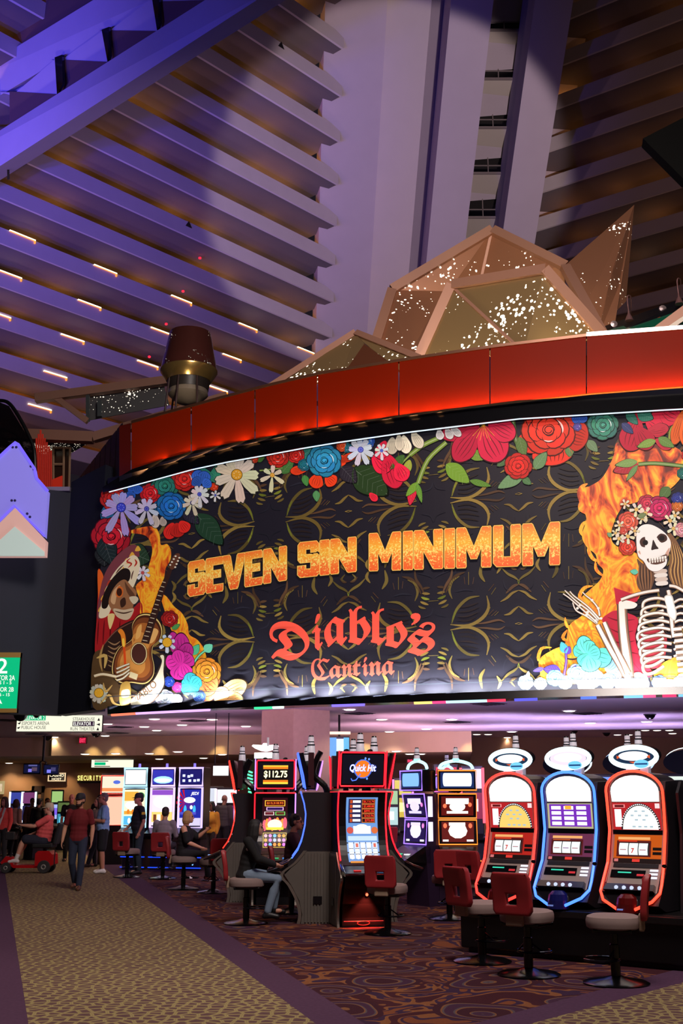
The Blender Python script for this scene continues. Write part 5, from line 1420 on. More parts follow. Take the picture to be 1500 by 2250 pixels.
yS = wl1.y + 1.0
t, w, h = sign_box('direction_sign', 'long white hanging direction sign with a purple elevator label under the ceiling', 35, 226, 1571, 1608, yS, M_signw)
def gx(px): return at_y(px, 1590, yS).x - t.location.x
def gz(py): return at_y(120, py, yS).z - t.location.z
M_ink = mat('grey_ink', (120, 112, 104), 0.6); M_ink2 = mat('dark_ink', (40, 36, 36), 0.6)
MB().box(gx(54), gx(100), -0.03, -0.02, gz(1583), gz(1571.5)).build('green_label', M_green, t)
write(t, 'ELEVATOR 2', gx(56), gz(1581.5), gx(98) - gx(56), gz(1573.5) - gz(1581.5), M_wt, -0.04, 0.01)
write(t, 'ESPORTS ARENA', gx(49), gz(1593), gx(109) - gx(49), gz(1585.5) - gz(1593), M_ink)
write(t, 'PUBLIC HOUSE', gx(48), gz(1602), gx(102) - gx(48), gz(1595) - gz(1602), M_ink)
write(t, 'STEAKHOUSE', gx(160), gz(1583.5), gx(208) - gx(160), gz(1576.5) - gz(1583.5), M_ink)
MB().box(gx(160), gx(208), -0.03, -0.02, gz(1596), gz(1585)).build('purple_label', mat('purple_label', (66, 22, 70), 0.5), t)
write(t, 'ELEVATOR 1', gx(162), gz(1594.5), gx(206) - gx(162), gz(1586.5) - gz(1594.5), M_wt, -0.04, 0.012)
write(t, 'RUN THEATER', gx(156), gz(1605), gx(209) - gx(156), gz(1598) - gz(1605), M_ink)
for x, y, d in ((43, 1588, 0), (42, 1598, 0), (217, 1581, 1), (216, 1592, 2), (216, 1602, 1)):
    pts = [[(-4, 2), (4, -2), (1, 4)], [(-3, 3), (0, -4), (3, 3)], [(4, -3), (-4, 0), (4, 3)]][d]
    MB().poly([(gx(x + a), -0.03, gz(y + b)) for a, b in pts]).build('arrow', M_ink2, t)
for x in (70, 190):
    MB().tube([(gx(x), 0.06, h), (gx(x), 0.06, ZC - t.location.z)], 0.015, 6).build('hanger', mat('sign_case'), t)

t, w, h = sign_box('direction_sign', 'small far white direction sign with a green label', 200, 294, 1669, 1687, 41.0, M_signw)
MB().box(-w * 0.42, -w * 0.16, -0.03, -0.02, h * 0.32, h * 0.66).build('green_label', M_green, t)
MB().box(-w * 0.42, -w * 0.1, -0.03, -0.02, h * 0.76, h * 0.86).box(-w * 0.42, -w * 0.05, -0.03, -0.02, h * 0.12, h * 0.22).build('small_print', M_ink, t)
MB().tube([(0, 0.06, h), (0, 0.06, ZL - t.location.z)], 0.02, 6).build('hanger', mat('sign_case'), t)
t, w, h = sign_box('host_sign', 'framed black and white CASINO HOST sign on the rear wall', 105, 145, 1698, 1717, 44.85, mat('sign_black', (16, 14, 14), 0.5))
write(t, 'CASINO', -w * 0.40, h * 0.54, w * 0.8, h * 0.32, glow((255, 236, 200), 1.3), bold=0.02); write(t, 'HOST', -w * 0.27, h * 0.13, w * 0.54, h * 0.28, glow((255, 236, 200), 1.3), bold=0.02)
mb = MB(); fr = 0.04
mb.box(-w / 2, w / 2, -0.04, 0, 0, fr).box(-w / 2, w / 2, -0.04, 0, h - fr, h).box(-w / 2, -w / 2 + fr, -0.04, 0, 0, h).box(w / 2 - fr, w / 2, -0.04, 0, 0, h)
mb.build('frame', glow((255, 220, 170), 0.9), t)
a, b = at_y(170, 1715, 44.9), at_y(224, 1704, 44.9)
t = thing('security_sign', 'glowing yellow SECURITY letters on the rear wall', 'sign', ((a.x + b.x) / 2, 44.9, a.z))
vsT = 'SECURITY'; step = (b.x - a.x) / 8
for i, chh in enumerate(vsT):
    mb = MB(); letters(mb, chh, -(b.x - a.x) / 2 + step * (i + 0.08 + (0.25 if chh == 'I' else 0)), 0, step * (0.78 if chh != 'I' else 0.25), b.z - a.z, -0.04, 0.03)
    mb.build('letter', glow((250, 236, 130), 1.4), t)
MB().box(-(b.x - a.x) / 2, (b.x - a.x) / 2, -0.02, 0.06, -0.1, -0.02).build('rail', mat('sign_case'), t)
def exit_sign(px0, px1, py0, py1, y, zc, label):
    t, w, h = sign_box('exit_sign', label, px0, px1, py0, py1, y, glow((150, 10, 40), 1.2))
    write(t, 'EXIT', -w * 0.38, h * 0.2, w * 0.76, h * 0.6, glow((255, 60, 100), 1.6), bold=0.02)
    MB().tube([(0, 0.06, h), (0, 0.06, max(h + 0.02, zc - t.location.z))], 0.015, 6).build('hanger', mat('sign_case'), t)
exit_sign(173, 190, 1620, 1634, d1[0].y - 0.7, ZC, 'small red EXIT sign left of the tan soffit')
exit_sign(894, 907, 1668, 1676, 40, ZL, 'tiny red EXIT sign far behind the violet slot machine')

# ---- monitors under the ceiling
def monitor(name, label, px0, px1, py0, py1, y, blobs, pole_px, zc, tilt=0):
    a, b = at_y(px0, py1, y), at_y(px1, py0, y)
    t = thing(name, label, 'screen', ((a.x + b.x) / 2, y, a.z))
    w, h = b.x - a.x, b.z - a.z
    MB().bbox(-w / 2, w / 2, 0, 0.1, 0, h, 0.015).build('case', M_trim, t)
    MB().box(-w / 2 + 0.03, w / 2 - 0.03, -0.01, 0.01, 0.04, h - 0.03).build('panel', glow((20, 24, 60), 0.8), t)
    for x0, x1, z0, z1, c in blobs:
        MB().box(-w / 2 + w * x0, -w / 2 + w * x1, -0.02, -0.012, h * z0, h * z1).build('picture', glow(c, 1.0), t)
    px = at_y(pole_px, py0, y).x - t.location.x
    MB().tube([(max(-w / 2 + 0.05, min(w / 2 - 0.05, px)), 0.12, h * 0.6), (max(-w / 2 + 0.05, min(w / 2 - 0.05, px)), 0.12, h + 0.06), (px, 0.12, h + 0.1), (px, 0.12, zc - t.location.z)], 0.03, 6).build('pole', M_trim, t)
    return t
monitor('hanging_monitor', 'left one of the two hanging screens in front of the rear wall', 50, 90, 1678, 1701, 37.0, ((0.3, 0.5, 0.2, 0.5, (130, 120, 230)), (0.5, 0.8, 0.3, 0.65, (90, 70, 90)), (0.3, 0.8, 0.75, 0.9, (90, 90, 150))), 91.5, ZC)
monitor('hanging_monitor', 'right one of the two hanging screens, just above the CASINO HOST sign', 94, 130, 1679, 1703, 36.4, ((0.25, 0.5, 0.2, 0.5, (130, 130, 255)), (0.5, 0.8, 0.35, 0.7, (70, 66, 110))), 93, ZC)
t = monitor('video_wall', 'large bright blue hanging screen right of the square column', 723, 768, 1618, 1672, 27.5, ((0.02, 0.35, 0.15, 0.95, (90, 170, 240)), (0.35, 0.72, 0.4, 0.9, (230, 250, 255)), (0.3, 0.95, 0.05, 0.4, (120, 210, 246)), (0.7, 0.97, 0.3, 0.95, (80, 190, 236))), 745, ZC)
MB().box(-0.25, 0.26, -0.04, 0.06, 0.62, 0.68).build('lit_header', glow((255, 220, 190), 1.5), t)
t, w, h = sign_box('hanging_lightbox', 'white lit hanging box sign left of the red neon curve', 467, 503, 1682, 1705, 27.0, glow((255, 255, 250), 1.3))
MB().tube([(-0.15, 0.06, h), (-0.15, 0.06, ZC - t.location.z)], 0.012, 6).tube([(0.15, 0.06, h), (0.15, 0.06, ZC - t.location.z)], 0.012, 6).build('hanger', M_trim, t)

# black hanging panel at the right edge, and the tilted advertising screen on the mezzanine
p0 = [at_y(1412, 304, 26), at_y(1560, 228, 26), at_y(1600, 330, 26), at_y(1502, 394, 26)]
t = thing('black_panel', 'black hanging panel seen at the upper right edge', 'panel', p0[0])
MB().prism([p - p0[0] for p in p0], (0.1, 0.5, 0.05)).build('panel', mat('matte_black', (6, 6, 7), 0.8), t)
top = at_y(1540, 250, 26.2) - p0[0]
MB().tube([top, top + Vector((0, 0, 20))], 0.03, 6).build('cable', M_trim, t)
q = [Pm(1312, 722, 1.6), Pm(1560, 634, 1.6), Pm(1590, 700, 0.9), Pm(1334, 742, 0.9)]
t = thing('tilted_screen', 'black framed green advertising screen tilted on the mezzanine behind the rail', 'screen', q[3])
MB().prism([p - t.location for p in q], (0.05, 0.25, 0.1)).build('frame', M_trim, t)
ins = [q[0].lerp(q[3], 0.45).lerp(q[1].lerp(q[2], 0.45), 0.05), q[0].lerp(q[3], 0.42).lerp(q[1].lerp(q[2], 0.42), 0.95), q[2].lerp(q[1], 0.05).lerp(q[3], 0.03), q[3].lerp(q[0], 0.04)]
MB().prism([p - t.location + Vector((0, -0.05, 0)) for p in ins], (0, 0.02, 0)).build('picture', mat('screen_green', (14, 60, 44), 0.3, emit=(10, 70, 48), strength=0.4), t)
def inq(u, v): return ins[0].lerp(ins[1], u).lerp(ins[3].lerp(ins[2], u), v) - t.location + Vector((0, -0.08, 0))
MB().poly([inq(0.08, 0.75), inq(0.24, 0.3), inq(0.27, 0.6), inq(0.14, 0.95)]).build('picture', mat('screen_grey', (120, 110, 100), 0.5), t)
MB().poly([inq(0.44, 0.3), inq(0.5, 0.1), inq(0.5, 0.5)]).build('picture', glow((220, 80, 40), 0.6), t)
for a in (0.12, 0.55):
    c = q[0].lerp(q[1], a).lerp(q[3].lerp(q[2], a), 0.2) - t.location + Vector((0, -0.06, 0))
    MB().lathe([(0.07, 0), (0.07, 0.05), (0.0, 0.06)], 10, Matrix.Translation(c) @ Matrix.Rotation(PI / 2, 4, 'X')).build('bolt', mat('steel_rail'), t)
for i, (px, py, lab) in enumerate(((1382, 705, 'left one of the two gooseneck lamps over the tilted screen'), (1492, 668, 'gooseneck lamp at the right edge over the tilted screen'))):
    c = Pm(px, py, 1.0)
    t = thing('gooseneck_lamp', lab, 'lamp', c)
    kk = (c - EYE).length / FPX
    MB().lathe([(9 * kk, 0), (6 * kk, 9 * kk), (2.5 * kk, 16 * kk), (1.5 * kk, 24 * kk)], 14).build('lamp_shade', mat('rose_metal', (150, 110, 110), 0.35, 0.6), t, True)
    MB().tube(catmull([(0, 0, 22 * kk), (-1 * kk, 0, 50 * kk), (2 * kk, 0, 58 * kk), (10 * kk, 0.1, 56 * kk), (18 * kk, 0.5, 38 * kk), (22 * kk, 1.0, 6 * kk)], 5), 1.2 * kk, 6).build('neck', mat('rose_metal'), t)
t = thing('stair_stringer', 'pale sloping handrail at the right edge behind the steel rail', 'rail', Pm(1450, 728, 0.5))
bar(t, Pm(1432, 735, 0.7), Pm(1560, 640, 0.7), 0.16, 'beam'); bar(t, Pm(1455, 732, 0.6), Pm(1560, 660, 0.6), 0.08, 'white_rail', mat('cream_paint', (226, 214, 196), 0.4))

# ================================================================== CEILING FIXTURES
M_can = glow((255, 244, 222), 6.0)
M_ring = mat('white_ring', (220, 214, 210), 0.5)
proto = None
HI = [(466, 1580), (540, 1595), (768, 1558), (838, 1580), (855, 1607), (992, 1580), (936, 1601), (1250, 1561), (1124, 1607), (1296, 1588), (344, 1604), (317, 1596), (236, 1590), (339, 1579), (231, 1616), (119, 1619), (113, 1628), (400, 1592), (680, 1600), (1420, 1585)]
LO = [(254, 1655), (328, 1655), (187, 1656), (177, 1683), (148, 1680), (84, 1679), (20, 1676), (350, 1667), (488, 1657), (447, 1665), (391, 1651), (924, 1656), (1047, 1613), (1072, 1613), (1356, 1614), (1381, 1614), (1417, 1604), (1443, 1604), (1470, 1604), (1477, 1611), (1366, 1626), (1463, 1623), (1398, 1623), (1114, 1620), (1187, 1625), (1278, 1625), (900, 1656), (870, 1650)]
def downlight(px, py, z, power, label):
    global proto
    c = at_z(px, py, z)
    if proto is None:
        t = thing('ceiling_light', label, 'light', c, 0, 'round downlights')
        MB().lathe([(0.14, -0.014), (0.17, -0.014), (0.17, 0.0), (0.14, 0.0)], 16).build('trim_ring', M_ring, t)
        MB().lathe([(0.0, -0.03), (0.10, -0.026), (0.14, -0.012), (0.14, 0.0)], 16).build('lens', M_can, t)
        proto = t
    else:
        t = copy_tree(proto)
        t['label'] = label
    t.location = c
    lamp('downlight', 'SPOT', (c.x, c.y, c.z - 0.05), power, (1.0, 0.80, 0.55) if px < 700 else (1.0, 0.78, 0.72), (c.x, c.y, 0), 0.08, spot=115, blend=0.7)
for i, (px, py) in enumerate(sorted(HI)): downlight(px, py, ZC - 0.002, 80, '%s round downlight from the left in the mauve ceiling under the billboard' % NTH[i])
for i, (px, py) in enumerate(sorted(q for q in LO if q[0] < 1040)): downlight(px, py, ZL - 0.002, 90, '%s round downlight from the left in the low tan ceiling at the back' % NTH[i])
for i, (px, py) in enumerate(sorted(q for q in LO if q[0] > 1040)): downlight(px, py, ZH - 0.002, 60, '%s round downlight from the left in the far ceiling above the neon machines' % NTH[i])
vp = None
for i, (px, py) in enumerate(((15, 1582), (80, 1612), (258, 1610), (263, 1597), (426, 1583), (788, 1567), (1005, 1586), (1073, 1546), (1290, 1567))):
    c = at_z(px, py, ZC)
    if vp is None:
        t = thing('ceiling_vent', 'dark square slotted vent in the mauve ceiling', 'vent', c, 0.78, 'ceiling vents')
        for q in range(5): MB().box(-0.24, 0.24, -0.24 + q * 0.105, -0.18 + q * 0.105, -0.02, 0.0).build('slat', mat('vent_slat', (44, 34, 46), 0.6), t)
        MB().box(-0.28, 0.28, -0.28, 0.28, -0.006, 0.0).build('backing', M_trim, t)
        vp = t
    else: t = copy_tree(vp)
    t['label'] = '%s dark slotted vent from the left in the mauve ceiling' % NTH[i]
    t.location = c - Vector((0, 0, 0.002))
cp = None
for px, py, z, r, lab in ((45, 1574, ZC, 0.16, 'large black camera dome left of the white direction sign'), (80, 1575, ZC, 0.08, 'small black camera dome in front of the white direction sign'), (105, 1617, ZC, 0.15, 'black camera dome left of the red EXIT sign'), (211, 1611, ZC, 0.13, 'black camera dome right of the red EXIT sign'), (1427, 1569, ZC, 0.13, 'black camera dome above the rightmost neon machine'), (860, 1659, ZL, 0.16, 'black camera dome far behind the red neon machine'), (1332, 1610, ZH, 0.13, 'black camera dome behind the right white oval sign'), (1262, 1606, ZH, 0.1, 'black camera dome behind the middle white oval sign')):
    yy = None
    c = at_z(px, py, z) if not (px in (45, 80)) else at_y(px, py, wl1.y + 0.55)
    if px in (45, 80): c.z = ZC - 0.02
    t = thing('camera_dome', lab, 'camera', c - Vector((0, 0, 0.003)), 0, 'ceiling camera domes')
    MB().lathe([(0.0, -r), (r * 0.5, -r * 0.87), (r * 0.87, -r * 0.5), (r, -0.02)], 16).build('dome', M_black, t, True)
    MB().lathe([(r, -0.02), (r * 1.15, -0.02), (r * 1.15, 0), (r, 0)], 16).build('collar', M_trim, t)
# scallop washers on the tan soffit
for px in (205, 255, 350, 480, 800, 1025, 1180):
    a = at_z(px, interp([(115, 1619), (300, 1618), (570, 1614), (900, 1608), (1500, 1601)], px), ZC)
    lamp('soffit_washer', 'SPOT', a + Vector((0, -0.35, -0.02)), 60, (1.0, 0.78, 0.36), a + Vector((0, -0.05, -1.0)), 0.05, spot=70, blend=0.8)
for px in (-20, 40, 120, 200, 420, 780, 960, 1120, 1260, 1400, 1520):
    a = at_z(px, 1684, ZL)
    lamp('wall_washer', 'SPOT', (a.x, 44.3, ZL - 0.05), 90 if px < 500 else 170, (1.0, 0.74, 0.42) if px < 500 else (0.95, 0.72, 0.86), (a.x, 45, 0.8), 0.05, spot=90, blend=0.8)  # those on the right are added to brighten the rear wall
# violet cove lights behind the lower lip wash the ceiling
for i in range(3, len(XS) - 1, 2):
    x = XS[i]
    p = W(x, yb(x), -0.9); p.z = 3.05
    lamp('ceiling_fill', 'SPOT', p, 260, (0.90, 0.52, 0.90) if x < 900 else (0.62, 0.46, 1.0), (p.x * 1.25, p.y + 5.5, ZC + 1.2), 0.15, spot=120, blend=1)
for px, py, e in ((260, 1594, 70), (400, 1582, 90), (470, 1598, 120), (830, 1590, 200), (900, 1572, 200), (960, 1596, 220), (1090, 1572, 220), (1120, 1594, 240), (1240, 1576, 240), (1290, 1592, 260), (1420, 1572, 260), (1470, 1590, 260)):  # further spots added under the ceiling, standing in for the machines' glow
    p = at_z(px, py, ZC); p.z = 2.1
    lamp('ceiling_fill', 'SPOT', p, e, (1.0, 0.58, 0.76) if px < 1000 else (0.66, 0.5, 1.0), (p.x, p.y + 2, ZC + 2), 0.3, spot=150, blend=1)

# ================================================================== SLOT MACHINES
M_cab = mat('cabinet_black', (16, 14, 18), 0.25)
M_cab2 = mat('cabinet_charcoal', (34, 30, 36), 0.4)
M_rib = mat('ribbed_grey', (92, 86, 80), 0.5, vary=0.1, scale=8)
M_silver = mat('silver_trim', (168, 160, 150), 0.3, 0.8)
M_chrome = mat('chrome_trim', (200, 196, 200), 0.12, 1.0)
M_white = mat('candle_white', (214, 208, 214), 0.4, emit=(220, 210, 230), strength=0.25)
def yz(prof, z):                   # front depth of a profile at a height
    P = sorted(prof)
    if z <= P[0][0]: return P[0][1]
    if z >= P[-1][0]: return P[-1][1]
    for (a, ya_), (b, yb_) in zip(P, P[1:]):
        if a <= z <= b: return ya_ + (yb_ - ya_) * (z - a) / (b - a)
class Face:                        # paints on the curved front of a machine: u across (-1..1), z height
    def __init__(self, prof, half): self.p = prof; self.h = half
    def at(self, u, z, lift=0.0): return Vector((u * self.h, yz(self.p, z) - lift, z))
    def rect(self, u0, u1, z0, z1, lift=0.004, n=None, r=0.0):
        n = n or max(1, int(abs(z1 - z0) / 0.06))
        mb = MB()
        A = [self.at(u0, z0 + (z1 - z0) * i / n, lift) for i in range(n + 1)]
        B = [self.at(u1, z0 + (z1 - z0) * i / n, lift) for i in range(n + 1)]
        return mb.strip(A, B)
    def ell(self, u, z, ru, rz, lift=0.006, n=14, a0=0, a1=360):
        return MB().poly([self.at(u + ru * math.cos(math.radians(a0 + (a1 - a0) * i / n)), z + rz * math.sin(math.radians(a0 + (a1 - a0) * i / n)), lift) for i in range(n + (0 if a1 - a0 == 360 else 1))])
    def text(self, s, u0, u1, z0, z1, material, parent, lift=0.010, bold=0.01, name='lettering', slant=0.0):
        vs, fs = text_geo(s, bold)
        xa = min(v[0] for v in vs); xb = max(v[0] for v in vs); ya = min(v[1] for v in vs); yb_ = max(v[1] for v in vs)
        mb = MB()
        mb.add([self.at(u0 + (u1 - u0) * (v[0] - xa) / (xb - xa) + slant * (v[1] - ya), z0 + (z1 - z0) * (v[1] - ya) / (yb_ - ya), lift) for v in vs], fs)
        return mb.build(name, material, parent)
def multi(items, name, parent):    # several coloured patches as one screen picture
    mb = MB()
    for m, sub in items:
        mb.m(m); mb.add(sub.v, sub.f)
    return mb.build(name, None, parent)
def tower_light(parent, x, y, z, s=1.0, base=None):
    o = MB().lathe([(0.058 * s, 0), (0.05 * s, 0.11 * s), (0.042 * s, 0.12 * s), (0.042 * s, 0.20 * s), (0.036 * s, 0.23 * s)], 14, Matrix.Translation((x, y, z))).build('tower_light', M_white, parent, True)
    for pf in ([(0.055, 0.105), (0.055, 0.122)], [(0.0445, 0.15), (0.0445, 0.162)], [(0.038, 0.225), (0.03, 0.245)]): MB().lathe([(a * s, b * s) for a, b in pf], 14, Matrix.Translation((x, y, z))).build('band', M_black, o)
    if base:
        MB().lathe([(0.062 * s, -0.01), (0.062 * s, 0.035)], 14, Matrix.Translation((x, y, z))).build('glow_ring', glow(base, 1.8), o)
CP = [(0.69, -0.52), (0.745, -0.37), (0.80, -0.27), (0.86, -0.19), (0.97, -0.11), (1.08, -0.062), (1.16, -0.04), (1.30, -0.010), (1.455, 0.0), (1.60, -0.024), (1.75, -0.07)]
UP = [(1.80, -0.03), (2.30, -0.13)]
def curved_machine(label, loc, rz, neon, hw=0.335, paint=None, neon2=None, front=True, base_glow=None):
    t = thing('slot_machine', label, 'slot machine', loc, rz, 'curved slot machines')
    n2 = neon2 or neon
    zs = [0.745, 0.80, 0.86, 0.92, 0.97, 1.02, 1.08, 1.16, 1.22, 1.30, 1.38, 1.455, 1.53, 1.60, 1.68, 1.75]
    side = [(yz(CP, z), z) for z in zs]
    # cabinet shell
    mb = MB().prism([(-hw, y + 0.012, z) for y, z in side] + [(-hw, 0.46, 1.75), (-hw, 0.5, 0.70), (-hw, -0.30, 0.66)], (2 * hw, 0, 0))
    mb.build('cabinet', M_cab2, t)
    FC = Face(CP, hw)
    fb_ = FC.rect(-0.97, 0.97, 0.80, 1.74, 0.002)
    fb_.build('bezel', M_cab, t)
    # neon tubes down both curved edges and over the top
    for s, c in ((-1, neon), (1, n2)):
        MB().tube(catmull([(s * hw, y - 0.012, z) for y, z in side[2:]], 2), 0.011, 6).build('neon_tube', c, t)
    MB().tube([(-hw, -0.082, 1.757), (hw, -0.082, 1.757)], 0.011, 6).build('neon_tube', neon, t)
    # button deck
    mb = MB().prism([(-hw, -0.52, 0.67), (-hw, -0.53, 0.70), (-hw, -0.37, 0.752), (-hw, -0.26, 0.80), (-hw, -0.24, 0.70)], (2 * hw, 0, 0))
    dk_ = mb.build('button_deck', M_cab, t)
    MB().tube([(-hw, -0.25, 0.81), (-hw, -0.38, 0.75), (-hw, -0.53, 0.70), (hw, -0.53, 0.70), (hw, -0.38, 0.75), (hw, -0.25, 0.81)], 0.016, 8).build('chrome_edge', M_chrome, dk_)
    for i, c in enumerate(((230, 40, 40), (60, 200, 120), (60, 160, 255))):
        MB().bbox(-0.2 + i * 0.16, -0.1 + i * 0.16, -0.44, -0.38, 0.735, 0.748, 0.004).build('button', glow(c, 0.9), dk_)
    MB().box(0.14, 0.26, -0.46, -0.34, 0.745, 0.752).build('button', glow((150, 190, 255), 1.0), dk_)
    # base: glossy foot that sweeps forward to carry the deck
    bprof = [(-0.30, 0.66), (-0.20, 0.50), (-0.10, 0.30), (-0.06, 0.12), (-0.08, 0.0)]
    MB().prism([(-hw + 0.05, y, z) for y, z in bprof] + [(-hw + 0.05, 0.46, 0.0), (-hw + 0.05, 0.46, 0.68)], (2 * hw - 0.1, 0, 0)).build('base', M_cab, t)
    for s in (-1, 1):
        x = s * hw
        pan = MB().prism([(x, y, z) for y, z in [(-0.02, 0.95), (-0.22, 0.72), (-0.30, 0.64), (-0.20, 0.50), (-0.09, 0.30), (-0.05, 0.12), (-0.07, 0.0), (0.5, 0.0), (0.5, 0.95)]], (s * 0.02, 0, 0)).build('side_panel', M_rib, t)
        mb = MB()
        for i in range(12):
            y0 = -0.02 + i * 0.044
            mb.box(min(x + s * 0.02, x + s * 0.032), max(x + s * 0.02, x + s * 0.032), y0, y0 + 0.022, 0.02, 0.93)
        mb.build('rib', M_rib, pan)
        tr_ = catmull([(x + s * 0.012, -0.005, 0.96), (x + s * 0.012, -0.14, 0.80), (x + s * 0.012, -0.33, 0.645), (x + s * 0.012, -0.22, 0.50), (x + s * 0.012, -0.11, 0.30), (x + s * 0.012, -0.07, 0.12), (x + s * 0.012, -0.09, 0.0)], 4)
        mb = MB(); W2 = 0.035
        for a, b in zip(tr_, tr_[1:]):
            mb.prism([a + Vector((-0.016, -W2, 0)), a + Vector((0.016, -W2, 0)), a + Vector((0.016, 0.01, 0)), a + Vector((-0.016, 0.01, 0))], b - a)
        mb.build('silver_trim', M_silver, pan)
        MB().box(x + s * 0.022 - 0.004, x + s * 0.036 + 0.004 * s, 0.1, 0.22, 0.26, 0.36).build('latch', M_cab, pan)
    # upper display on two swan-neck arms
    UF = Face(UP, hw * 0.93)
    up = MB().prism([(-hw * 0.93, -0.03, 1.81), (-hw * 0.93, -0.13, 2.29), (-hw * 0.93, -0.05, 2.30), (-hw * 0.93, 0.06, 1.82)], (2 * hw * 0.93, 0, 0)).build('upper_display', M_cab, t)
    k = [UF.at(u, z, 0.01) for u, z in ((-0.96, 1.83), (-1, 1.86), (-1, 2.25), (-0.96, 2.28), (0.96, 2.28), (1, 2.25), (1, 1.86), (0.96, 1.83))]
    MB().tube(k, 0.011, 6, True).build('neon_tube', neon, up)
    for s in (-1, 1):
        MB().tube(catmull([(s * 0.16, 0.30, 1.70), (s * 0.16, 0.26, 1.84), (s * 0.16, 0.10, 2.0), (s * 0.17, 0.14, 2.2), (s * 0.17, 0.2, 2.32)], 4), 0.04, 8).build('swan_neck', M_cab, t)
    MB().tube([(hw * 1.0, -0.02, 1.80), (hw * 1.0, -0.05, 1.98), (hw * 1.0, -0.13, 2.30)], 0.011, 6).build('neon_tube', n2, up)
    MB().tube([(-hw * 1.0, -0.02, 1.80), (-hw * 1.0, -0.05, 1.98), (-hw * 1.0, -0.13, 2.30)], 0.011, 6).build('neon_tube', n2, up)
    MB().box(-hw, hw, 0.02, 0.1, 1.84, 2.30).build('wing_panel', mat('maroon_panel', (56, 20, 30), 0.4), up)
    tower_light(t, 0.0, 0.06, 2.30, 1.05)
    if base_glow:
        lamp('base_lamp', 'SPOT', (0.03, -0.26, 0.45), 110.0, base_glow, (0.0, -0.05, 0.0), 0.02, spot=75).parent = t
        MB().lathe([(0.02, 0), (0.0, 0.015)], 8, Matrix.Translation((0.03, -0.18, 0.42)) @ Matrix.Rotation(PI / 2, 4, 'X')).build('foot_lamp', glow((255, 90, 60), 4), t)
        MB().tube([(-0.27, -0.105, 0.08), (0.27, -0.105, 0.08)], 0.006, 6).build('foot_light', glow((255, 20, 10), 0.7), t)
        mb = MB().tube([(0.085 * math.cos(i * PI / 8), -0.098, 0.055 + 0.026 * math.sin(i * PI / 8)) for i in range(16)], 0.005, 5, True)
        mb.build('foot_emblem', glow((255, 40, 30), 1.0), t)
    if paint: paint(t, FC, UF, up)
    return t
def loc_m(px, py):
    p = fl(px, py); return (p.x, p.y, 0)
N_red, N_blue, N_or, N_vio = glow((255, 26, 40), 2.6), glow((60, 90, 255), 3.0), glow((255, 44, 34), 3.0), glow((190, 130, 255), 2.0)
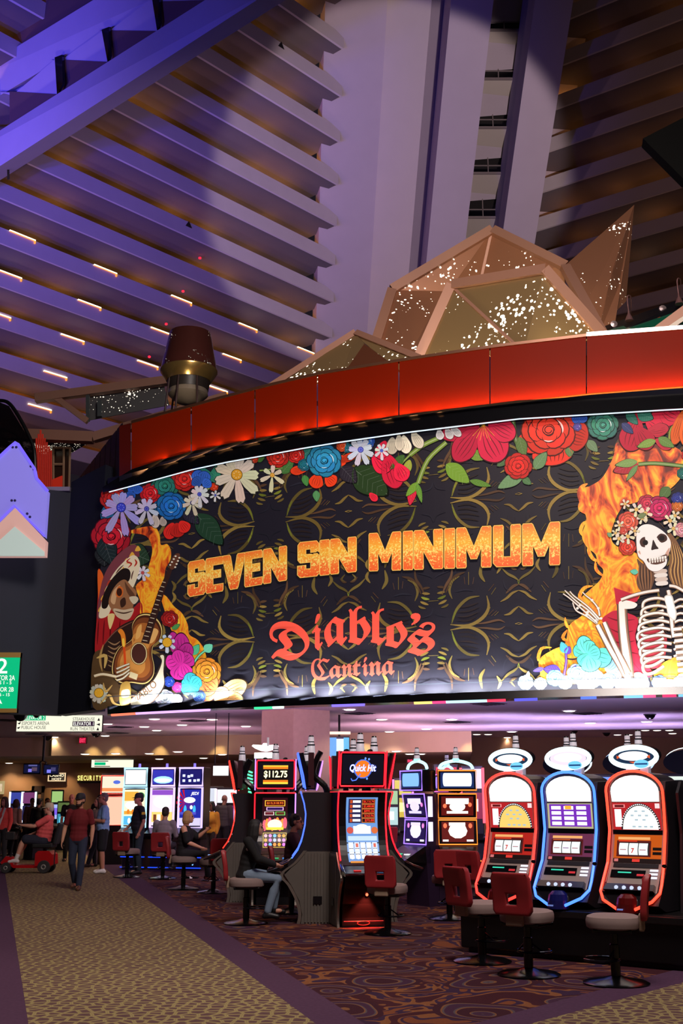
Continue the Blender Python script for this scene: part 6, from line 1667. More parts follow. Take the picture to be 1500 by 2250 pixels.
def paint_quick(t, FC, UF, up):
    w = lambda c, s=1.0: glow(c, s)
    items = [(w((120, 170, 240), 0.9), FC.rect(-0.66, 0.66, 0.84, 1.68, 0.004))]
    items += [(w((60, 60, 120), 0.5), FC.rect(-0.56, 0.56, 1.34, 1.66, 0.006))]
    for i in range(5):
        z = 1.60 - i * 0.062
        items += [(w((226, 90, 40), 0.8), FC.rect(-0.50, -0.40, z, z + 0.045, 0.009)), (w((255, 250, 250), 1.3), FC.rect(-0.38, -0.06, z + 0.008, z + 0.04, 0.009)), (w((236, 130, 40), 0.9), FC.rect(0.0, 0.54, z - 0.008, z + 0.05, 0.008)), (w((60, 10, 10), 0.5), FC.rect(0.02, 0.52, z, z + 0.044, 0.010))]
    items += [(w((255, 255, 255), 1.5), FC.rect(-0.36, 0.36, 1.20, 1.30, 0.008)), (w((255, 255, 255), 1.3), FC.ell(0, 1.29, 0.24, 0.035, 0.010)), (w((230, 90, 80), 0.9), FC.ell(-0.5, 1.245, 0.14, 0.045, 0.010)), (w((240, 120, 60), 0.9), FC.ell(0.52, 1.245, 0.14, 0.045, 0.010)), (w((200, 226, 250), 1.1), FC.rect(-0.6, 0.6, 1.11, 1.17, 0.008))]
    for c in range(5):
        items.append((w((214, 226, 246), 1.1), FC.rect(-0.60 + c * 0.245, -0.39 + c * 0.245, 0.865, 1.09, 0.008)))
        for r_ in range(3):
            z = 0.905 + r_ * 0.072; u = -0.495 + c * 0.245
            if (c + r_ * 2) % 5 == 3 and r_ == 2 or (c, r_) in ((1, 2), (4, 2)):
                items.append((w((236, 90, 60), 0.9), FC.rect(u - 0.05, u + 0.05, z - 0.022, z + 0.026, 0.011)))
            else:
                items.append((w((255, 255, 255), 1.6), FC.ell(u, z, 0.085, 0.03, 0.011)))
            if r_: items.append((w((30, 36, 60), 0.4), FC.rect(u - 0.09, u + 0.09, z - 0.043, z - 0.036, 0.012)))
    items.append((w((240, 150, 50), 1.0), FC.rect(-0.6, 0.6, 0.83, 0.855, 0.009)))
    multi(items, 'screen', t)
    for i, s in enumerate(('$6,116.74', '$2,488.88', '$890.26', '$163.96', '$70.88')):
        FC.text(s, 0.05 + 0.02 * i, 0.50, 1.604 - i * 0.062, 1.638 - i * 0.062, w((255, 60, 40), 1.3), t, 0.014, 0.015)
    it = [(w((14, 20, 40), 0.5), UF.rect(-0.92, 0.92, 1.86, 2.25, 0.014, 1)), (w((80, 120, 240), 1.0), UF.ell(0.0, 2.06, 0.42, 0.13, 0.016)), (w((240, 120, 30), 1.2), UF.ell(0.0, 2.06, 0.36, 0.115, 0.018))]
    for u, z in ((0.1, 2.2), (0.26, 2.19), (0.2, 1.93)): it.append((w((110, 160, 255), 1.2), UF.ell(u, z, 0.05, 0.018, 0.02, 5)))
    multi(it, 'screen', up)
    UF.text('Quick Hit', -0.64, 0.58, 2.005, 2.125, w((70, 100, 240), 1.0), up, 0.021, 0.05, slant=0.06)
    UF.text('Quick Hit', -0.62, 0.56, 2.01, 2.12, w((255, 250, 245), 1.8), up, 0.024, 0.015, slant=0.06)
    MB().tube([UF.at(u, z, 0.022) for u, z in ((-0.52, 1.93), (-0.46, 1.90), (-0.3, 1.91), (-0.1, 1.99))], 0.008, 5).build('swoosh', w((90, 130, 255), 1.2), up)
def paint_jackpot(t, FC, UF, up):
    w = lambda c, s=1.0: glow(c, s)
    items = [(w((70, 14, 30), 0.5), FC.rect(-0.62, 0.62, 0.84, 1.68, 0.004)), (w((250, 190, 60), 1.2), FC.rect(-0.50, 0.50, 1.545, 1.64, 0.006)), (w((110, 20, 14), 0.6), FC.rect(-0.46, 0.46, 1.555, 1.63, 0.008)), (w((255, 200, 240), 1.2), FC.rect(-0.42, 0.42, 1.475, 1.53, 0.006)), (w((60, 30, 120), 0.6), FC.rect(-0.38, 0.38, 1.482, 1.523, 0.008)), (w((240, 220, 220), 1.1), FC.rect(-0.52, -0.04, 1.40, 1.46, 0.006)), (w((120, 226, 110), 1.1), FC.rect(0.02, 0.5, 1.40, 1.46, 0.006)), (w((140, 40, 50), 0.6), FC.rect(-0.48, -0.08, 1.408, 1.452, 0.008)), (w((130, 60, 30), 0.6), FC.rect(0.06, 0.46, 1.408, 1.452, 0.008))]
    for i in range(9):
        u = -0.5 + i * 0.125
        items.append((w((255, 150, 60) if i % 2 else (255, 96, 120), 1.3), FC.ell(u, 1.24 + 0.02 * (i % 3), 0.1, 0.09, 0.007 + i * 0.0004)))
    items += [(w((255, 236, 190), 1.7), FC.ell(0, 1.25, 0.36, 0.085, 0.013)), (w((255, 210, 60), 1.4), FC.rect(-0.42, 0.42, 1.17, 1.21, 0.014)), (w((226, 196, 80), 1.0), FC.rect(-0.58, 0.58, 0.895, 1.125, 0.006)), (w((64, 10, 26), 0.4), FC.rect(-0.55, 0.55, 0.905, 1.115, 0.008))]
    cs = [(230, 150, 220), (190, 210, 255), (236, 170, 60), (120, 200, 255), (255, 190, 200), (230, 130, 230), (250, 160, 80)]
    for c in range(5):
        for r_ in range(3):
            items.append((w(cs[(c * 3 + r_ * 2) % 7], 1.2), FC.ell(-0.44 + c * 0.22, 0.942 + r_ * 0.068, 0.085, 0.028, 0.011, 8)))
    items += [(w((240, 230, 220), 1.0), FC.rect(-0.58, 0.58, 0.855, 0.885, 0.007))]
    multi(items, 'screen', t)
    FC.text('$13,318.93', -0.4, 0.4, 1.572, 1.612, w((255, 120, 40), 1.2), t, 0.012, 0.015)
    it = [(w((22, 20, 30), 0.4), UF.rect(-0.92, 0.92, 1.86, 2.25, 0.014, 1)), (w((240, 130, 30), 1.1), UF.rect(-0.66, 0.66, 1.90, 2.20, 0.016, 1)), (w((20, 12, 10), 0.4), UF.rect(-0.66, 0.66, 1.965, 2.14, 0.018, 1)), (w((255, 220, 70), 1.2), UF.rect(-0.66, 0.66, 1.90, 1.93, 0.018, 1)), (w((255, 200, 60), 1.2), UF.rect(-0.66, 0.66, 2.175, 2.2, 0.018, 1))]
    multi(it, 'screen', up)
    UF.text('$112.75', -0.62, 0.62, 1.99, 2.115, w((255, 250, 190), 1.8), up, 0.022, 0.03)
def paint_plain(cols):
    def f(t, FC, UF, up):
        items = [(glow(cols[0], 0.8), FC.rect(-0.62, 0.62, 0.84, 1.68, 0.004)), (glow(cols[1], 1.2), FC.ell(0, 1.45, 0.45, 0.12, 0.008)), (glow(cols[2], 1.0), FC.rect(-0.5, 0.5, 0.9, 1.15, 0.008))]
        multi(items, 'screen', t)
        multi([(glow(cols[1], 0.9), UF.rect(-0.9, 0.9, 1.86, 2.25, 0.014, 1)), (glow(cols[2], 1.2), UF.ell(0, 2.05, 0.5, 0.1, 0.018))], 'screen', up)
    return f
pod = Vector(loc_m(795, 2036))
rq = 0.20
q_m = curved_machine('curved red neon slot machine with a white reel screen, red chair before it', pod, rq, N_red, paint=paint_quick, base_glow=(1.0, 0.1, 0.05))
def around(base, rz, dx, dy): return Vector((base.x + dx * math.cos(rz) - dy * math.sin(rz), base.y + dx * math.sin(rz) + dy * math.cos(rz), 0))
curved_machine('curved slot machine seen edge-on with blue neon, its grey ribbed side to the aisle', around(pod, rq, -0.62, 0.84), rq - 1.74, N_blue, paint=paint_plain(((40, 200, 90), (220, 40, 60), (240, 220, 240))))
curved_machine('curved slot machine turned away to the right behind the red neon one', around(pod, rq, 0.44, 0.86), rq + 1.75, N_red, paint=paint_plain(((120, 40, 160), (250, 90, 60), (240, 240, 255))))
curved_machine('curved slot machine hidden behind the red neon pod', around(pod, rq, 0.25, 1.76), rq + PI, N_red, paint=paint_plain(((60, 60, 160), (250, 190, 60), (240, 240, 255))))
pod2 = Vector(loc_m(601, 1988))
r2 = 0.08
curved_machine('curved slot machine showing a golden dollar prize in its upper display', pod2, r2, N_red, paint=paint_jackpot, neon2=N_vio)
curved_machine('curved slot machine seen edge-on with a long red neon curve beside the blonde woman', around(pod2, r2, -0.62, 0.84), r2 - 1.66, N_or, paint=paint_plain(((250, 240, 240), (250, 90, 80), (240, 240, 255))))
curved_machine('curved slot machine turned to the right beside the square column', around(pod2, r2, 0.62, 0.84), r2 + 1.8, N_vio, paint=paint_plain(((60, 40, 160), (190, 190, 255), (240, 240, 255))))

# ---- white winged topper sign over the prize machine
p = at_y(583, 1660, pod2.y + 1.6)
t = thing('winged_sign', 'white glowing winged sign over the golden prize machine', 'sign', p)
kk = (p - EYE).length / FPX
def K(pts): return [((x - 583) * kk, 0, (1660 - y) * kk) for x, y in pts]
MB().prism(K([(553, 1640), (556, 1637), (575, 1638), (578, 1634), (586, 1634), (590, 1638), (609, 1637), (611, 1641), (605, 1646), (592, 1650), (584, 1652), (572, 1650), (560, 1645)]), (0, 0.08, 0)).build('wings', glow((255, 255, 250), 2.0), t)
MB().prism(K([(559, 1654), (606, 1653), (606, 1665), (559, 1666)]), (0, 0.08, 0)).build('name_bar', glow((255, 255, 240), 1.8), t)
MB().prism(K([(556, 1668), (606, 1667), (612, 1690), (552, 1690)]), (0, 0.3, 0)).build('green_hood', mat('green_hood', (40, 60, 30), 0.3), t)
for i in range(7):
    MB().tube(K([(544 + i * 0.6, 1692 + i * 7.2), (556 + i * 0.4, 1696 + i * 7)]), 0.018, 6).build('green_bar', glow((80, 255, 170), 1.8), t)
MB().tube(K([(588, 1640), (588, 1622)]), 0.02, 8).build('mast', M_white, t)
MB().box(-0.2, 0.2, 0.05, 0.3, -p.z, -0.2).build('cabinet', M_cab2, t)

# ---- three tall video machines in a row
def tall_machine(label, loc, rz, rim, paint):
    t = thing('slot_machine', label, 'slot machine', loc, rz, 'tall video slot machines')
    hw = 0.315
    MB().bbox(-hw, hw, 0.0, 0.5, 0.95, 2.42, 0.02).build('cabinet', M_cab, t)
    MB().prism([(-hw, -0.34, 0.80), (-hw, -0.34, 0.86), (-hw, 0.02, 1.0), (-hw, 0.3, 1.0), (-hw, 0.3, 0.72), (-hw, -0.05, 0.72)], (2 * hw, 0, 0)).build('button_deck', M_cab, t)
    MB().box(-hw + 0.04, hw - 0.04, 0.0, 0.48, 0.0, 0.74).build('base', M_cab2, t)
    F2 = Face([(0, -0.02), (3, -0.02)], hw)
    for z0, z1 in ((1.0, 1.93), (1.98, 2.40)):
        MB().tube([F2.at(u, z, 0.0) for u, z in ((-0.96, z0), (-0.96, z1), (0.96, z1), (0.96, z0))], 0.03, 6, True).build('light_frame', glow(rim, 1.6), t)
    paint(t, F2)
    for z in (0.30, 0.06): MB().tube([(-hw, -0.02, z), (hw, -0.02, z)], 0.012, 6).build('blue_light', glow((30, 70, 255), 1.6), t)
    MB().lathe([(0.035, 0), (0.03, 0.1)], 10, Matrix.Translation((0.0, 0.2, 2.42))).build('tower_light', glow((150, 130, 255), 1.0), t)
    MB().lathe([(0.02, 0), (0.0, 0.02)], 8, Matrix.Translation((0.1, -0.01, 0.14)) @ Matrix.Rotation(PI / 2, 4, 'X')).build('foot_lamp', glow((110, 170, 255), 3), t)
    return t
def tp1(t, F):
    w = glow
    multi([(w((255, 255, 255), 1.5), F.rect(-0.86, 0.86, 2.02, 2.36, 0.004, 1)), (w((255, 240, 200), 1.2), F.rect(-0.86, 0.86, 1.04, 1.89, 0.004, 1)), (w((240, 180, 70), 1.1), F.rect(-0.86, 0.3, 1.62, 1.84, 0.006, 1)), (w((60, 180, 90), 0.9), F.ell(0.5, 1.74, 0.34, 0.09, 0.008)), (w((255, 255, 240), 1.5), F.ell(-0.1, 1.52, 0.7, 0.1, 0.008)), (w((250, 180, 60), 1.0), F.rect(-0.86, 0.86, 1.30, 1.38, 0.006, 1)), (w((90, 190, 240), 1.1), F.rect(-0.86, 0.1, 1.05, 1.26, 0.006, 1)), (w((250, 140, 40), 1.0), F.ell(-0.5, 1.36, 0.12, 0.06, 0.009)), (w((250, 140, 40), 1.0), F.ell(-0.1, 1.36, 0.12, 0.06, 0.009)), (w((255, 255, 255), 1.4), F.ell(-0.4, 1.15, 0.12, 0.07, 0.009)), (w((255, 255, 255), 1.4), F.ell(0.3, 1.15, 0.2, 0.08, 0.009))], 'screen', t)
def tp2(t, F):
    w = glow
    multi([(w((60, 60, 200), 0.9), F.rect(-0.86, 0.86, 2.02, 2.36, 0.004, 1)), (w((170, 226, 255), 1.3), F.ell(0, 2.12, 0.8, 0.09, 0.006)), (w((255, 255, 255), 1.5), F.ell(0, 2.11, 0.66, 0.045, 0.008)), (w((250, 226, 244), 1.2), F.rect(-0.86, 0.86, 1.04, 1.89, 0.004, 1)), (w((160, 90, 220), 0.9), F.rect(-0.86, 0.86, 1.76, 1.88, 0.006, 1)), (w((255, 255, 255), 1.6), F.ell(0, 1.60, 0.74, 0.15, 0.008)), (w((255, 214, 120), 1.2), F.rect(-0.86, 0.86, 1.12, 1.36, 0.006, 1)), (w((150, 80, 40), 0.7), F.rect(-0.7, -0.45, 1.14, 1.3, 0.008, 1)), (w((240, 246, 255), 1.3), F.rect(-0.38, -0.12, 1.14, 1.3, 0.008, 1)), (w((200, 120, 60), 0.9), F.rect(-0.05, 0.2, 1.14, 1.3, 0.008, 1)), (w((255, 240, 230), 1.3), F.rect(0.27, 0.52, 1.14, 1.3, 0.008, 1))], 'screen', t)
def tp3(t, F):
    w = glow
    it = [(w((30, 30, 120), 0.8), F.rect(-0.86, 0.86, 2.02, 2.36, 0.004, 1)), (w((40, 50, 190), 0.8), F.rect(-0.86, 0.86, 1.04, 1.89, 0.004, 1)), (w((220, 210, 255), 1.1), F.rect(-0.86, 0.86, 1.04, 1.22, 0.006, 1))]
    for i, (u, z) in enumerate(((-0.6, 2.22), (-0.2, 2.2), (0.05, 2.22), (-0.6, 2.1), (-0.1, 2.1), (0.3, 2.1), (0.6, 2.11))): it.append((w((220, 230, 255), 1.3), F.rect(u - 0.1, u + 0.12, z - 0.03, z + 0.03, 0.006, 1)))
    for i in range(6):
        a = math.radians(100 + i * 26); it.append((w((210, 20, 50), 0.9), MB().poly([F.at(-0.4, 1.6, 0.008), F.at(-0.4 + 0.75 * math.cos(a), 1.6 + 0.3 * math.sin(a), 0.008), F.at(-0.4 + 0.75 * math.cos(a + 0.22), 1.6 + 0.3 * math.sin(a + 0.22), 0.008)])))
    it += [(w((255, 255, 255), 1.6), F.ell(-0.05, 1.64, 0.48, 0.07, 0.012)), (w((90, 40, 170), 0.8), F.ell(-0.05, 1.54, 0.4, 0.12, 0.010)), (w((70, 190, 255), 1.1), F.ell(-0.4, 1.42, 0.12, 0.1, 0.011)), (w((70, 190, 255), 1.1), F.ell(0.35, 1.42, 0.12, 0.1, 0.011)), (w((230, 240, 255), 1.3), F.ell(0.1, 1.47, 0.12, 0.05, 0.013)), (w((90, 90, 220), 0.9), F.rect(-0.8, 0.5, 1.30, 1.36, 0.012, 1))]
    multi(it, 'screen', t)
    F.text('JEDI', 0.02, 0.62, 1.74, 1.83, w((255, 255, 255), 1.5), t, 0.014, 0.02, slant=0.08)
b0 = Vector(loc_m(290, 1911)); b2 = Vector(loc_m(414, 1913))
rt = math.atan2((b2 - b0).y, (b2 - b0).x)
for i, (lab, rim, pt) in enumerate((('leftmost of the three tall video slot machines, nearly white screen', (170, 220, 255), tp1), ('middle one of the three tall video slot machines, pinkish screen', (226, 190, 255), tp2), ('rightmost of the three tall video slot machines, blue and red screen', (200, 180, 255), tp3))):
    tall_machine(lab, b0.lerp(b2, i / 2), rt, rim, pt)
# smaller red framed machine left of the three
p = Vector(loc_m(240, 1900))
t = thing('slot_machine', 'red framed slot machine behind the man in the light blue shirt', 'slot machine', p, 0.1)
MB().bbox(-0.32, 0.32, 0, 0.5, 0, 2.32, 0.02).build('cabinet', M_cab2, t)
F = Face([(0, -0.01), (3, -0.01)], 0.32)
multi([(glow((255, 226, 200), 1.2), F.rect(-0.88, 0.88, 1.83, 2.25, 0.003, 1)), (glow((250, 150, 90), 1.0), F.rect(-0.88, 0.88, 1.86, 1.95, 0.006, 1)), (glow((90, 120, 230), 1.0), F.ell(0.3, 2.1, 0.3, 0.05, 0.007)), (glow((250, 200, 170), 1.1), F.rect(-0.88, 0.88, 1.0, 1.72, 0.003, 1))], 'screen', t)
for z0, z1 in ((1.0, 1.74), (1.8, 2.27)): MB().tube([F.at(u, z, 0.0) for u, z in ((-0.97, z0), (-0.97, z1), (0.97, z1), (0.97, z0))], 0.018, 6, True).build('neon_tube', glow((255, 60, 50), 1.6), t)

# ---- three-screen machines
def triple_machine(label, loc, rz, neon, cols, hw=0.31, side=None, dep=0.5):
    t = thing('slot_machine', label, 'slot machine', loc, rz, 'three-screen slot machines')
    pr = [(0.72, -0.36), (0.90, -0.02), (0.95, 0.02), (1.33, 0.05), (1.36, 0.05), (1.74, 0.0), (1.80, -0.04), (2.12, -0.04)]
    F = Face(pr, hw)
    MB().prism([(-hw, yz(pr, z) + 0.02, z) for z in (0.9, 0.95, 1.14, 1.35, 1.55, 1.74)] + [(-hw, dep, 1.74), (-hw, dep, 0.0), (-hw, 0.06, 0.0), (-hw, 0.02, 0.7)], (2 * hw, 0, 0)).build('cabinet', mat('cabinet_plum', (40, 26, 50), 0.35), t)
    up = MB().bbox(-hw * 0.97, hw * 0.97, -0.03, 0.24, 1.78, 2.13, 0.02).build('upper_display', M_cab, t)
    dk_ = MB().prism([(-hw, -0.38, 0.70), (-hw, -0.38, 0.73), (-hw, -0.02, 0.92), (-hw, 0.1, 0.92), (-hw, 0.1, 0.66)], (2 * hw, 0, 0)).build('button_deck', M_cab, t)
    MB().tube([(-hw, -0.39, 0.715), (hw, -0.39, 0.715)], 0.012, 6).build('neon_tube', neon, dk_)
    for u, c in ((-0.6, (255, 60, 70)), (-0.1, (80, 220, 160)), (0.6, (250, 250, 255))): MB().box(u * hw - 0.04, u * hw + 0.04, -0.31, -0.22, 0.79, 0.80 + 0.01).build('button', glow(c, 1.0), dk_)
    for z0, z1, par in ((0.95, 1.33, t), (1.36, 1.74, t), (1.80, 2.11, up)):
        lf = 0.012
        MB().tube([F.at(u, z, lf) for u, z in ((-1, z0), (-1, z1), (1, z1), (1, z0))], 0.012, 6, True).build('neon_tube', neon, par)
        F.rect(-0.97, 0.97, z0 + 0.01, z1 - 0.01, 0.001).build('bezel', M_cab, par)
    a, b, c, d = cols
    multi([(glow(a, 0.7), F.rect(-0.84, 0.84, 1.40, 1.70, 0.006)), (glow(b, 1.6), F.rect(-0.6, 0.6, 1.58, 1.67, 0.009, 1)), (glow(b, 1.5), F.ell(0, 1.54, 0.42, 0.08, 0.011)), (glow(c, 1.2), F.ell(-0.66, 1.55, 0.1, 0.035, 0.012)), (glow(c, 1.2), F.ell(0.66, 1.57, 0.1, 0.035, 0.012)), (glow(b, 1.4), F.rect(-0.56, 0.56, 1.43, 1.47, 0.012, 1)),
           (glow(a, 0.7), F.rect(-0.84, 0.84, 0.985, 1.30, 0.006)), (glow(b, 1.7), F.ell(0, 1.16, 0.5, 0.12, 0.009, 10)), (glow(b, 1.5), F.rect(-0.46, 0.4, 1.24, 1.29, 0.010, 1)), (glow(c, 1.2), F.ell(-0.66, 1.24, 0.1, 0.04, 0.012)), (glow(c, 1.2), F.ell(0.66, 1.24, 0.1, 0.04, 0.012)), (glow((255, 255, 255), 1.2), F.rect(-0.8, -0.5, 0.995, 1.025, 0.012, 1)), (glow((255, 255, 255), 1.2), F.rect(0.45, 0.8, 0.995, 1.025, 0.012, 1))], 'screen', t)
    multi([(glow((30, 60, 130), 0.6), F.rect(-0.88, 0.88, 1.835, 2.08, 0.014, 1)), (glow(d, 1.5), MB().poly([F.at(u, z, 0.018) for u, z in rrect(-0.76, 0.76, 1.86, 2.07, 0.08)]))], 'screen', up)
    if side:
        for z0, z1 in ((1.0, 1.3), (1.38, 1.70)): MB().box(hw + 0.002, hw + 0.02, 0.06, 0.14, z0, z1).build('side_light', glow(side, 1.8), t)
    # light arch and tower lights on top
    MB().tube(catmull([(-hw * 0.9, 0.08, 2.14), (-hw * 0.7, 0.08, 2.22), (0, 0.08, 2.27), (hw * 0.7, 0.08, 2.22), (hw * 0.9, 0.08, 2.14)], 4), 0.026, 8).build('light_arch', glow((180, 246, 255), 1.8), up)
    tower_light(up, 0.0, 0.08, 2.27, 0.9, (150, 240, 255))
    return t
triple_machine('three-screen slot machine with orange frames behind the two dark red chairs', Vector(loc_m(1010, 1992)), 0.02, glow((255, 130, 40), 1.8), ((120, 24, 20), (255, 250, 235), (255, 120, 80), (236, 246, 255)))
triple_machine('three-screen slot machine with violet frames turned to the left', Vector(loc_m(912, 1990)), -1.02, glow((150, 110, 255), 1.9), ((40, 24, 90), (210, 200, 240), (255, 140, 220), (120, 170, 230)), side=(226, 210, 255), dep=0.26)
triple_machine('three-screen slot machine behind the violet framed one', Vector(loc_m(962, 1972)) + Vector((0.25, 1.3, 0)), -1.2, glow((255, 110, 200), 1.6), ((90, 24, 90), (255, 220, 240), (255, 140, 220), (160, 120, 255)), hw=0.29)
# dark divider cabinet between them
t = thing('divider_cabinet', 'dark plum ribbed cabinet between the violet and orange machines', 'cabinet', Vector(loc_m(948, 1985)) + Vector((0, 0.35, 0)), -0.15)
MB().prism([(-0.16, 0.0, 0), (-0.16, -0.02, 1.2), (-0.16, 0.12, 1.72), (-0.16, 0.6, 1.72), (-0.16, 0.6, 0)], (0.34, 0, 0)).build('cabinet', mat('cabinet_plum'), t)
mb = MB()
for i in range(5): mb.box(-0.14 + i * 0.066, -0.11 + i * 0.066, -0.03, 0.02, 0.05, 1.2)
mb.build('rib', mat('plum_rib', (64, 44, 70), 0.5), t)

# ---- the long dark plinth and the three neon reel machines on it
RZ = math.radians(-37)
ux = Vector((math.cos(RZ), math.sin(RZ), 0)); uy = Vector((-math.sin(RZ), math.cos(RZ), 0))
def mpos(px, py, d):               # point at distance d along the view
    r = ray(px, py); return EYE + r * d
m2 = mpos(1257, 1850, 12.62); m2.z = 0
PITCH = 0.735
PL = 0.52
pl = thing('plinth', 'long black plinth that carries the three neon reel machines', 'plinth', m2, RZ)
MB().bbox(-1.22, 2.6, -0.42, 1.25, 0.05, PL, 0.02).build('body', mat('plinth_black', (10, 10, 12), 0.35), pl)
MB().bbox(-1.27, 2.65, -0.48, 1.3, PL - 0.09, PL - 0.01, 0.015).build('ledge', mat('ledge_black', (20, 18, 20), 0.25), pl)
MB().box(-1.15, 2.5, -0.36, 1.2, 0.0, 0.06).build('kick', M_trim, pl)
SP = [(0.55, -0.44), (0.62, -0.40), (0.72, -0.30), (0.80, -0.24), (0.98, -0.12), (1.08, -0.08), (1.30, -0.02), (1.36, -0.015), (1.62, -0.03), (1.94, -0.06)]
M_grey = mat('deck_grey', (150, 136, 130), 0.45)
def neon_loop(hw, z0, z1, prof, lift):
    pts = []
    # clockwise from lower left: tapered foot, straight sides, arched top
    pts += [(-0.30, 0.56), (-0.82, 0.64), (-1.0, 0.72), (-1.0, 0.80), (-0.96, 1.0), (-0.96, 1.33), (-0.98, 1.6), (-0.985, 1.74)]
    pts += [(0.985 * math.cos(math.radians(a)), 1.74 + 0.21 * math.sin(math.radians(a))) for a in range(168, 0, -12)]
    pts += [(0.985, 1.74), (0.98, 1.6), (0.96, 1.33), (0.96, 1.0), (1.0, 0.80), (1.0, 0.72), (0.82, 0.64), (0.30, 0.56)]
    return [Vector((u * hw, yz(prof, z) - lift, z)) for u, z in pts]
def reel_machine(label, x, neon, neon2, kind):
    loc = m2 + ux * x
    t = thing('reel_slot_machine', label, 'slot machine', loc, RZ, 'neon reel machines')
    hw = 0.325
    F = Face(SP, hw)
    zs = [0.60, 0.66, 0.72, 0.80, 0.9, 0.98, 1.08, 1.2, 1.30, 1.36, 1.5, 1.62, 1.74]
    shell = MB().prism([(-hw * 1.02, yz(SP, z) + 0.015, z) for z in zs] + [(-hw * 1.02, 0.02, 1.84), (-hw * 1.02, 0.5, 1.86), (-hw * 1.02, 0.55, 0.53), (-hw * 1.02, -0.2, 0.53)], (2.04 * hw, 0, 0))
    shell.build('cabinet', M_cab2, t)
    MB().prism([(hw * 0.985 * math.cos(math.radians(a)), -0.03, 1.74 + 0.2 * math.sin(math.radians(a))) for a in range(0, 181, 15)], (0, 0.5, 0)).build('arched_hood', M_cab2, t)
    lp = neon_loop(hw, 0, 0, SP, 0.02)
    h = len(lp) // 2
    MB().tube(lp[:h + 1], 0.0155, 8).build('neon_tube', neon, t)
    MB().tube(lp[h:], 0.0155, 8).build('neon_tube', neon2, t)
    MB().tube([p + Vector((0, 0.02, 0)) for p in neon_loop(hw * 0.93, 0, 0, SP, 0.0)[3:-3]], 0.012, 6).build('inner_trim', mat('grey_trim', (130, 118, 112), 0.4, 0.3), t)
    F.rect(-0.88, 0.88, 0.70, 1.74, 0.001).build('face_plate', M_grey, t)
    w = glow
    # lit crown
    crown = [F.at(u, z, 0.008) for u, z in [(-0.82, 1.63), (0.82, 1.63), (0.84, 1.74)] + [(0.84 * math.cos(math.radians(a)), 1.74 + 0.165 * math.sin(math.radians(a))) for a in range(12, 180, 14)] + [(-0.84, 1.74)]]
    MB().poly(crown).build('crown_screen', w((255, 252, 248), 1.7), t)
    if kind == 'mix':
        it = [(w((60, 40, 40), 0.4), F.rect(-0.86, 0.86, 1.325, 1.615, 0.004)), (w((196, 190, 150), 0.9), F.rect(-0.84, 0.84, 1.34, 1.61, 0.006)), (w((130, 50, 200), 0.9), F.rect(-0.76, 0.78, 1.36, 1.60, 0.008))]
        for r_ in range(4):
            for c in range(3): it.append((w((246, 240, 255), 1.5), F.rect(-0.68 + c * 0.47, -0.32 + c * 0.47, 1.375 + r_ * 0.056, 1.412 + r_ * 0.056, 0.012, 1)))
        it.append((w((250, 180, 60), 1.1), F.rect(-0.16, 0.08, 1.545, 1.585, 0.014, 1)))
        multi(it, 'bonus_screen', t)
        bx, sky = (124, 54, 90), (190, 90, 40)
    else:
        it = [(w((206, 40, 44), 0.8), F.rect(-0.84, 0.84, 1.335, 1.62, 0.004)), (w((255, 236, 244), 1.3), F.rect(-0.76, -0.52, 1.36, 1.55, 0.006)), (w((255, 150, 150), 1.0), F.rect(-0.80, -0.38, 1.565, 1.60, 0.006)), (w((130, 30, 34), 0.6), F.rect(-0.74, -0.42, 1.57, 1.595, 0.008)), (w((250, 220, 220), 1.1), F.rect(0.66, 0.82, 1.56, 1.61, 0.006))]
        cx, rx = 0.12, 0.66
        arch = lambda rr, lift: MB().poly([F.at(cx + rx * rr * math.cos(math.radians(a)), 1.34 + 0.265 * rr * math.sin(math.radians(a)), lift) for a in range(0, 181, 12)])
        it += [(w((60, 50, 60), 0.5), arch(1.03, 0.006)), (w((246, 206, 110), 1.15) if kind == 'gold' else w((255, 246, 230), 1.6), arch(0.93, 0.010))]
        multi(it, 'bonus_screen', t)
        mb = MB()
        for a in range(4, 178, 6):
            p = F.at(cx + rx * 0.985 * math.cos(math.radians(a)), 1.34 + 0.26 * math.sin(math.radians(a)), 0.014)
            mb.box(p.x - 0.005, p.x + 0.005, p.y - 0.004, p.y, p.z - 0.005, p.z + 0.005)
        mb.build('bulb', w((255, 255, 255), 1.6), t, kind='stuff')
        mb = MB()
        for u, z in ((0.0, 1.53), (0.26, 1.53), (-0.14, 1.485), (0.12, 1.485), (0.36, 1.485), (0.0, 1.44), (0.26, 1.44), (-0.1, 1.37), (0.1, 1.37), (0.3, 1.37), (0.5, 1.37)):
            p = F.at(u, z, 0.013); mb.box(p.x - 0.018, p.x + 0.018, p.y - 0.004, p.y, p.z - 0.009, p.z + 0.009)
        mb.build('pin', w((190, 214, 226), 0.9), t, kind='stuff')
        bx, sky = ((206, 40, 30), (230, 70, 40)) if kind == 'gold' else ((230, 100, 20), (226, 60, 30))
    F.rect(-0.86, 0.86, 1.29, 1.335, 0.006).build('divider_bar', M_black, t)
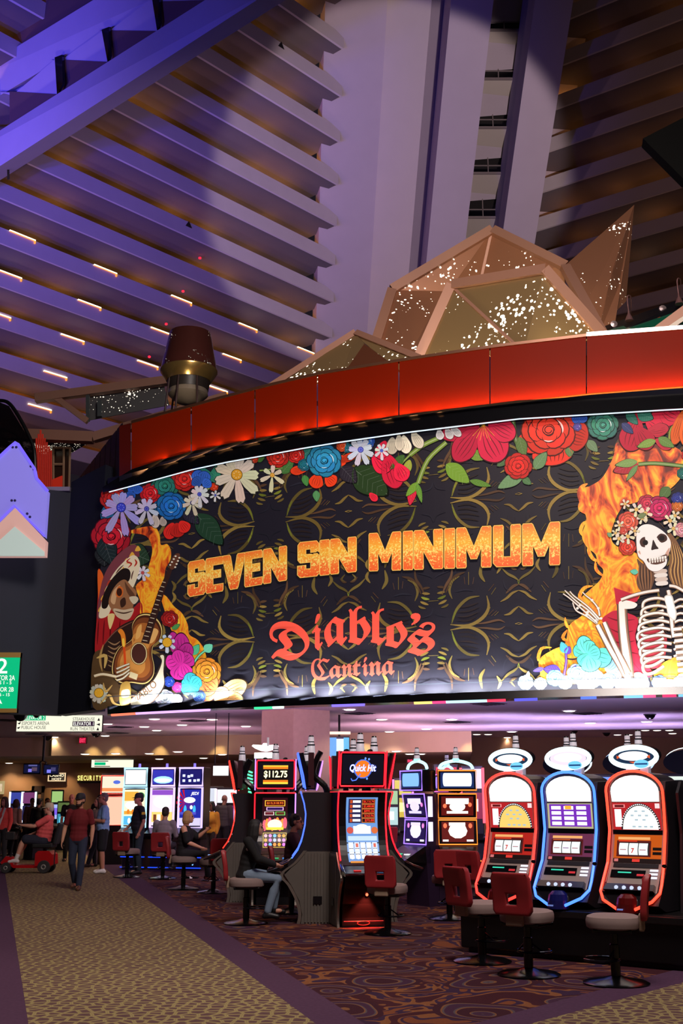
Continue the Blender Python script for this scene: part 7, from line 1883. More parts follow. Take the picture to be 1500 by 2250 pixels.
    # reel window
    it = [(w(bx, 0.75), F.rect(-0.80, 0.84, 1.02, 1.285, 0.004)), (w((40, 16, 16), 0.4), F.rect(-0.80, 0.84, 1.0, 1.045, 0.006)), (w((250, 180, 110), 1.0), F.rect(-0.66, 0.44, 1.235, 1.262, 0.007)), (w((110, 30, 30), 0.6), F.rect(-0.70, 0.48, 1.062, 1.225, 0.007)), (w((24, 10, 12), 0.4), F.rect(-0.62, 0.42, 1.075, 1.205, 0.009)), (w((20, 10, 14), 0.4), F.rect(0.54, 0.84, 1.13, 1.16, 0.008)), (w((20, 10, 14), 0.4), F.rect(0.54, 0.84, 1.085, 1.115, 0.008)), (w((230, 60, 50), 1.0), F.rect(-0.14, 0.12, 1.012, 1.04, 0.009)), (w((220, 120, 120), 0.9), F.rect(-0.76, -0.62, 1.012, 1.04, 0.009)), (w(sky, 1.0), F.rect(-0.64, 0.0, 1.215, 1.228, 0.009))]
    multi(it, 'game_panel', t)
    for c in range(3):
        u0 = -0.60 + c * 0.338; n = 8
        A = []; B = []
        for i in range(n + 1):
            z = 1.08 + 0.12 * i / n; bulge = 0.012 + 0.014 * math.sin(PI * i / n)
            A.append(F.at(u0, z, bulge)); B.append(F.at(u0 + 0.31, z, bulge))
        rl = MB().strip(A, B).build('reel', w((236, 240, 240), 1.15), t)
        if kind != 'mix' and c == 1: F.text('7', u0 + 0.1, u0 + 0.2, 1.10, 1.15, w((230, 60, 50), 0.9), rl, 0.034, 0.03)
        else: F.rect(u0 + 0.05, u0 + 0.26, 1.13, 1.137, 0.034, 1).build('symbol', w((190, 90, 110) if c != 1 else (150, 60, 160), 0.8), rl)
    # deck with display, buttons and tray
    F.rect(-0.76, 0.78, 0.955, 0.995, 0.008).build('vent_bar', M_cab2, t)
    F.rect(-0.80, 0.38, 0.855, 0.93, 0.008).build('player_display', M_black, t)
    F.rect(-0.56, -0.10, 0.90, 0.912, 0.012, 1).build('lettering', w((60, 230, 190), 1.0), t)
    F.rect(0.1, 0.34, 0.875, 0.895, 0.012, 1).build('button', w((230, 50, 60), 0.8), t)
    for z in (0.86, 0.895, 0.93): F.rect(0.52, 0.80, z - 0.008, z + 0.012, 0.012, 1).build('button', w((236, 236, 255), 1.2), t)
    mb = MB().prism([(-hw * 0.8, -0.30, 0.80), (-hw * 0.84, -0.38, 0.745), (hw * 0.84, -0.38, 0.745), (hw * 0.8, -0.30, 0.80)], (0, 0.08, -0.04))
    tray = mb.build('button_deck', M_cab, t)
    for i in range(4): MB().lathe([(0.022, 0), (0.018, 0.012), (0, 0.014)], 12, Matrix.Translation((-0.13 + i * 0.085, -0.36, 0.765)) @ Matrix.Rotation(0.9, 4, 'X')).build('button', w((214, 226, 255), 1.0), tray)
    MB().prism([(-hw * 0.98, -0.33, 0.72), (-hw * 0.8, -0.41, 0.63), (-hw * 0.3, -0.45, 0.55), (hw * 0.3, -0.45, 0.55), (hw * 0.8, -0.41, 0.63), (hw * 0.98, -0.33, 0.72)], (0, 0.2, -0.02)).build('belly_tray', M_cab, t)
    MB().lathe([(0.0, 0.07), (0.06, 0.065), (0.10, 0.03), (0.115, -0.03), (0.12, -0.115)], 18, Matrix.Translation((0.0, -0.40, 0.64))).build('ticket_dome', mat('dome_' + kind, (20, 24, 90) if kind == 'mix' else (90, 14, 14), 0.25), t)
    F.rect(-0.10, 0.10, 0.56, 0.575, 0.16, 1).build('badge', w((130, 150, 230), 0.6), t)
    MB().lathe([(0.02, 0), (0.02, 0.03), (0.0, 0.035)], 10, Matrix.Translation((hw * 1.0, yz(SP, 0.98) - 0.02, 0.98)) @ Matrix.Rotation(PI / 2, 4, 'X')).build('lock', M_black, t)
    # oval topper
    zt = 2.10; n = 32
    tp = MB().prism([(0.29 * math.cos(2 * PI * i / n), 0.0, zt + 0.125 * math.sin(2 * PI * i / n)) for i in range(n)], (0, 0.06, 0.02)).build('topper', M_cab, t)
    MB().tube([(0.262 * math.cos(2 * PI * i / n), -0.015, zt + 0.104 * math.sin(2 * PI * i / n)) for i in range(n)], 0.028, 8, True).build('light_ring', w((214, 246, 255), 1.8), tp)
    MB().poly([(0.225 * math.cos(2 * PI * i / n), -0.012, zt + 0.078 * math.sin(2 * PI * i / n)) for i in range(n)]).build('topper_face', w((40, 70, 110), 0.5) if kind != 'mix' else w((255, 220, 250), 1.2), tp)
    MB().poly([(0.17 * math.cos(2 * PI * i / n), -0.018, zt + 0.01 + 0.05 * math.sin(2 * PI * i / n)) for i in range(n)]).build('topper_logo', w((255, 255, 255), 1.8), tp)
    if kind != 'mix': MB().poly([(-0.05, -0.022, zt - 0.05), (0.05, -0.022, zt - 0.05), (0.0, -0.022, zt - 0.07)]).poly([(0.15, -0.022, zt), (0.19, -0.022, zt + 0.02), (0.19, -0.022, zt - 0.02)]).poly([(-0.15, -0.022, zt), (-0.19, -0.022, zt + 0.02), (-0.19, -0.022, zt - 0.02)]).build('topper_mark', w((240, 100, 50), 1.0), tp)
    MB().poly([(0.10 + 0.085 * math.cos(2 * PI * i / 20), -0.05, zt - 0.075 + 0.045 * math.sin(2 * PI * i / 20)) for i in range(20)]).build('topper_badge', w((120, 206, 250), 1.2), tp)
    MB().box(0.03, 0.17, -0.056, -0.052, zt - 0.085, zt - 0.068).build('badge_print', w((40, 90, 150), 0.7), tp)
    MB().box(0.07, 0.16, -0.02, 0.06, 1.93, zt - 0.1).box(-0.1, -0.04, 0.0, 0.05, 1.90, zt - 0.1).build('topper_post', M_white, tp)
    tower_light(tp, 0.02, 0.10, zt + 0.11, 0.75)
    return t
N1 = glow((255, 48, 40), 3.4); N1b = glow((60, 110, 255), 3.0); N3 = glow((255, 56, 36), 3.6)
reel_machine('left neon reel slot machine, red tube with a golden pinball arch', -PITCH, N1, N1, 'gold')
reel_machine('middle neon reel slot machine with a blue tube and violet bonus panel', 0.0, N1b, N1b, 'mix')
reel_machine('right neon reel slot machine, red tube with a white pinball arch', PITCH * 1.06, N3, N3, 'white')
# machines standing back to back behind them show their dark oval toppers
for i, (x, lab, col) in enumerate(((-0.42, 'dark oval topper back seen right of the left white oval sign', (220, 240, 255)), (0.36, 'dark oval topper back seen right of the middle white oval sign', (180, 210, 255)), (1.10, 'dark oval topper back seen right of the right white oval sign', (240, 250, 255)))):
    loc = m2 + ux * x + uy * 0.93
    t = thing('rear_slot_machine', lab, 'slot machine', loc, RZ + PI, 'slot machines behind the neon row')
    MB().bbox(-0.33, 0.33, -0.02, 0.34, PL, 1.86, 0.04).build('cabinet', mat('rear_cabinet', (30, 24, 52), 0.35), t)
    n = 28
    tp = MB().prism([(0.30 * math.cos(2 * PI * k / n), 0.1, 2.08 + 0.14 * math.sin(2 * PI * k / n)) for k in range(n)], (0, 0.06, -0.02)).build('topper', mat('topper_back', (14, 16, 40), 0.35), t)
    MB().tube([(0.30 * math.cos(2 * PI * k / n), 0.08, 2.08 + 0.14 * math.sin(2 * PI * k / n)) for k in range(n)], 0.012, 6, True).build('light_ring', glow(col, 1.5), tp)
    MB().box(-0.03, 0.03, 0.165, 0.172, 2.08, 2.10).build('data_plate', mat('silver_trim'), tp)
    MB().box(-0.05, 0.05, 0.08, 0.14, 1.84, 1.96).build('topper_post', M_cab2, tp)
    tower_light(tp, 0.0, 0.1, 2.21, 0.75)
# dark side of the next machine at the right edge
t = thing('rear_slot_machine', 'tall dark machine side with a green mark at the right edge', 'slot machine', m2 + ux * (PITCH * 1.06 + 1.0) + uy * 0.45, RZ + PI / 2)
MB().prism([(-0.32, -0.25, PL), (-0.32, -0.1, 1.3), (-0.32, -0.12, 1.75), (-0.32, 0.0, 1.86), (-0.32, 0.4, 1.86), (-0.32, 0.45, PL)], (0.64, 0, 0)).build('cabinet', M_cab2, t)
mb = MB()
for i in range(12): mb.box(-0.30 + i * 0.05, -0.28 + i * 0.05, 0.44, 0.465, PL + 0.05, 1.6)
mb.build('rib', M_rib, t)
mb = MB()
p = m2 + ux * (PITCH * 1.06 + 0.40) + uy * 0.16
g = thing('side_panel', 'dark side panel with a small green triangle right of the right neon machine', 'panel', p, RZ)
MB().prism([(0, -0.15, PL), (0, -0.02, 1.3), (0, -0.06, 1.72), (0, 0.05, 1.84), (0, 0.45, 1.84), (0, 0.45, PL)], (0.03, 0, 0)).build('panel', M_cab2, g)
MB().prism([(-0.002, 0.05, 1.70), (-0.002, 0.22, 1.70), (-0.002, 0.13, 1.62)], (-0.004, 0, 0)).build('mark', mat('green_mark', (40, 130, 100), 0.5), g)

# ---- far machines: simple upright cabinets with lit screens, towards the back of the hall
def far_machine(label, px, py, rz, cols, h=1.9, tubes=None, hw=0.3):
    p = fl(px, py); p.z = 0
    t = thing('slot_machine', label, 'slot machine', p, rz, 'distant slot machines')
    MB().bbox(-hw, hw, 0.02, 0.5, 0.0, h, 0.02).build('cabinet', M_cab2, t)
    MB().prism([(-hw, -0.25, 0.72), (-hw, -0.25, 0.76), (-hw, 0.03, 0.86), (-hw, 0.03, 0.66)], (2 * hw, 0, 0)).build('button_deck', M_cab, t)
    MB().box(-hw * 0.85, hw * 0.85, 0.0, 0.02, h * 0.78, h * 0.97).build('screen', glow(cols[0], 1.0), t)
    sc = MB().box(-hw * 0.85, hw * 0.85, 0.0, 0.02, h * 0.49, h * 0.74).build('screen', glow(cols[1], 1.0), t)
    MB().box(-hw * 0.5, hw * 0.5, -0.01, 0.0, h * 0.56, h * 0.68).build('picture', glow(cols[2], 1.2), sc)
    if tubes:
        for s in (-1, 1): MB().tube([(s * hw, 0.0, h * 0.45), (s * hw, 0.0, h * 0.98)], 0.035, 6).build('light_tube', glow(tubes, 2.0), t)
    return t
far_machine('far slot machine with white light tubes, left of a pair by the rear wall', 29, 1866, 0.1, ((60, 70, 160), (30, 30, 60), (200, 200, 230)), 1.95, (226, 240, 255), 0.23)
far_machine('far slot machine with white light tubes, right of a pair by the rear wall', 56, 1866, 0.1, ((120, 60, 110), (40, 36, 80), (230, 230, 250)), 1.95, (226, 240, 255), 0.23)
far_machine('thin far slot machine with a green and white display below the host sign', 119, 1862, 0.2, ((160, 200, 120), (170, 190, 250), (120, 90, 220)), 2.0, None, 0.22)
far_machine('small far slot machine with a teal display behind the scooter rider', 134, 1868, 0.0, ((90, 110, 60), (60, 140, 170), (120, 220, 240)), 1.6, None, 0.22)
far_machine('far slot machine with white tubes right of the three tall machines', 466, 1880, 0.2, ((220, 226, 240), (40, 60, 120), (230, 240, 255)), 2.05, (250, 250, 255))
far_machine('far slot machine with pink light beside the red neon curve', 492, 1886, -0.2, ((250, 250, 255), (120, 40, 120), (240, 200, 230)), 2.0, (255, 200, 230))
far_machine('far slot machine with a yellow panel right of the red neon machine', 887, 1880, 0.0, ((230, 210, 90), (220, 190, 70), (255, 240, 160)), 2.3, (255, 130, 200))
far_machine('far slot machine with a white and green display seen past the red neon curve', 855, 1890, 0.0, ((170, 210, 160), (190, 226, 226), (240, 250, 240)), 1.95)
far_machine('far slot machine with red and white top lights behind the orange framed one', 985, 1912, 0.0, ((230, 50, 60), (120, 30, 40), (255, 200, 200)), 2.5, None, 0.3)
far_machine('far slot machine with white top lights behind the left neon machine', 1042, 1914, 0.0, ((250, 226, 246), (150, 40, 70), (255, 220, 220)), 2.45, (255, 90, 110), 0.27)
far_machine('far slot machine with cyan frame between the left and middle neon machines', 1205, 1925, 0.0, ((90, 200, 220), (60, 60, 160), (230, 240, 255)), 2.2, (120, 220, 255), 0.35)
far_machine('far slot machine with blue frame between the middle and right neon machines', 1330, 1930, 0.0, ((120, 160, 255), (60, 50, 160), (255, 220, 160)), 2.2, (90, 160, 255), 0.4)
far_machine('far slot machine with white and green lights at the right edge', 1480, 1935, 0.0, ((236, 250, 240), (60, 150, 120), (255, 240, 220)), 2.2, (230, 255, 240), 0.42)

# ================================================================== CASINO CHAIRS
M_vinyl = mat('red_vinyl', (150, 34, 40), 0.5, vary=0.06, scale=10)
M_seat = mat('taupe_fabric', (136, 116, 112), 0.8, vary=0.06, scale=12)
M_base = mat('base_black', (8, 8, 10), 0.2, spec=0.35)
def cushion_back(hw, z0, z1, y, th, hole, bend):
    """padded back with a square window, bent slightly backwards at the top"""
    bm = bmesh.new()
    xs_ = [-hw, -hw * 0.85, -hole[0], hole[0], hw * 0.85, hw]
    zs_ = [z0, z0 + 0.04, hole[1], hole[2], z1 - 0.05, z1]
    g = {}
    def Y(z): return y - bend * max(0, (z - z0) / (z1 - z0)) ** 2
    for i, x in enumerate(xs_):
        for j, z in enumerate(zs_):
            k = 0.9 if (i in (0, 5) and j in (0, 5)) else 1.0
            for s in (0, 1):
                g[i, j, s] = bm.verts.new((x * k, Y(z) + (th if s else 0), z0 + (z - z0) * 1.0 if k == 1 else (z0 + 0.012 if j == 0 else z1 - 0.012)))
    for i in range(5):
        for j in range(5):
            if (i, j) == (2, 2): continue
            bm.faces.new([g[i, j, 0], g[i + 1, j, 0], g[i + 1, j + 1, 0], g[i, j + 1, 0]])
            bm.faces.new([g[i, j, 1], g[i, j + 1, 1], g[i + 1, j + 1, 1], g[i + 1, j, 1]])
    def wall(a, b): bm.faces.new([g[a[0], a[1], 0], g[a[0], a[1], 1], g[b[0], b[1], 1], g[b[0], b[1], 0]])
    for i in range(5):
        wall((i, 0), (i + 1, 0)); wall((i + 1, 5), (i, 5)); wall((0, i + 1), (0, i)); wall((5, i), (5, i + 1))
    wall((3, 2), (2, 2)); wall((2, 3), (3, 3)); wall((2, 2), (2, 3)); wall((3, 3), (3, 2))
    bmesh.ops.recalc_face_normals(bm, faces=bm.faces)
    ed = [e for e in bm.edges if len(e.link_faces) == 2 and e.link_faces[0].normal.angle(e.link_faces[1].normal, 0) > 1.0]
    bmesh.ops.bevel(bm, geom=ed, offset=0.018, segments=3, affect='EDGES', profile=0.5)
    return bm
def make_chair():
    t = thing('casino_chair', 'x', 'chair', (0, 0, 0), 0, 'red casino chairs')
    MB().lathe([(0.0, 0.0), (0.30, 0.0), (0.305, 0.012), (0.27, 0.028), (0.12, 0.05), (0.06, 0.07), (0.0, 0.07)], 32).build('base', M_base, t, True)
    MB().lathe([(0.045, 0.05), (0.045, 0.34), (0.036, 0.35), (0.036, 0.50)], 16).build('column', M_base, t, True)
    ring = MB().tube([(0.17 * math.sin(a), -0.10 + 0.17 - 0.17 * math.cos(a) + 0.06, 0.21) for a in [math.radians(-150 + i * 15) for i in range(21)]], 0.011, 8)
    ring.tube([(0.03, 0.0, 0.30), (0.14, 0.06, 0.21)], 0.009, 6).tube([(-0.03, 0.0, 0.30), (-0.14, 0.06, 0.21)], 0.009, 6)
    ring.build('footrest', mat('dark_chrome', (70, 66, 74), 0.15, 0.9), t)
    bm = bmesh.new()
    P = []
    for i in range(28):
        a = 2 * PI * i / 28
        r = 0.25 / max(abs(math.cos(a)) ** 2.6 + abs(math.sin(a)) ** 2.6, 1e-6) ** (1 / 2.6)
        P.append((r * math.cos(a), r * math.sin(a)))
    mb = MB()
    prof = [(0.88, 0.485), (0.98, 0.50), (1.0, 0.53), (1.0, 0.56), (0.96, 0.59), (0.80, 0.605), (0.4, 0.612)]
    vs = []; fs = []
    for k, z in prof:
        vs += [(x * k, y * k, z) for x, y in P]
    for j in range(len(prof) - 1):
        for i in range(28): fs.append((j * 28 + i, j * 28 + (i + 1) % 28, (j + 1) * 28 + (i + 1) % 28, (j + 1) * 28 + i))
    fs.append(list(range(28))[::-1]); fs.append([(len(prof) - 1) * 28 + i for i in range(28)])
    mb.add(vs, fs).build('seat', M_seat, t, True)
    MB().bbox(-0.20, 0.20, -0.18, 0.18, 0.455, 0.49, 0.01).build('seat_pan', M_base, t)
    MB().bbox(-0.09, 0.09, -0.285, -0.235, 0.47, 0.62, 0.012).build('back_bracket', mat('bracket_beige', (150, 128, 108), 0.6), t)
    mb = MB(); mb.frombm(cushion_back(0.205, 0.57, 0.965, -0.255, -0.065, (0.052, 0.665, 0.765), 0.05)); mb.build('backrest', M_vinyl, t, True)
    return t
CH0 = None
def chair(px, py, rz, label, at=None):
    global CH0
    p = at or fl(px, py)
    if CH0 is None:
        t = CH0 = make_chair()
    else:
        t = copy_tree(CH0)
    t.location = (p[0], p[1], 0.002); t.rotation_euler = (0, 0, rz); t['label'] = label
    return t
chair(1162, 2143, -0.62, 'red casino chair with its back to us before the left neon reel machine')
chair(1060, 2114, -1.02, 'red casino chair turned sideways at the left end of the black plinth')
chair(1354, 2162, 1.28, 'red casino chair turned to the left before the right neon reel machine')
chair(852, 2052, -0.34, 'red casino chair with its back to us before the curved red neon machine')
chair(988, 2020, -0.10, 'dark red casino chair before the orange three-screen machine, its back square to us')
chair(1066, 2028, -0.85, 'dark red casino chair right of the one before the orange three-screen machine')
chair(540, 2030, -1.48, 'red casino chair under the dark haired woman in the black hoodie')
chair(402, 1954, -1.50, 'red casino chair under the blonde woman')
chair(640, 2006, -1.45, 'red casino chair under the woman with glasses')
chair(357, 1931, -0.10, 'red casino chair under the man in the grey hoodie')
chair(278, 1928, -0.35, 'red casino chair behind the man in the black cap')
chair(468, 1962, 0.5, 'red casino chair between the blonde woman and the red neon curve')
chair(848, 1902, 0.3, 'far red casino chair seen right of the red neon machine')
chair(20, 1880, 0.1, 'red casino chair far left beside the woman in the tan top')

# ================================================================== PEOPLE
DG = None
def remesh(mb, voxel, name, material, parent, smooth_iter=5):
    me = bpy.data.meshes.new('tmp')
    me.from_pydata([tuple(v) for v in mb.v], [], mb.f)
    o = bpy.data.objects.new('tmp', me); COL.objects.link(o)
    md = o.modifiers.new('r', 'REMESH'); md.mode = 'VOXEL'; md.voxel_size = voxel
    sm = o.modifiers.new('s', 'SMOOTH'); sm.factor = 0.5; sm.iterations = smooth_iter
    m2_ = bpy.data.meshes.new_from_object(o.evaluated_get(bpy.context.evaluated_depsgraph_get()))
    bpy.data.objects.remove(o); bpy.data.meshes.remove(me)
    m2_.name = name
    m2_.materials.clear(); m2_.materials.append(material)
    m2_.polygons.foreach_set('use_smooth', [True] * len(m2_.polygons))
    ob = bpy.data.objects.new(name, m2_); COL.objects.link(ob); ob.parent = parent
    return ob
def ball(mb, c, r, M=None, n=14, m=8):
    """ellipsoid; r is one radius or three"""
    rx, ry, rz = r if isinstance(r, (tuple, list)) else (r, r, r)
    vs = [(0, 0, rz)]; fs = []
    for i in range(1, m):
        t = PI * i / m
        for j in range(n):
            a = 2 * PI * j / n
            vs.append((rx * math.sin(t) * math.cos(a), ry * math.sin(t) * math.sin(a), rz * math.cos(t)))
    vs.append((0, 0, -rz)); L = len(vs) - 1
    for j in range(n):
        fs.append((0, 1 + j, 1 + (j + 1) % n)); fs.append((L, L - n + (j + 1) % n, L - n + j))
        for i in range(m - 2):
            a = 1 + i * n
            fs.append((a + j, a + n + j, a + n + (j + 1) % n, a + (j + 1) % n))
    T = Matrix.Translation(Vector(c))
    if M is not None: T = T @ M
    return mb.add([T @ Vector(v) for v in vs], fs)
def limb(mb, pts, rs):             # tapered limb with rounded joints
    mb.tube(pts, rs, 12)
    for p, r in zip(pts, rs): ball(mb, p, r, n=12, m=8)
def axis_mat(d, fwd=Vector((0, -1, 0))):
    z = Vector(d).normalized(); y = (-fwd - z * (-fwd).dot(z)).normalized(); x = y.cross(z)
    return Matrix((x, y, z)).transposed().to_4x4()
def stand(h=1.75, **k):
    s = h / 1.75
    J = dict(pelvis=(0, 0, .95), chest=(0, 0, 1.27), neck=(0, .01, 1.47), head=(0, -.03, 1.625),
             shL=(.185, 0, 1.41), elL=(.235, .02, 1.13), wrL=(.235, -.06, .89), shR=(-.185, 0, 1.41), elR=(-.235, .02, 1.13), wrR=(-.235, -.06, .89),
             hipL=(.085, 0, .92), knL=(.095, -.02, .50), anL=(.10, .02, .085), hipR=(-.085, 0, .92), knR=(-.095, -.02, .50), anR=(-.10, .02, .085))
    J.update(k)
    return {n: Vector(v) * s for n, v in J.items()}, s
def sit(h=1.72, seat=.60, **k):
    s = h / 1.75; d = seat + .09
    J = dict(pelvis=(0, .02, d), chest=(0, .0, d + .32), neck=(0, -.02, d + .52), head=(0, -.07, d + .675),
             shL=(.18, -.01, d + .46), elL=(.24, -.10, d + .20), wrL=(.16, -.34, d + .12), shR=(-.18, -.01, d + .46), elR=(-.24, -.10, d + .20), wrR=(-.16, -.34, d + .12),
             hipL=(.09, .0, d - .01), knL=(.11, -.43, d - .01), anL=(.11, -.40, d - .42), hipR=(-.09, .0, d - .01), knR=(-.11, -.43, d - .01), anR=(-.11, -.40, d - .42))
    J.update(k)
    return {n: Vector(v) * s for n, v in J.items()}, s
def hand(mb, el, wr, side, s, curl=0.5, grip=None):
    d = (wr - el).normalized()
    across = Vector((0, 1, 0)) - d * d.y
    if across.length < 0.2: across = Vector((side, 0, 0)) - d * d.x * side
    across.normalize()
    nrm = d.cross(across).normalized()
    if nrm.x * side > 0: nrm = -nrm            # palm turned inwards
    c = wr + d * 0.045 * s
    M = Matrix((across, nrm, d)).transposed().to_4x4()
    ball(mb, c, (0.040 * s, 0.018 * s, 0.052 * s), M, 10, 7)
    for i, L in enumerate((0.062, 0.075, 0.070, 0.055)):
        b = wr + d * 0.085 * s + across * (-0.028 + i * 0.0185) * -1 * s
        k1 = b + (d * math.cos(curl * .6) + nrm * math.sin(curl * .6)) * L * 0.55 * s
        k2 = k1 + (d * math.cos(curl * 1.5) + nrm * math.sin(curl * 1.5)) * L * 0.5 * s
        mb.tube([b, k1, k2], [0.0095 * s, 0.009 * s, 0.007 * s], 7); ball(mb, k2, 0.007 * s, n=7, m=5); ball(mb, k1, 0.009 * s, n=7, m=5)
    b = wr + d * 0.02 * s - across * -0.03 * s
    t1 = b + (d * 0.7 + across * 0.6 + nrm * 0.4).normalized() * 0.045 * s
    t2 = t1 + (d * 0.9 + across * 0.2 + nrm * 0.5).normalized() * 0.032 * s
    mb.tube([b, t1, t2], [0.013 * s, 0.011 * s, 0.008 * s], 7); ball(mb, t2, 0.008 * s, n=7, m=5)
def person(label, loc, rz, pose, skin=(206, 150, 120), top=(60, 20, 24), bottom=(30, 34, 48), shoe=(30, 26, 24), hair=(40, 28, 22), hair_style='short', yaw=0.0, pitch=0.0,
           sleeve='short', legs='long', build=1.0, beard=None, cap=None, glasses=False, voxel=0.012, socks=None, belly=0.0, curl=0.5, long_top=0.0, group=None, extra=None, neckline=False, female=False):
    J, s = pose
    t = thing('person', label, 'person', loc, rz, group)
    tag_ = '%d_%d_%d' % tuple(skin)
    M_skin = mat('skin_' + tag_, skin, 0.55, vary=0.04, scale=15)
    b = build
    # ---- body: one continuous skin surface
    mb = MB()
    up = (J['neck'] - J['pelvis']).normalized()
    A = axis_mat(up)
    sw = (J['shL'] - J['shR']).length / 2
    mid = J['pelvis'].lerp(J['chest'], 0.5)
    fw = A @ Vector((0, -1, 0))
    def torso(m, g):
        ball(m, J['pelvis'], (0.165 * s * b + g, 0.115 * s * b + g, 0.13 * s + g), A)
        ball(m, mid + fw * belly * 0.6, (0.142 * s * b + g + belly * .3, 0.105 * s * b + g + belly, 0.17 * s + g), A)
        for q in (0.25, 0.5, 0.75): ball(m, J['pelvis'].lerp(J['chest'], q) + fw * belly * 0.6, (0.150 * s * b + g + belly * .3, 0.106 * s * b + g + belly, 0.12 * s + g), A)
        ball(m, J['chest'] + fw * (0.012 if not female else 0.03) * s, (0.165 * s * b + g, 0.112 * s * b + g + (0.015 if female else 0), 0.17 * s + g), A)
        ball(m, J['chest'].lerp(J['neck'], 0.55), (sw * 0.86 + g, 0.085 * s * b + g, 0.085 * s + g), A)
    torso(mb, 0)
    hy = Matrix.Rotation(yaw, 4, 'Z') @ Matrix.Rotation(pitch, 4, 'X')
    H = J['head']
    def hp(x, y, z): return H + hy @ (Vector((x, y, z)) * s)
    mb.tube([J['neck'] - up * 0.06 * s, J['neck'] + up * 0.02 * s, hp(0, 0.015, -0.05)], [0.068 * s, 0.056 * s, 0.052 * s], 12)
    ball(mb, hp(0, 0.012, 0.035), (0.074 * s, 0.094 * s, 0.088 * s), hy); ball(mb, hp(0, -0.022, -0.03), (0.060 * s, 0.068 * s, 0.082 * s), hy); ball(mb, hp(0, -0.058, -0.085), (0.034 * s, 0.028 * s, 0.026 * s), hy)
    mb.tube([hp(0, -0.080, 0.025), hp(0, -0.105, -0.022)], [0.009 * s, 0.016 * s], 8); ball(mb, hp(0, -0.101, -0.022), (0.016 * s, 0.015 * s, 0.012 * s), hy, 8, 6)
    ball(mb, hp(0, -0.083, -0.062), (0.024 * s, 0.011 * s, 0.011 * s), hy, 8, 6); ball(mb, hp(0.03, -0.078, 0.03), (0.022 * s, 0.012 * s, 0.009 * s), hy, 8, 6); ball(mb, hp(-0.03, -0.078, 0.03), (0.022 * s, 0.012 * s, 0.009 * s), hy, 8, 6)
    for sd in (1, -1): ball(mb, hp(sd * 0.076, 0.016, -0.002), (0.013 * s, 0.022 * s, 0.033 * s), hy, 8, 6)
    for S, sd in (('L', 1), ('R', -1)):
        sh, el, wr = J['sh' + S], J['el' + S], J['wr' + S]
        limb(mb, [sh, sh.lerp(el, .45), el, el.lerp(wr, .3), wr], [0.058 * s * b, 0.049 * s * b, 0.041 * s, 0.041 * s * b, 0.028 * s])
        hand(mb, el, wr, sd, s, curl)
        hp_, kn, an = J['hip' + S], J['kn' + S], J['an' + S]
        limb(mb, [hp_, hp_.lerp(kn, .4), kn, kn.lerp(an, .3), an], [0.092 * s * b, 0.078 * s * b, 0.056 * s, 0.056 * s * b, 0.038 * s])
        ball(mb, an + Vector((0, -0.05 * s, -0.035 * s)), (0.04 * s, 0.09 * s, 0.038 * s))
    remesh(mb, voxel, 'body', M_skin, t)
    # ---- face
    for sd in (1, -1):
        e = MB(); ball(e, hp(sd * 0.030, -0.079, 0.012), 0.0115 * s, n=8, m=6)
        e.build('eye', mat('eye_dark', (40, 30, 28), 0.2), t, True)
        MB().tube([hp(sd * 0.014, -0.092, 0.036), hp(sd * 0.032, -0.089, 0.041), hp(sd * 0.048, -0.076, 0.034)], 0.0045 * s, 5).build('eyebrow', mat('hair_%d_%d_%d' % tuple(hair), hair, 0.7), t)
    MB().tube([hp(-0.022, -0.090, -0.064), hp(0, -0.097, -0.063), hp(0.022, -0.090, -0.064)], 0.0042 * s, 5).build('mouth', mat('lip', (130, 60, 56), 0.5), t)
    M_hair = mat('hair_%d_%d_%d' % tuple(hair), hair, 0.7, vary=0.2, scale=40)
    hm = MB()
    if hair_style != 'bald':
        ball(hm, hp(0, 0.026, 0.052), (0.081 * s, 0.098 * s, 0.086 * s), hy); ball(hm, hp(0, 0.06, 0.0), (0.074 * s, 0.062 * s, 0.075 * s), hy)
        if hair_style == 'curly':
            for i in range(16):
                a = i * 0.8; ball(hm, hp(0.072 * math.cos(a), 0.02 + 0.07 * math.sin(a), 0.07 + 0.045 * math.sin(i * 1.7)), 0.032 * s, n=8, m=6)
        if hair_style == 'long':
            for i in range(9):
                a = math.radians(-20 + i * 27.5); x, y = 0.072 * math.cos(a), 0.02 + 0.078 * math.sin(a)
                limb(hm, [hp(x, y, 0.03), hp(x * 1.15, y * 1.1 + 0.01, -0.10), hp(x * 1.1, y * 1.05 + 0.03, -0.24)], [0.032 * s, 0.034 * s, 0.02 * s])
        if hair_style == 'bob':
            for i in range(9):
                a = math.radians(-15 + i * 26); x, y = 0.072 * math.cos(a), 0.02 + 0.075 * math.sin(a)
                limb(hm, [hp(x, y, 0.03), hp(x * 1.1, y * 1.1, -0.06), hp(x * 0.95, y + 0.01, -0.115)], [0.030 * s, 0.032 * s, 0.018 * s])
        remesh(hm, 0.011, 'hair', M_hair, t, 2)
    if beard:
        bm_ = MB(); ball(bm_, hp(0, -0.045, -0.085), (0.052 * s, 0.046 * s, 0.038 * s), hy)
        for sd in (1, -1): ball(bm_, hp(sd * 0.05, -0.02, -0.055), (0.016 * s, 0.035 * s, 0.04 * s), hy, 8, 6)
        remesh(bm_, 0.010, 'beard', mat('beard_%d' % beard[0], beard, 0.8), t, 2)
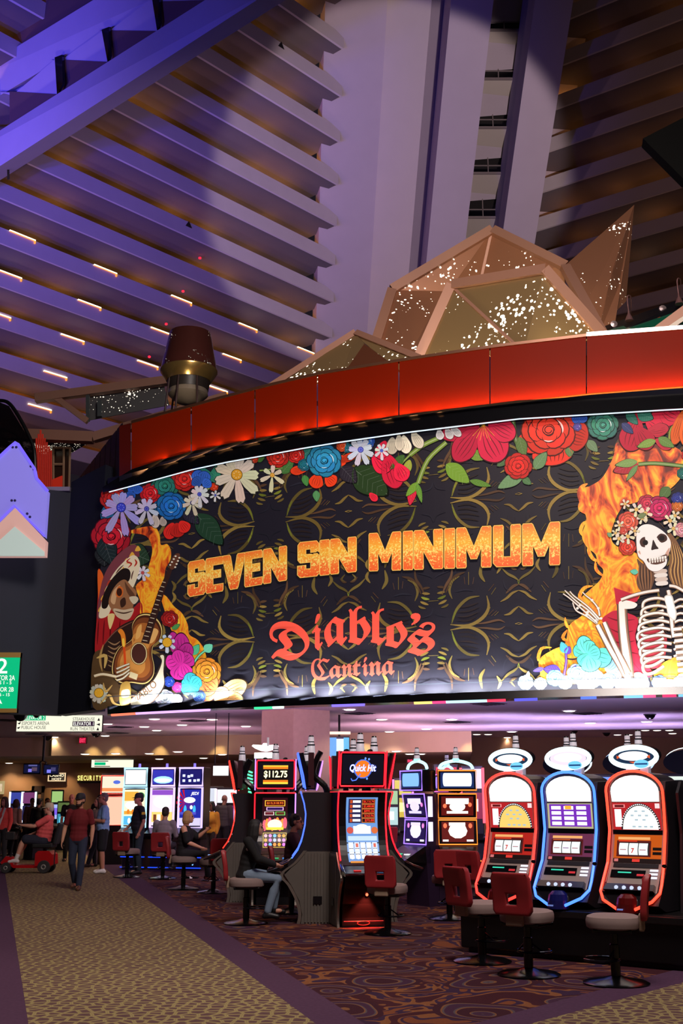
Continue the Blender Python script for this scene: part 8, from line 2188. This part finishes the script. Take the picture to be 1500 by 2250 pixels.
    if cap:
        M_cap = mat('cap_%d_%d_%d' % tuple(cap), cap, 0.7)
        cm = MB()
        n = 18; vs = []; fs = []
        prof = [(1.0, 0.028), (1.02, 0.06), (0.94, 0.10), (0.66, 0.135), (0.0, 0.146)]
        for k, z in prof:
            vs += [hp(0.086 * k * math.cos(2 * PI * i / n), 0.016 + 0.104 * k * math.sin(2 * PI * i / n), z) for i in range(n)]
        for j in range(len(prof) - 1):
            for i in range(n): fs.append((j * n + i, j * n + (i + 1) % n, (j + 1) * n + (i + 1) % n, (j + 1) * n + i))
        cm.add(vs, fs)
        c_ = cm.build('cap', M_cap, t, True)
        br = [(0.082 * math.cos(math.radians(a)), 0.0 + 0.09 * math.sin(math.radians(a)), 0.04) for a in range(200, 341, 14)]
        fr = [(x * 0.95, y - 0.075 * math.sin(math.radians(180 * i / (len(br) - 1))) , 0.028) for i, (x, y, z) in enumerate(br)]
        MB().strip([hp(*p) for p in br], [hp(*p) for p in fr]).strip([hp(p[0], p[1], p[2] - 0.008) for p in br], [hp(p[0], p[1], p[2] - 0.006) for p in fr]).build('cap_brim', M_cap, c_)
    if glasses:
        gm = MB()
        for sd in (1, -1): gm.tube([hp(sd * 0.032 + 0.024 * math.cos(a), -0.098, 0.010 + 0.018 * math.sin(a)) for a in [2 * PI * i / 12 for i in range(12)]], 0.003 * s, 5, True)
        gm.tube([hp(-0.01, -0.1, 0.014), hp(0.01, -0.1, 0.014)], 0.003 * s, 5)
        for sd in (1, -1): gm.tube([hp(sd * 0.056, -0.097, 0.014), hp(sd * 0.078, 0.01, 0.018)], 0.003 * s, 5)
        gm.build('glasses', mat('glasses_frame', (60, 20, 26), 0.3), t)
    # ---- clothes
    M_top = mat('top_%d_%d_%d' % tuple(top), top, 0.85, vary=0.08, scale=18)
    M_bot = mat('trousers_%d_%d_%d' % tuple(bottom), bottom, 0.85, vary=0.12, scale=18)
    m = MB(); g = 0.016 * s
    torso(m, g)
    if long_top: ball(m, J['pelvis'] - up * long_top, (0.17 * s * b + g, 0.125 * s * b + g, 0.12 * s), A)
    if sleeve != 'cold': limb(m, [J['neck'] - up * 0.035 * s, J['neck'] - up * 0.02 * s], [0.072 * s, 0.066 * s])
    for S in 'LR':
        sh, el, wr = J['sh' + S], J['el' + S], J['wr' + S]
        if sleeve == 'short': limb(m, [sh, sh.lerp(el, .4), sh.lerp(el, .68)], [0.066 * s * b, 0.062 * s * b, 0.062 * s * b])
        elif sleeve == 'long': limb(m, [sh, sh.lerp(el, .45), el, el.lerp(wr, .5), el.lerp(wr, .93)], [0.074 * s * b, 0.066 * s * b, 0.060 * s, 0.054 * s, 0.044 * s])
        elif sleeve == 'cold': limb(m, [sh.lerp(el, .42), sh.lerp(el, .85)], [0.066 * s * b, 0.072 * s * b]); m.tube([J['neck'].lerp(sh, .45), J['chest'].lerp(sh, .5)], 0.02, 6)
    remesh(m, voxel, 'shirt' if sleeve != 'long' else 'jacket', M_top, t)
    m = MB()
    ball(m, J['pelvis'] - up * 0.02 * s, (0.168 * s * b + g * .5, 0.12 * s * b + g * .5, 0.12 * s), A)
    for S in 'LR':
        hp_, kn, an = J['hip' + S], J['kn' + S], J['an' + S]
        if legs == 'long': limb(m, [hp_, hp_.lerp(kn, .4), kn, kn.lerp(an, .35), kn.lerp(an, .94)], [0.102 * s * b, 0.088 * s * b, 0.070 * s, 0.066 * s, 0.056 * s])
        else: limb(m, [hp_, hp_.lerp(kn, .45), hp_.lerp(kn, .88)], [0.106 * s * b, 0.098 * s * b, 0.090 * s * b])
    remesh(m, voxel, 'trousers' if legs == 'long' else 'shorts', M_bot, t)
    for S, sd in (('L', 1), ('R', -1)):
        an = J['an' + S]; kn = J['kn' + S]
        m = MB(); f0 = an + Vector((0, 0.035 * s, -0.042 * s)); f1 = an + Vector((sd * 0.02, -0.15 * s, -0.05 * s))
        tilt = 0
        limb(m, [f0, f0.lerp(f1, .5) + Vector((0, 0, 0.012)), f1], [0.042 * s, 0.044 * s, 0.036 * s]); limb(m, [an, an + Vector((0, 0, -0.03 * s))], [0.045 * s, 0.05 * s])
        remesh(m, 0.011, 'shoe', mat('shoe_%d_%d_%d' % tuple(shoe), shoe, 0.5), t, 2)
        if socks: limb_mb = MB(); limb(limb_mb, [an + (kn - an).normalized() * 0.02, an + (kn - an).normalized() * 0.12], [0.046 * s, 0.05 * s]); remesh(limb_mb, 0.011, 'sock', mat('sock', socks, 0.8), t, 2)
    if extra: extra(t, J, s, hp)
    return t
def at_floor(px, py, dz=0.0):
    p = fl(px, py); return (p.x, p.y, dz)
# walking man in the dark red shirt
person('man in a dark red T-shirt, cap and jeans walking towards us on the aisle', at_floor(166, 1956), 0.0,
       stand(1.76, pelvis=(0, 0, .94), knL=(.095, -.08, .50), anL=(.075, -.10, .085), knR=(-.09, -.02, .49), anR=(-.055, .16, .12), elL=(.25, .05, 1.13), wrL=(.25, .0, .88), elR=(-.27, .03, 1.13), wrR=(-.285, -.06, .89)),
       top=(112, 22, 30), bottom=(40, 48, 70), shoe=(96, 58, 40), hair=(34, 24, 22), yaw=-0.35, beard=(50, 34, 28), cap=(26, 26, 36), voxel=0.010, neckline=True,
       extra=lambda t, J, s, hp: MB().bbox(-0.035, 0.035, -0.006, 0.006, -0.07, 0.07, 0.004, Matrix.Translation(J['wrR'] + Vector((0.0, -0.03, -0.10)))).build('phone', M_black, t))
# man on the scooter
SX = fl(62, 1918)
def scooter():
    t = thing('mobility_scooter', 'red mobility scooter with a black seat and grey wheels, driven to the left', 'scooter', (SX.x, SX.y, 0), 0)
    M_red = mat('scooter_red', (176, 22, 24), 0.25); M_tyre = mat('tyre', (44, 42, 42), 0.8); M_hub = mat('hub_grey', (150, 146, 140), 0.4, 0.4)
    bm = MB()
    bm.prism([(0.20, -0.26, 0.16), (0.20, -0.26, 0.44), (0.26, -0.26, 0.50), (0.50, -0.26, 0.50), (0.60, -0.26, 0.42), (0.62, -0.26, 0.20), (0.56, -0.26, 0.16)], (0, 0.52, 0)).build('rear_shell', M_red, t)
    MB().prism([(-0.36, -0.22, 0.17), (-0.30, -0.22, 0.12), (0.25, -0.22, 0.12), (0.25, -0.22, 0.18), (-0.28, -0.22, 0.19)], (0, 0.44, 0)).build('foot_deck', M_red, t)
    MB().prism([(-0.62, -0.16, 0.24), (-0.50, -0.16, 0.38), (-0.40, -0.16, 0.36), (-0.30, -0.16, 0.17), (-0.56, -0.16, 0.17)], (0, 0.32, 0)).build('front_cowl', M_red, t)
    for x, y, r in ((0.42, -0.27, 0.145), (0.42, 0.27, 0.145), (-0.47, -0.2, 0.12), (-0.47, 0.2, 0.12)):
        Mx = Matrix.Translation((x, y, r + 0.004)) @ Matrix.Rotation(PI / 2, 4, 'X')
        w = MB().lathe([(r * 0.6, -0.045), (r * 0.92, -0.045), (r, -0.025), (r, 0.025), (r * 0.92, 0.045), (r * 0.6, 0.045)], 22, Mx).build('wheel', M_tyre, t, True)
        MB().lathe([(0.0, -0.03), (r * 0.3, -0.05), (r * 0.62, -0.035), (r * 0.62, 0.035), (r * 0.3, 0.05), (0, 0.03)], 16, Mx).build('hub', M_hub, w)
    MB().tube([(0.36, 0, 0.48), (0.36, 0, 0.58)], 0.05, 10).build('seat_post', M_trim, t)
    MB().bbox(0.10, 0.58, -0.24, 0.24, 0.56, 0.66, 0.03).build('seat', mat('seat_black', (18, 18, 20), 0.6), t)
    bb = MB().bbox(-0.04, 0.04, -0.22, 0.22, 0.0, 0.50, 0.03, Matrix.Translation((0.60, 0, 0.64)) @ Matrix.Rotation(0.22, 4, 'Y')); bb.build('backrest', mat('seat_black'), t)
    MB().tube([(-0.44, 0, 0.34), (-0.38, 0, 0.80), (-0.30, 0, 1.0)], 0.03, 8).build('tiller', M_trim, t)
    MB().tube([(-0.30, -0.26, 1.02), (-0.26, 0, 0.99), (-0.30, 0.26, 1.02)], 0.016, 8).build('handlebar', M_trim, t)
    MB().bbox(-0.34, -0.24, -0.08, 0.08, 0.96, 1.06, 0.02).build('control_box', M_trim, t)
    MB().bbox(-0.56, -0.34, -0.15, 0.15, 0.74, 0.92, 0.02).build('basket', mat('basket_wire', (60, 58, 60), 0.4, 0.5), t)
    MB().tube([(0.64, -0.2, 0.14), (0.64, -0.2, 0.54)], 0.012, 6).build('flag_stub', M_trim, t)
scooter()
person('heavy man in a salmon polo shirt and pale cap sitting on the red mobility scooter', (SX.x + 0.33, SX.y, 0.0), -PI / 2,
       sit(1.80, .62, chest=(0, .04, 1.05), neck=(0, .08, 1.25), head=(0, .05, 1.40), pelvis=(0, .0, .72), shL=(.2, .07, 1.18), elL=(.27, -.18, 1.02), wrL=(.22, -.46, 1.04), shR=(-.2, .07, 1.18), elR=(-.26, -.08, .92), wrR=(-.14, -.33, .84),
           hipL=(.10, 0, .70), knL=(.13, -.44, .74), anL=(.12, -.58, .30), hipR=(-.10, 0, .70), knR=(-.13, -.42, .72), anR=(-.12, -.66, .29)),
       skin=(220, 160, 134), top=(226, 92, 92), bottom=(36, 38, 54), shoe=(220, 214, 210), socks=(230, 226, 220), hair=(190, 180, 172), cap=(206, 186, 158), legs='short', build=1.18, belly=0.05, voxel=0.011)
# man in the light blue shirt, seen from the side
person('man in a light blue T-shirt, black shorts and white sneakers standing with folded arms', at_floor(222, 1919), -1.25,
       stand(1.80, elL=(.22, -.03, 1.13), wrL=(.02, -.24, 1.16), elR=(-.22, -.03, 1.12), wrR=(-.0, -.25, 1.10), head=(0, -.04, 1.63)),
       skin=(190, 130, 104), top=(128, 164, 214), bottom=(24, 24, 30), shoe=(232, 230, 228), hair=(120, 108, 104), legs='short', build=1.08, belly=0.02, voxel=0.011, pitch=-0.1)
person('person in a grey top and black leggings behind the light blue shirt', at_floor(210, 1905), -0.9,
       stand(1.70, anL=(.05, -.25, .085), knL=(.08, -.14, .49), elL=(.24, -.1, 1.14), wrL=(.12, -.28, 1.1)), skin=(180, 124, 100), top=(120, 104, 96), bottom=(26, 26, 34), hair=(60, 44, 38), hair_style='long', voxel=0.014, sleeve='long', female=True)
# security man
person('man in a black uniform shirt with yellow shoulder patch and dark cap, facing left', at_floor(300, 1921), -1.1,
       stand(1.79, elL=(.25, .04, 1.14), wrL=(.22, -.05, .90), elR=(-.26, -.02, 1.14), wrR=(-.20, -.20, 1.0)), skin=(200, 140, 116), top=(26, 28, 36), bottom=(40, 54, 66), shoe=(30, 28, 30), cap=(24, 28, 34), hair=(60, 44, 36), build=1.08, belly=0.03, voxel=0.011,
       extra=lambda t, J, s, hp: MB().bbox(-0.045, 0.045, -0.008, 0.008, -0.03, 0.03, 0.004, Matrix.Translation(J['shL'].lerp(J['elL'], .35) + Vector((0.074, 0.0, 0.0))) @ Matrix.Rotation(PI / 2, 4, 'Z')).build('patch', mat('patch_yellow', (226, 196, 40), 0.6), t))
def seated(label, chair_px, rz, pose, off=(0, 0), dz=0.0, **k):
    p = fl(*chair_px)
    return person(label, (p.x + off[0], p.y + off[1], dz), rz, pose, **k)
seated('man in a grey hoodie sitting with his back to us at the tall machines', (357, 1931), PI - 0.1, sit(1.74, .61), skin=(196, 144, 118), top=(140, 128, 140), bottom=(40, 42, 56), hair=(44, 32, 28), sleeve='long', voxel=0.013, build=1.05)
seated('blonde woman in a black cold-shoulder top sitting at the red neon machine', (402, 1954), PI / 2 - 0.05,
       sit(1.68, .61, elR=(-.22, -.10, .90), wrR=(-.18, -.36, .80), elL=(.22, -.22, .98), wrL=(.16, -.40, 1.12), knL=(.10, -.46, .70), knR=(-.11, -.45, .70), anL=(.10, -.46, .26), anR=(-.11, -.52, .24)),
       skin=(224, 160, 134), top=(22, 20, 26), bottom=(30, 28, 36), hair=(196, 150, 106), hair_style='bob', sleeve='cold', voxel=0.011, female=True, build=1.08, shoe=(120, 60, 56), curl=0.7)
seated('long haired woman in a black hoodie and jeans sitting at the blue neon machine', (540, 2030), PI / 2 + 0.1,
       sit(1.66, .60, chest=(0, -.03, .98), neck=(0, -.08, 1.18), head=(0, -.13, 1.33), elR=(-.24, -.16, .90), wrR=(-.16, -.40, .82), elL=(.24, -.16, .90), wrL=(.16, -.40, .82), knR=(-.11, -.44, .62), anR=(-.12, -.30, .16), knL=(.11, -.46, .64), anL=(.11, -.40, .20)),
       skin=(190, 134, 110), top=(10, 9, 12), bottom=(112, 130, 150), shoe=(20, 18, 20), hair=(18, 14, 16), hair_style='long', sleeve='long', voxel=0.010, female=True, long_top=0.03,
       extra=lambda t, J, s, hp: MB().lathe([(0.022, 0), (0.022, 0.006)], 10, Matrix.Translation(J['chest'] + Vector((-0.175, 0.03, 0.06))) @ Matrix.Rotation(-PI / 2, 4, 'Y')).build('badge', mat('badge_white', (226, 220, 220), 0.5), t))
seated('curly haired woman with glasses and maroon top behind the blue neon curve', (640, 2006), PI / 2 - 0.15, sit(1.68, .60, elR=(-.22, -.14, .95), wrR=(-.10, -.30, 1.0)), skin=(176, 112, 88), top=(60, 20, 30), bottom=(22, 20, 26), shoe=(120, 30, 34), hair=(36, 26, 24), hair_style='curly', sleeve='long', glasses=True, voxel=0.011, female=True)
# people further back
person('man in a black printed T-shirt standing behind the walking man', at_floor(150, 1893), 0.1, stand(1.80), skin=(226, 150, 124), top=(22, 20, 24), bottom=(30, 30, 36), hair=(70, 50, 40), hair_style='bald', voxel=0.014, build=1.08,
       extra=lambda t, J, s, hp: MB().bbox(-0.12, 0.12, -0.012, 0.0, -0.03, 0.03, 0.005, Matrix.Translation(J['chest'] + Vector((0, -0.165, 0.04)))).build('print', mat('print_white', (226, 220, 220), 0.6), t))
person('dark clothed man standing between the red shirt and light blue shirt men', at_floor(213, 1868), 0.2, stand(1.80), skin=(150, 100, 84), top=(24, 22, 26), bottom=(24, 22, 28), hair=(30, 24, 22), sleeve='long', voxel=0.016)
person('person in a red and white patterned shirt at the left edge of the frame', at_floor(1, 1900), -0.4, stand(1.72), skin=(176, 120, 98), top=(200, 60, 54), bottom=(28, 26, 30), hair=(70, 48, 40), hair_style='long', voxel=0.014, sleeve='long', female=True,
       extra=lambda t, J, s, hp: [MB().bbox(-0.03, 0.03, -0.01, 0.0, -0.26, 0.26, 0.004, Matrix.Translation(J['chest'] + Vector((x, -0.145, -0.05))) @ Matrix.Rotation(0.35, 4, 'Y')).build('stripe', mat('stripe_white', (220, 214, 214), 0.7), t) for x in (-0.08, 0.06)])
person('woman in a tan top and dark trousers standing far left beyond the scooter', at_floor(27, 1886), 2.6, stand(1.66), skin=(196, 140, 110), top=(206, 162, 128), bottom=(24, 22, 26), hair=(66, 44, 34), hair_style='bob', voxel=0.014, sleeve='long', female=True)
person('man in a brown top at the dark gaming table left of the two in black', at_floor(64, 1868), 0.5, stand(1.70), skin=(150, 104, 84), top=(86, 58, 44), bottom=(24, 22, 26), hair=(28, 22, 20), voxel=0.016, sleeve='long')
person('person in black with a bun standing beside the dark gaming table', at_floor(79, 1880), 2.9, stand(1.68), skin=(160, 110, 90), top=(22, 20, 22), bottom=(22, 20, 24), hair=(28, 22, 20), hair_style='curly', voxel=0.016, sleeve='long', female=True)
person('man in black with short dark hair right of the dark gaming table', at_floor(97, 1872), 0.6, stand(1.70), skin=(170, 116, 96), top=(26, 22, 24), bottom=(24, 22, 26), hair=(26, 20, 18), voxel=0.016, sleeve='long')
person('man in a dark grey shirt, back to us, left of the red neon curve', at_floor(489, 1893), PI - 0.4, stand(1.78), skin=(150, 104, 86), top=(70, 62, 66), bottom=(30, 28, 34), hair=(40, 32, 30), hair_style='bald', voxel=0.014, build=1.1, sleeve='long')
person('woman in a yellow cardigan standing beyond the tall machines', at_floor(462, 1905), -0.6, stand(1.60), skin=(140, 92, 74), top=(226, 160, 50), bottom=(60, 52, 50), hair=(28, 22, 20), hair_style='bob', voxel=0.015, sleeve='long', female=True)
person('dark clothed person standing far behind, right of the red neon machine', at_floor(829, 1880), 0.4, stand(1.66), skin=(170, 116, 96), top=(26, 22, 28), bottom=(26, 22, 30), hair=(26, 20, 22), hair_style='long', voxel=0.016, sleeve='long', female=True)
# dark gaming table with a pale rail
p = fl(74, 1889)
t = thing('gaming_table', 'dark gaming table with a padded rim behind the scooter rider', 'table', (p.x, p.y, 0), 0.1)
MB().lathe([(0.72, 0.86), (0.80, 0.88), (0.84, 0.93), (0.80, 0.98), (0.70, 0.97)], 24).build('padded_rim', mat('rim_leather', (40, 26, 22), 0.4), t, True)
MB().lathe([(0.0, 0.94), (0.72, 0.94), (0.72, 0.86), (0, 0.86)], 24).build('tabletop', mat('table_felt', (60, 44, 36), 0.9), t)
MB().lathe([(0.34, 0.0), (0.30, 0.05), (0.26, 0.8), (0.4, 0.87)], 16).build('pedestal', M_trim, t)
# door in the rear wall
a = at_y(62, 1862, 44.95); b_ = at_y(98, 1727, 44.95)
dmb = MB().box(a.x + 0.1, b_.x - 0.1, 44.93, 45.0, 0, b_.z - 0.12)
d = tag(dmb.build('door_1', mat('door_tan', (150, 112, 84), 0.6)), kind='structure')
MB().box(a.x, a.x + 0.1, 44.9, 45.0, 0, b_.z).box(b_.x - 0.1, b_.x, 44.9, 45.0, 0, b_.z).box(a.x, b_.x, 44.9, 45.0, b_.z - 0.25, b_.z).build('door_frame', mat('door_brown', (64, 44, 36), 0.6), d)
a = at_y(-30, 1745, 44.9); b_ = at_y(10, 1716, 44.9)
t = thing('wall_poster', 'pale lit poster on the rear wall at the left edge', 'poster', ((a.x + b_.x) / 2, 44.9, a.z))
MB().box(-(b_.x - a.x) / 2, (b_.x - a.x) / 2, 0, 0.06, 0, b_.z - a.z).build('panel', glow((220, 196, 140), 0.6), t)
MB().box(0.0, 0.25, -0.01, 0, 0.1, b_.z - a.z - 0.1).build('print', mat('print_white', (226, 220, 220), 0.6), t)
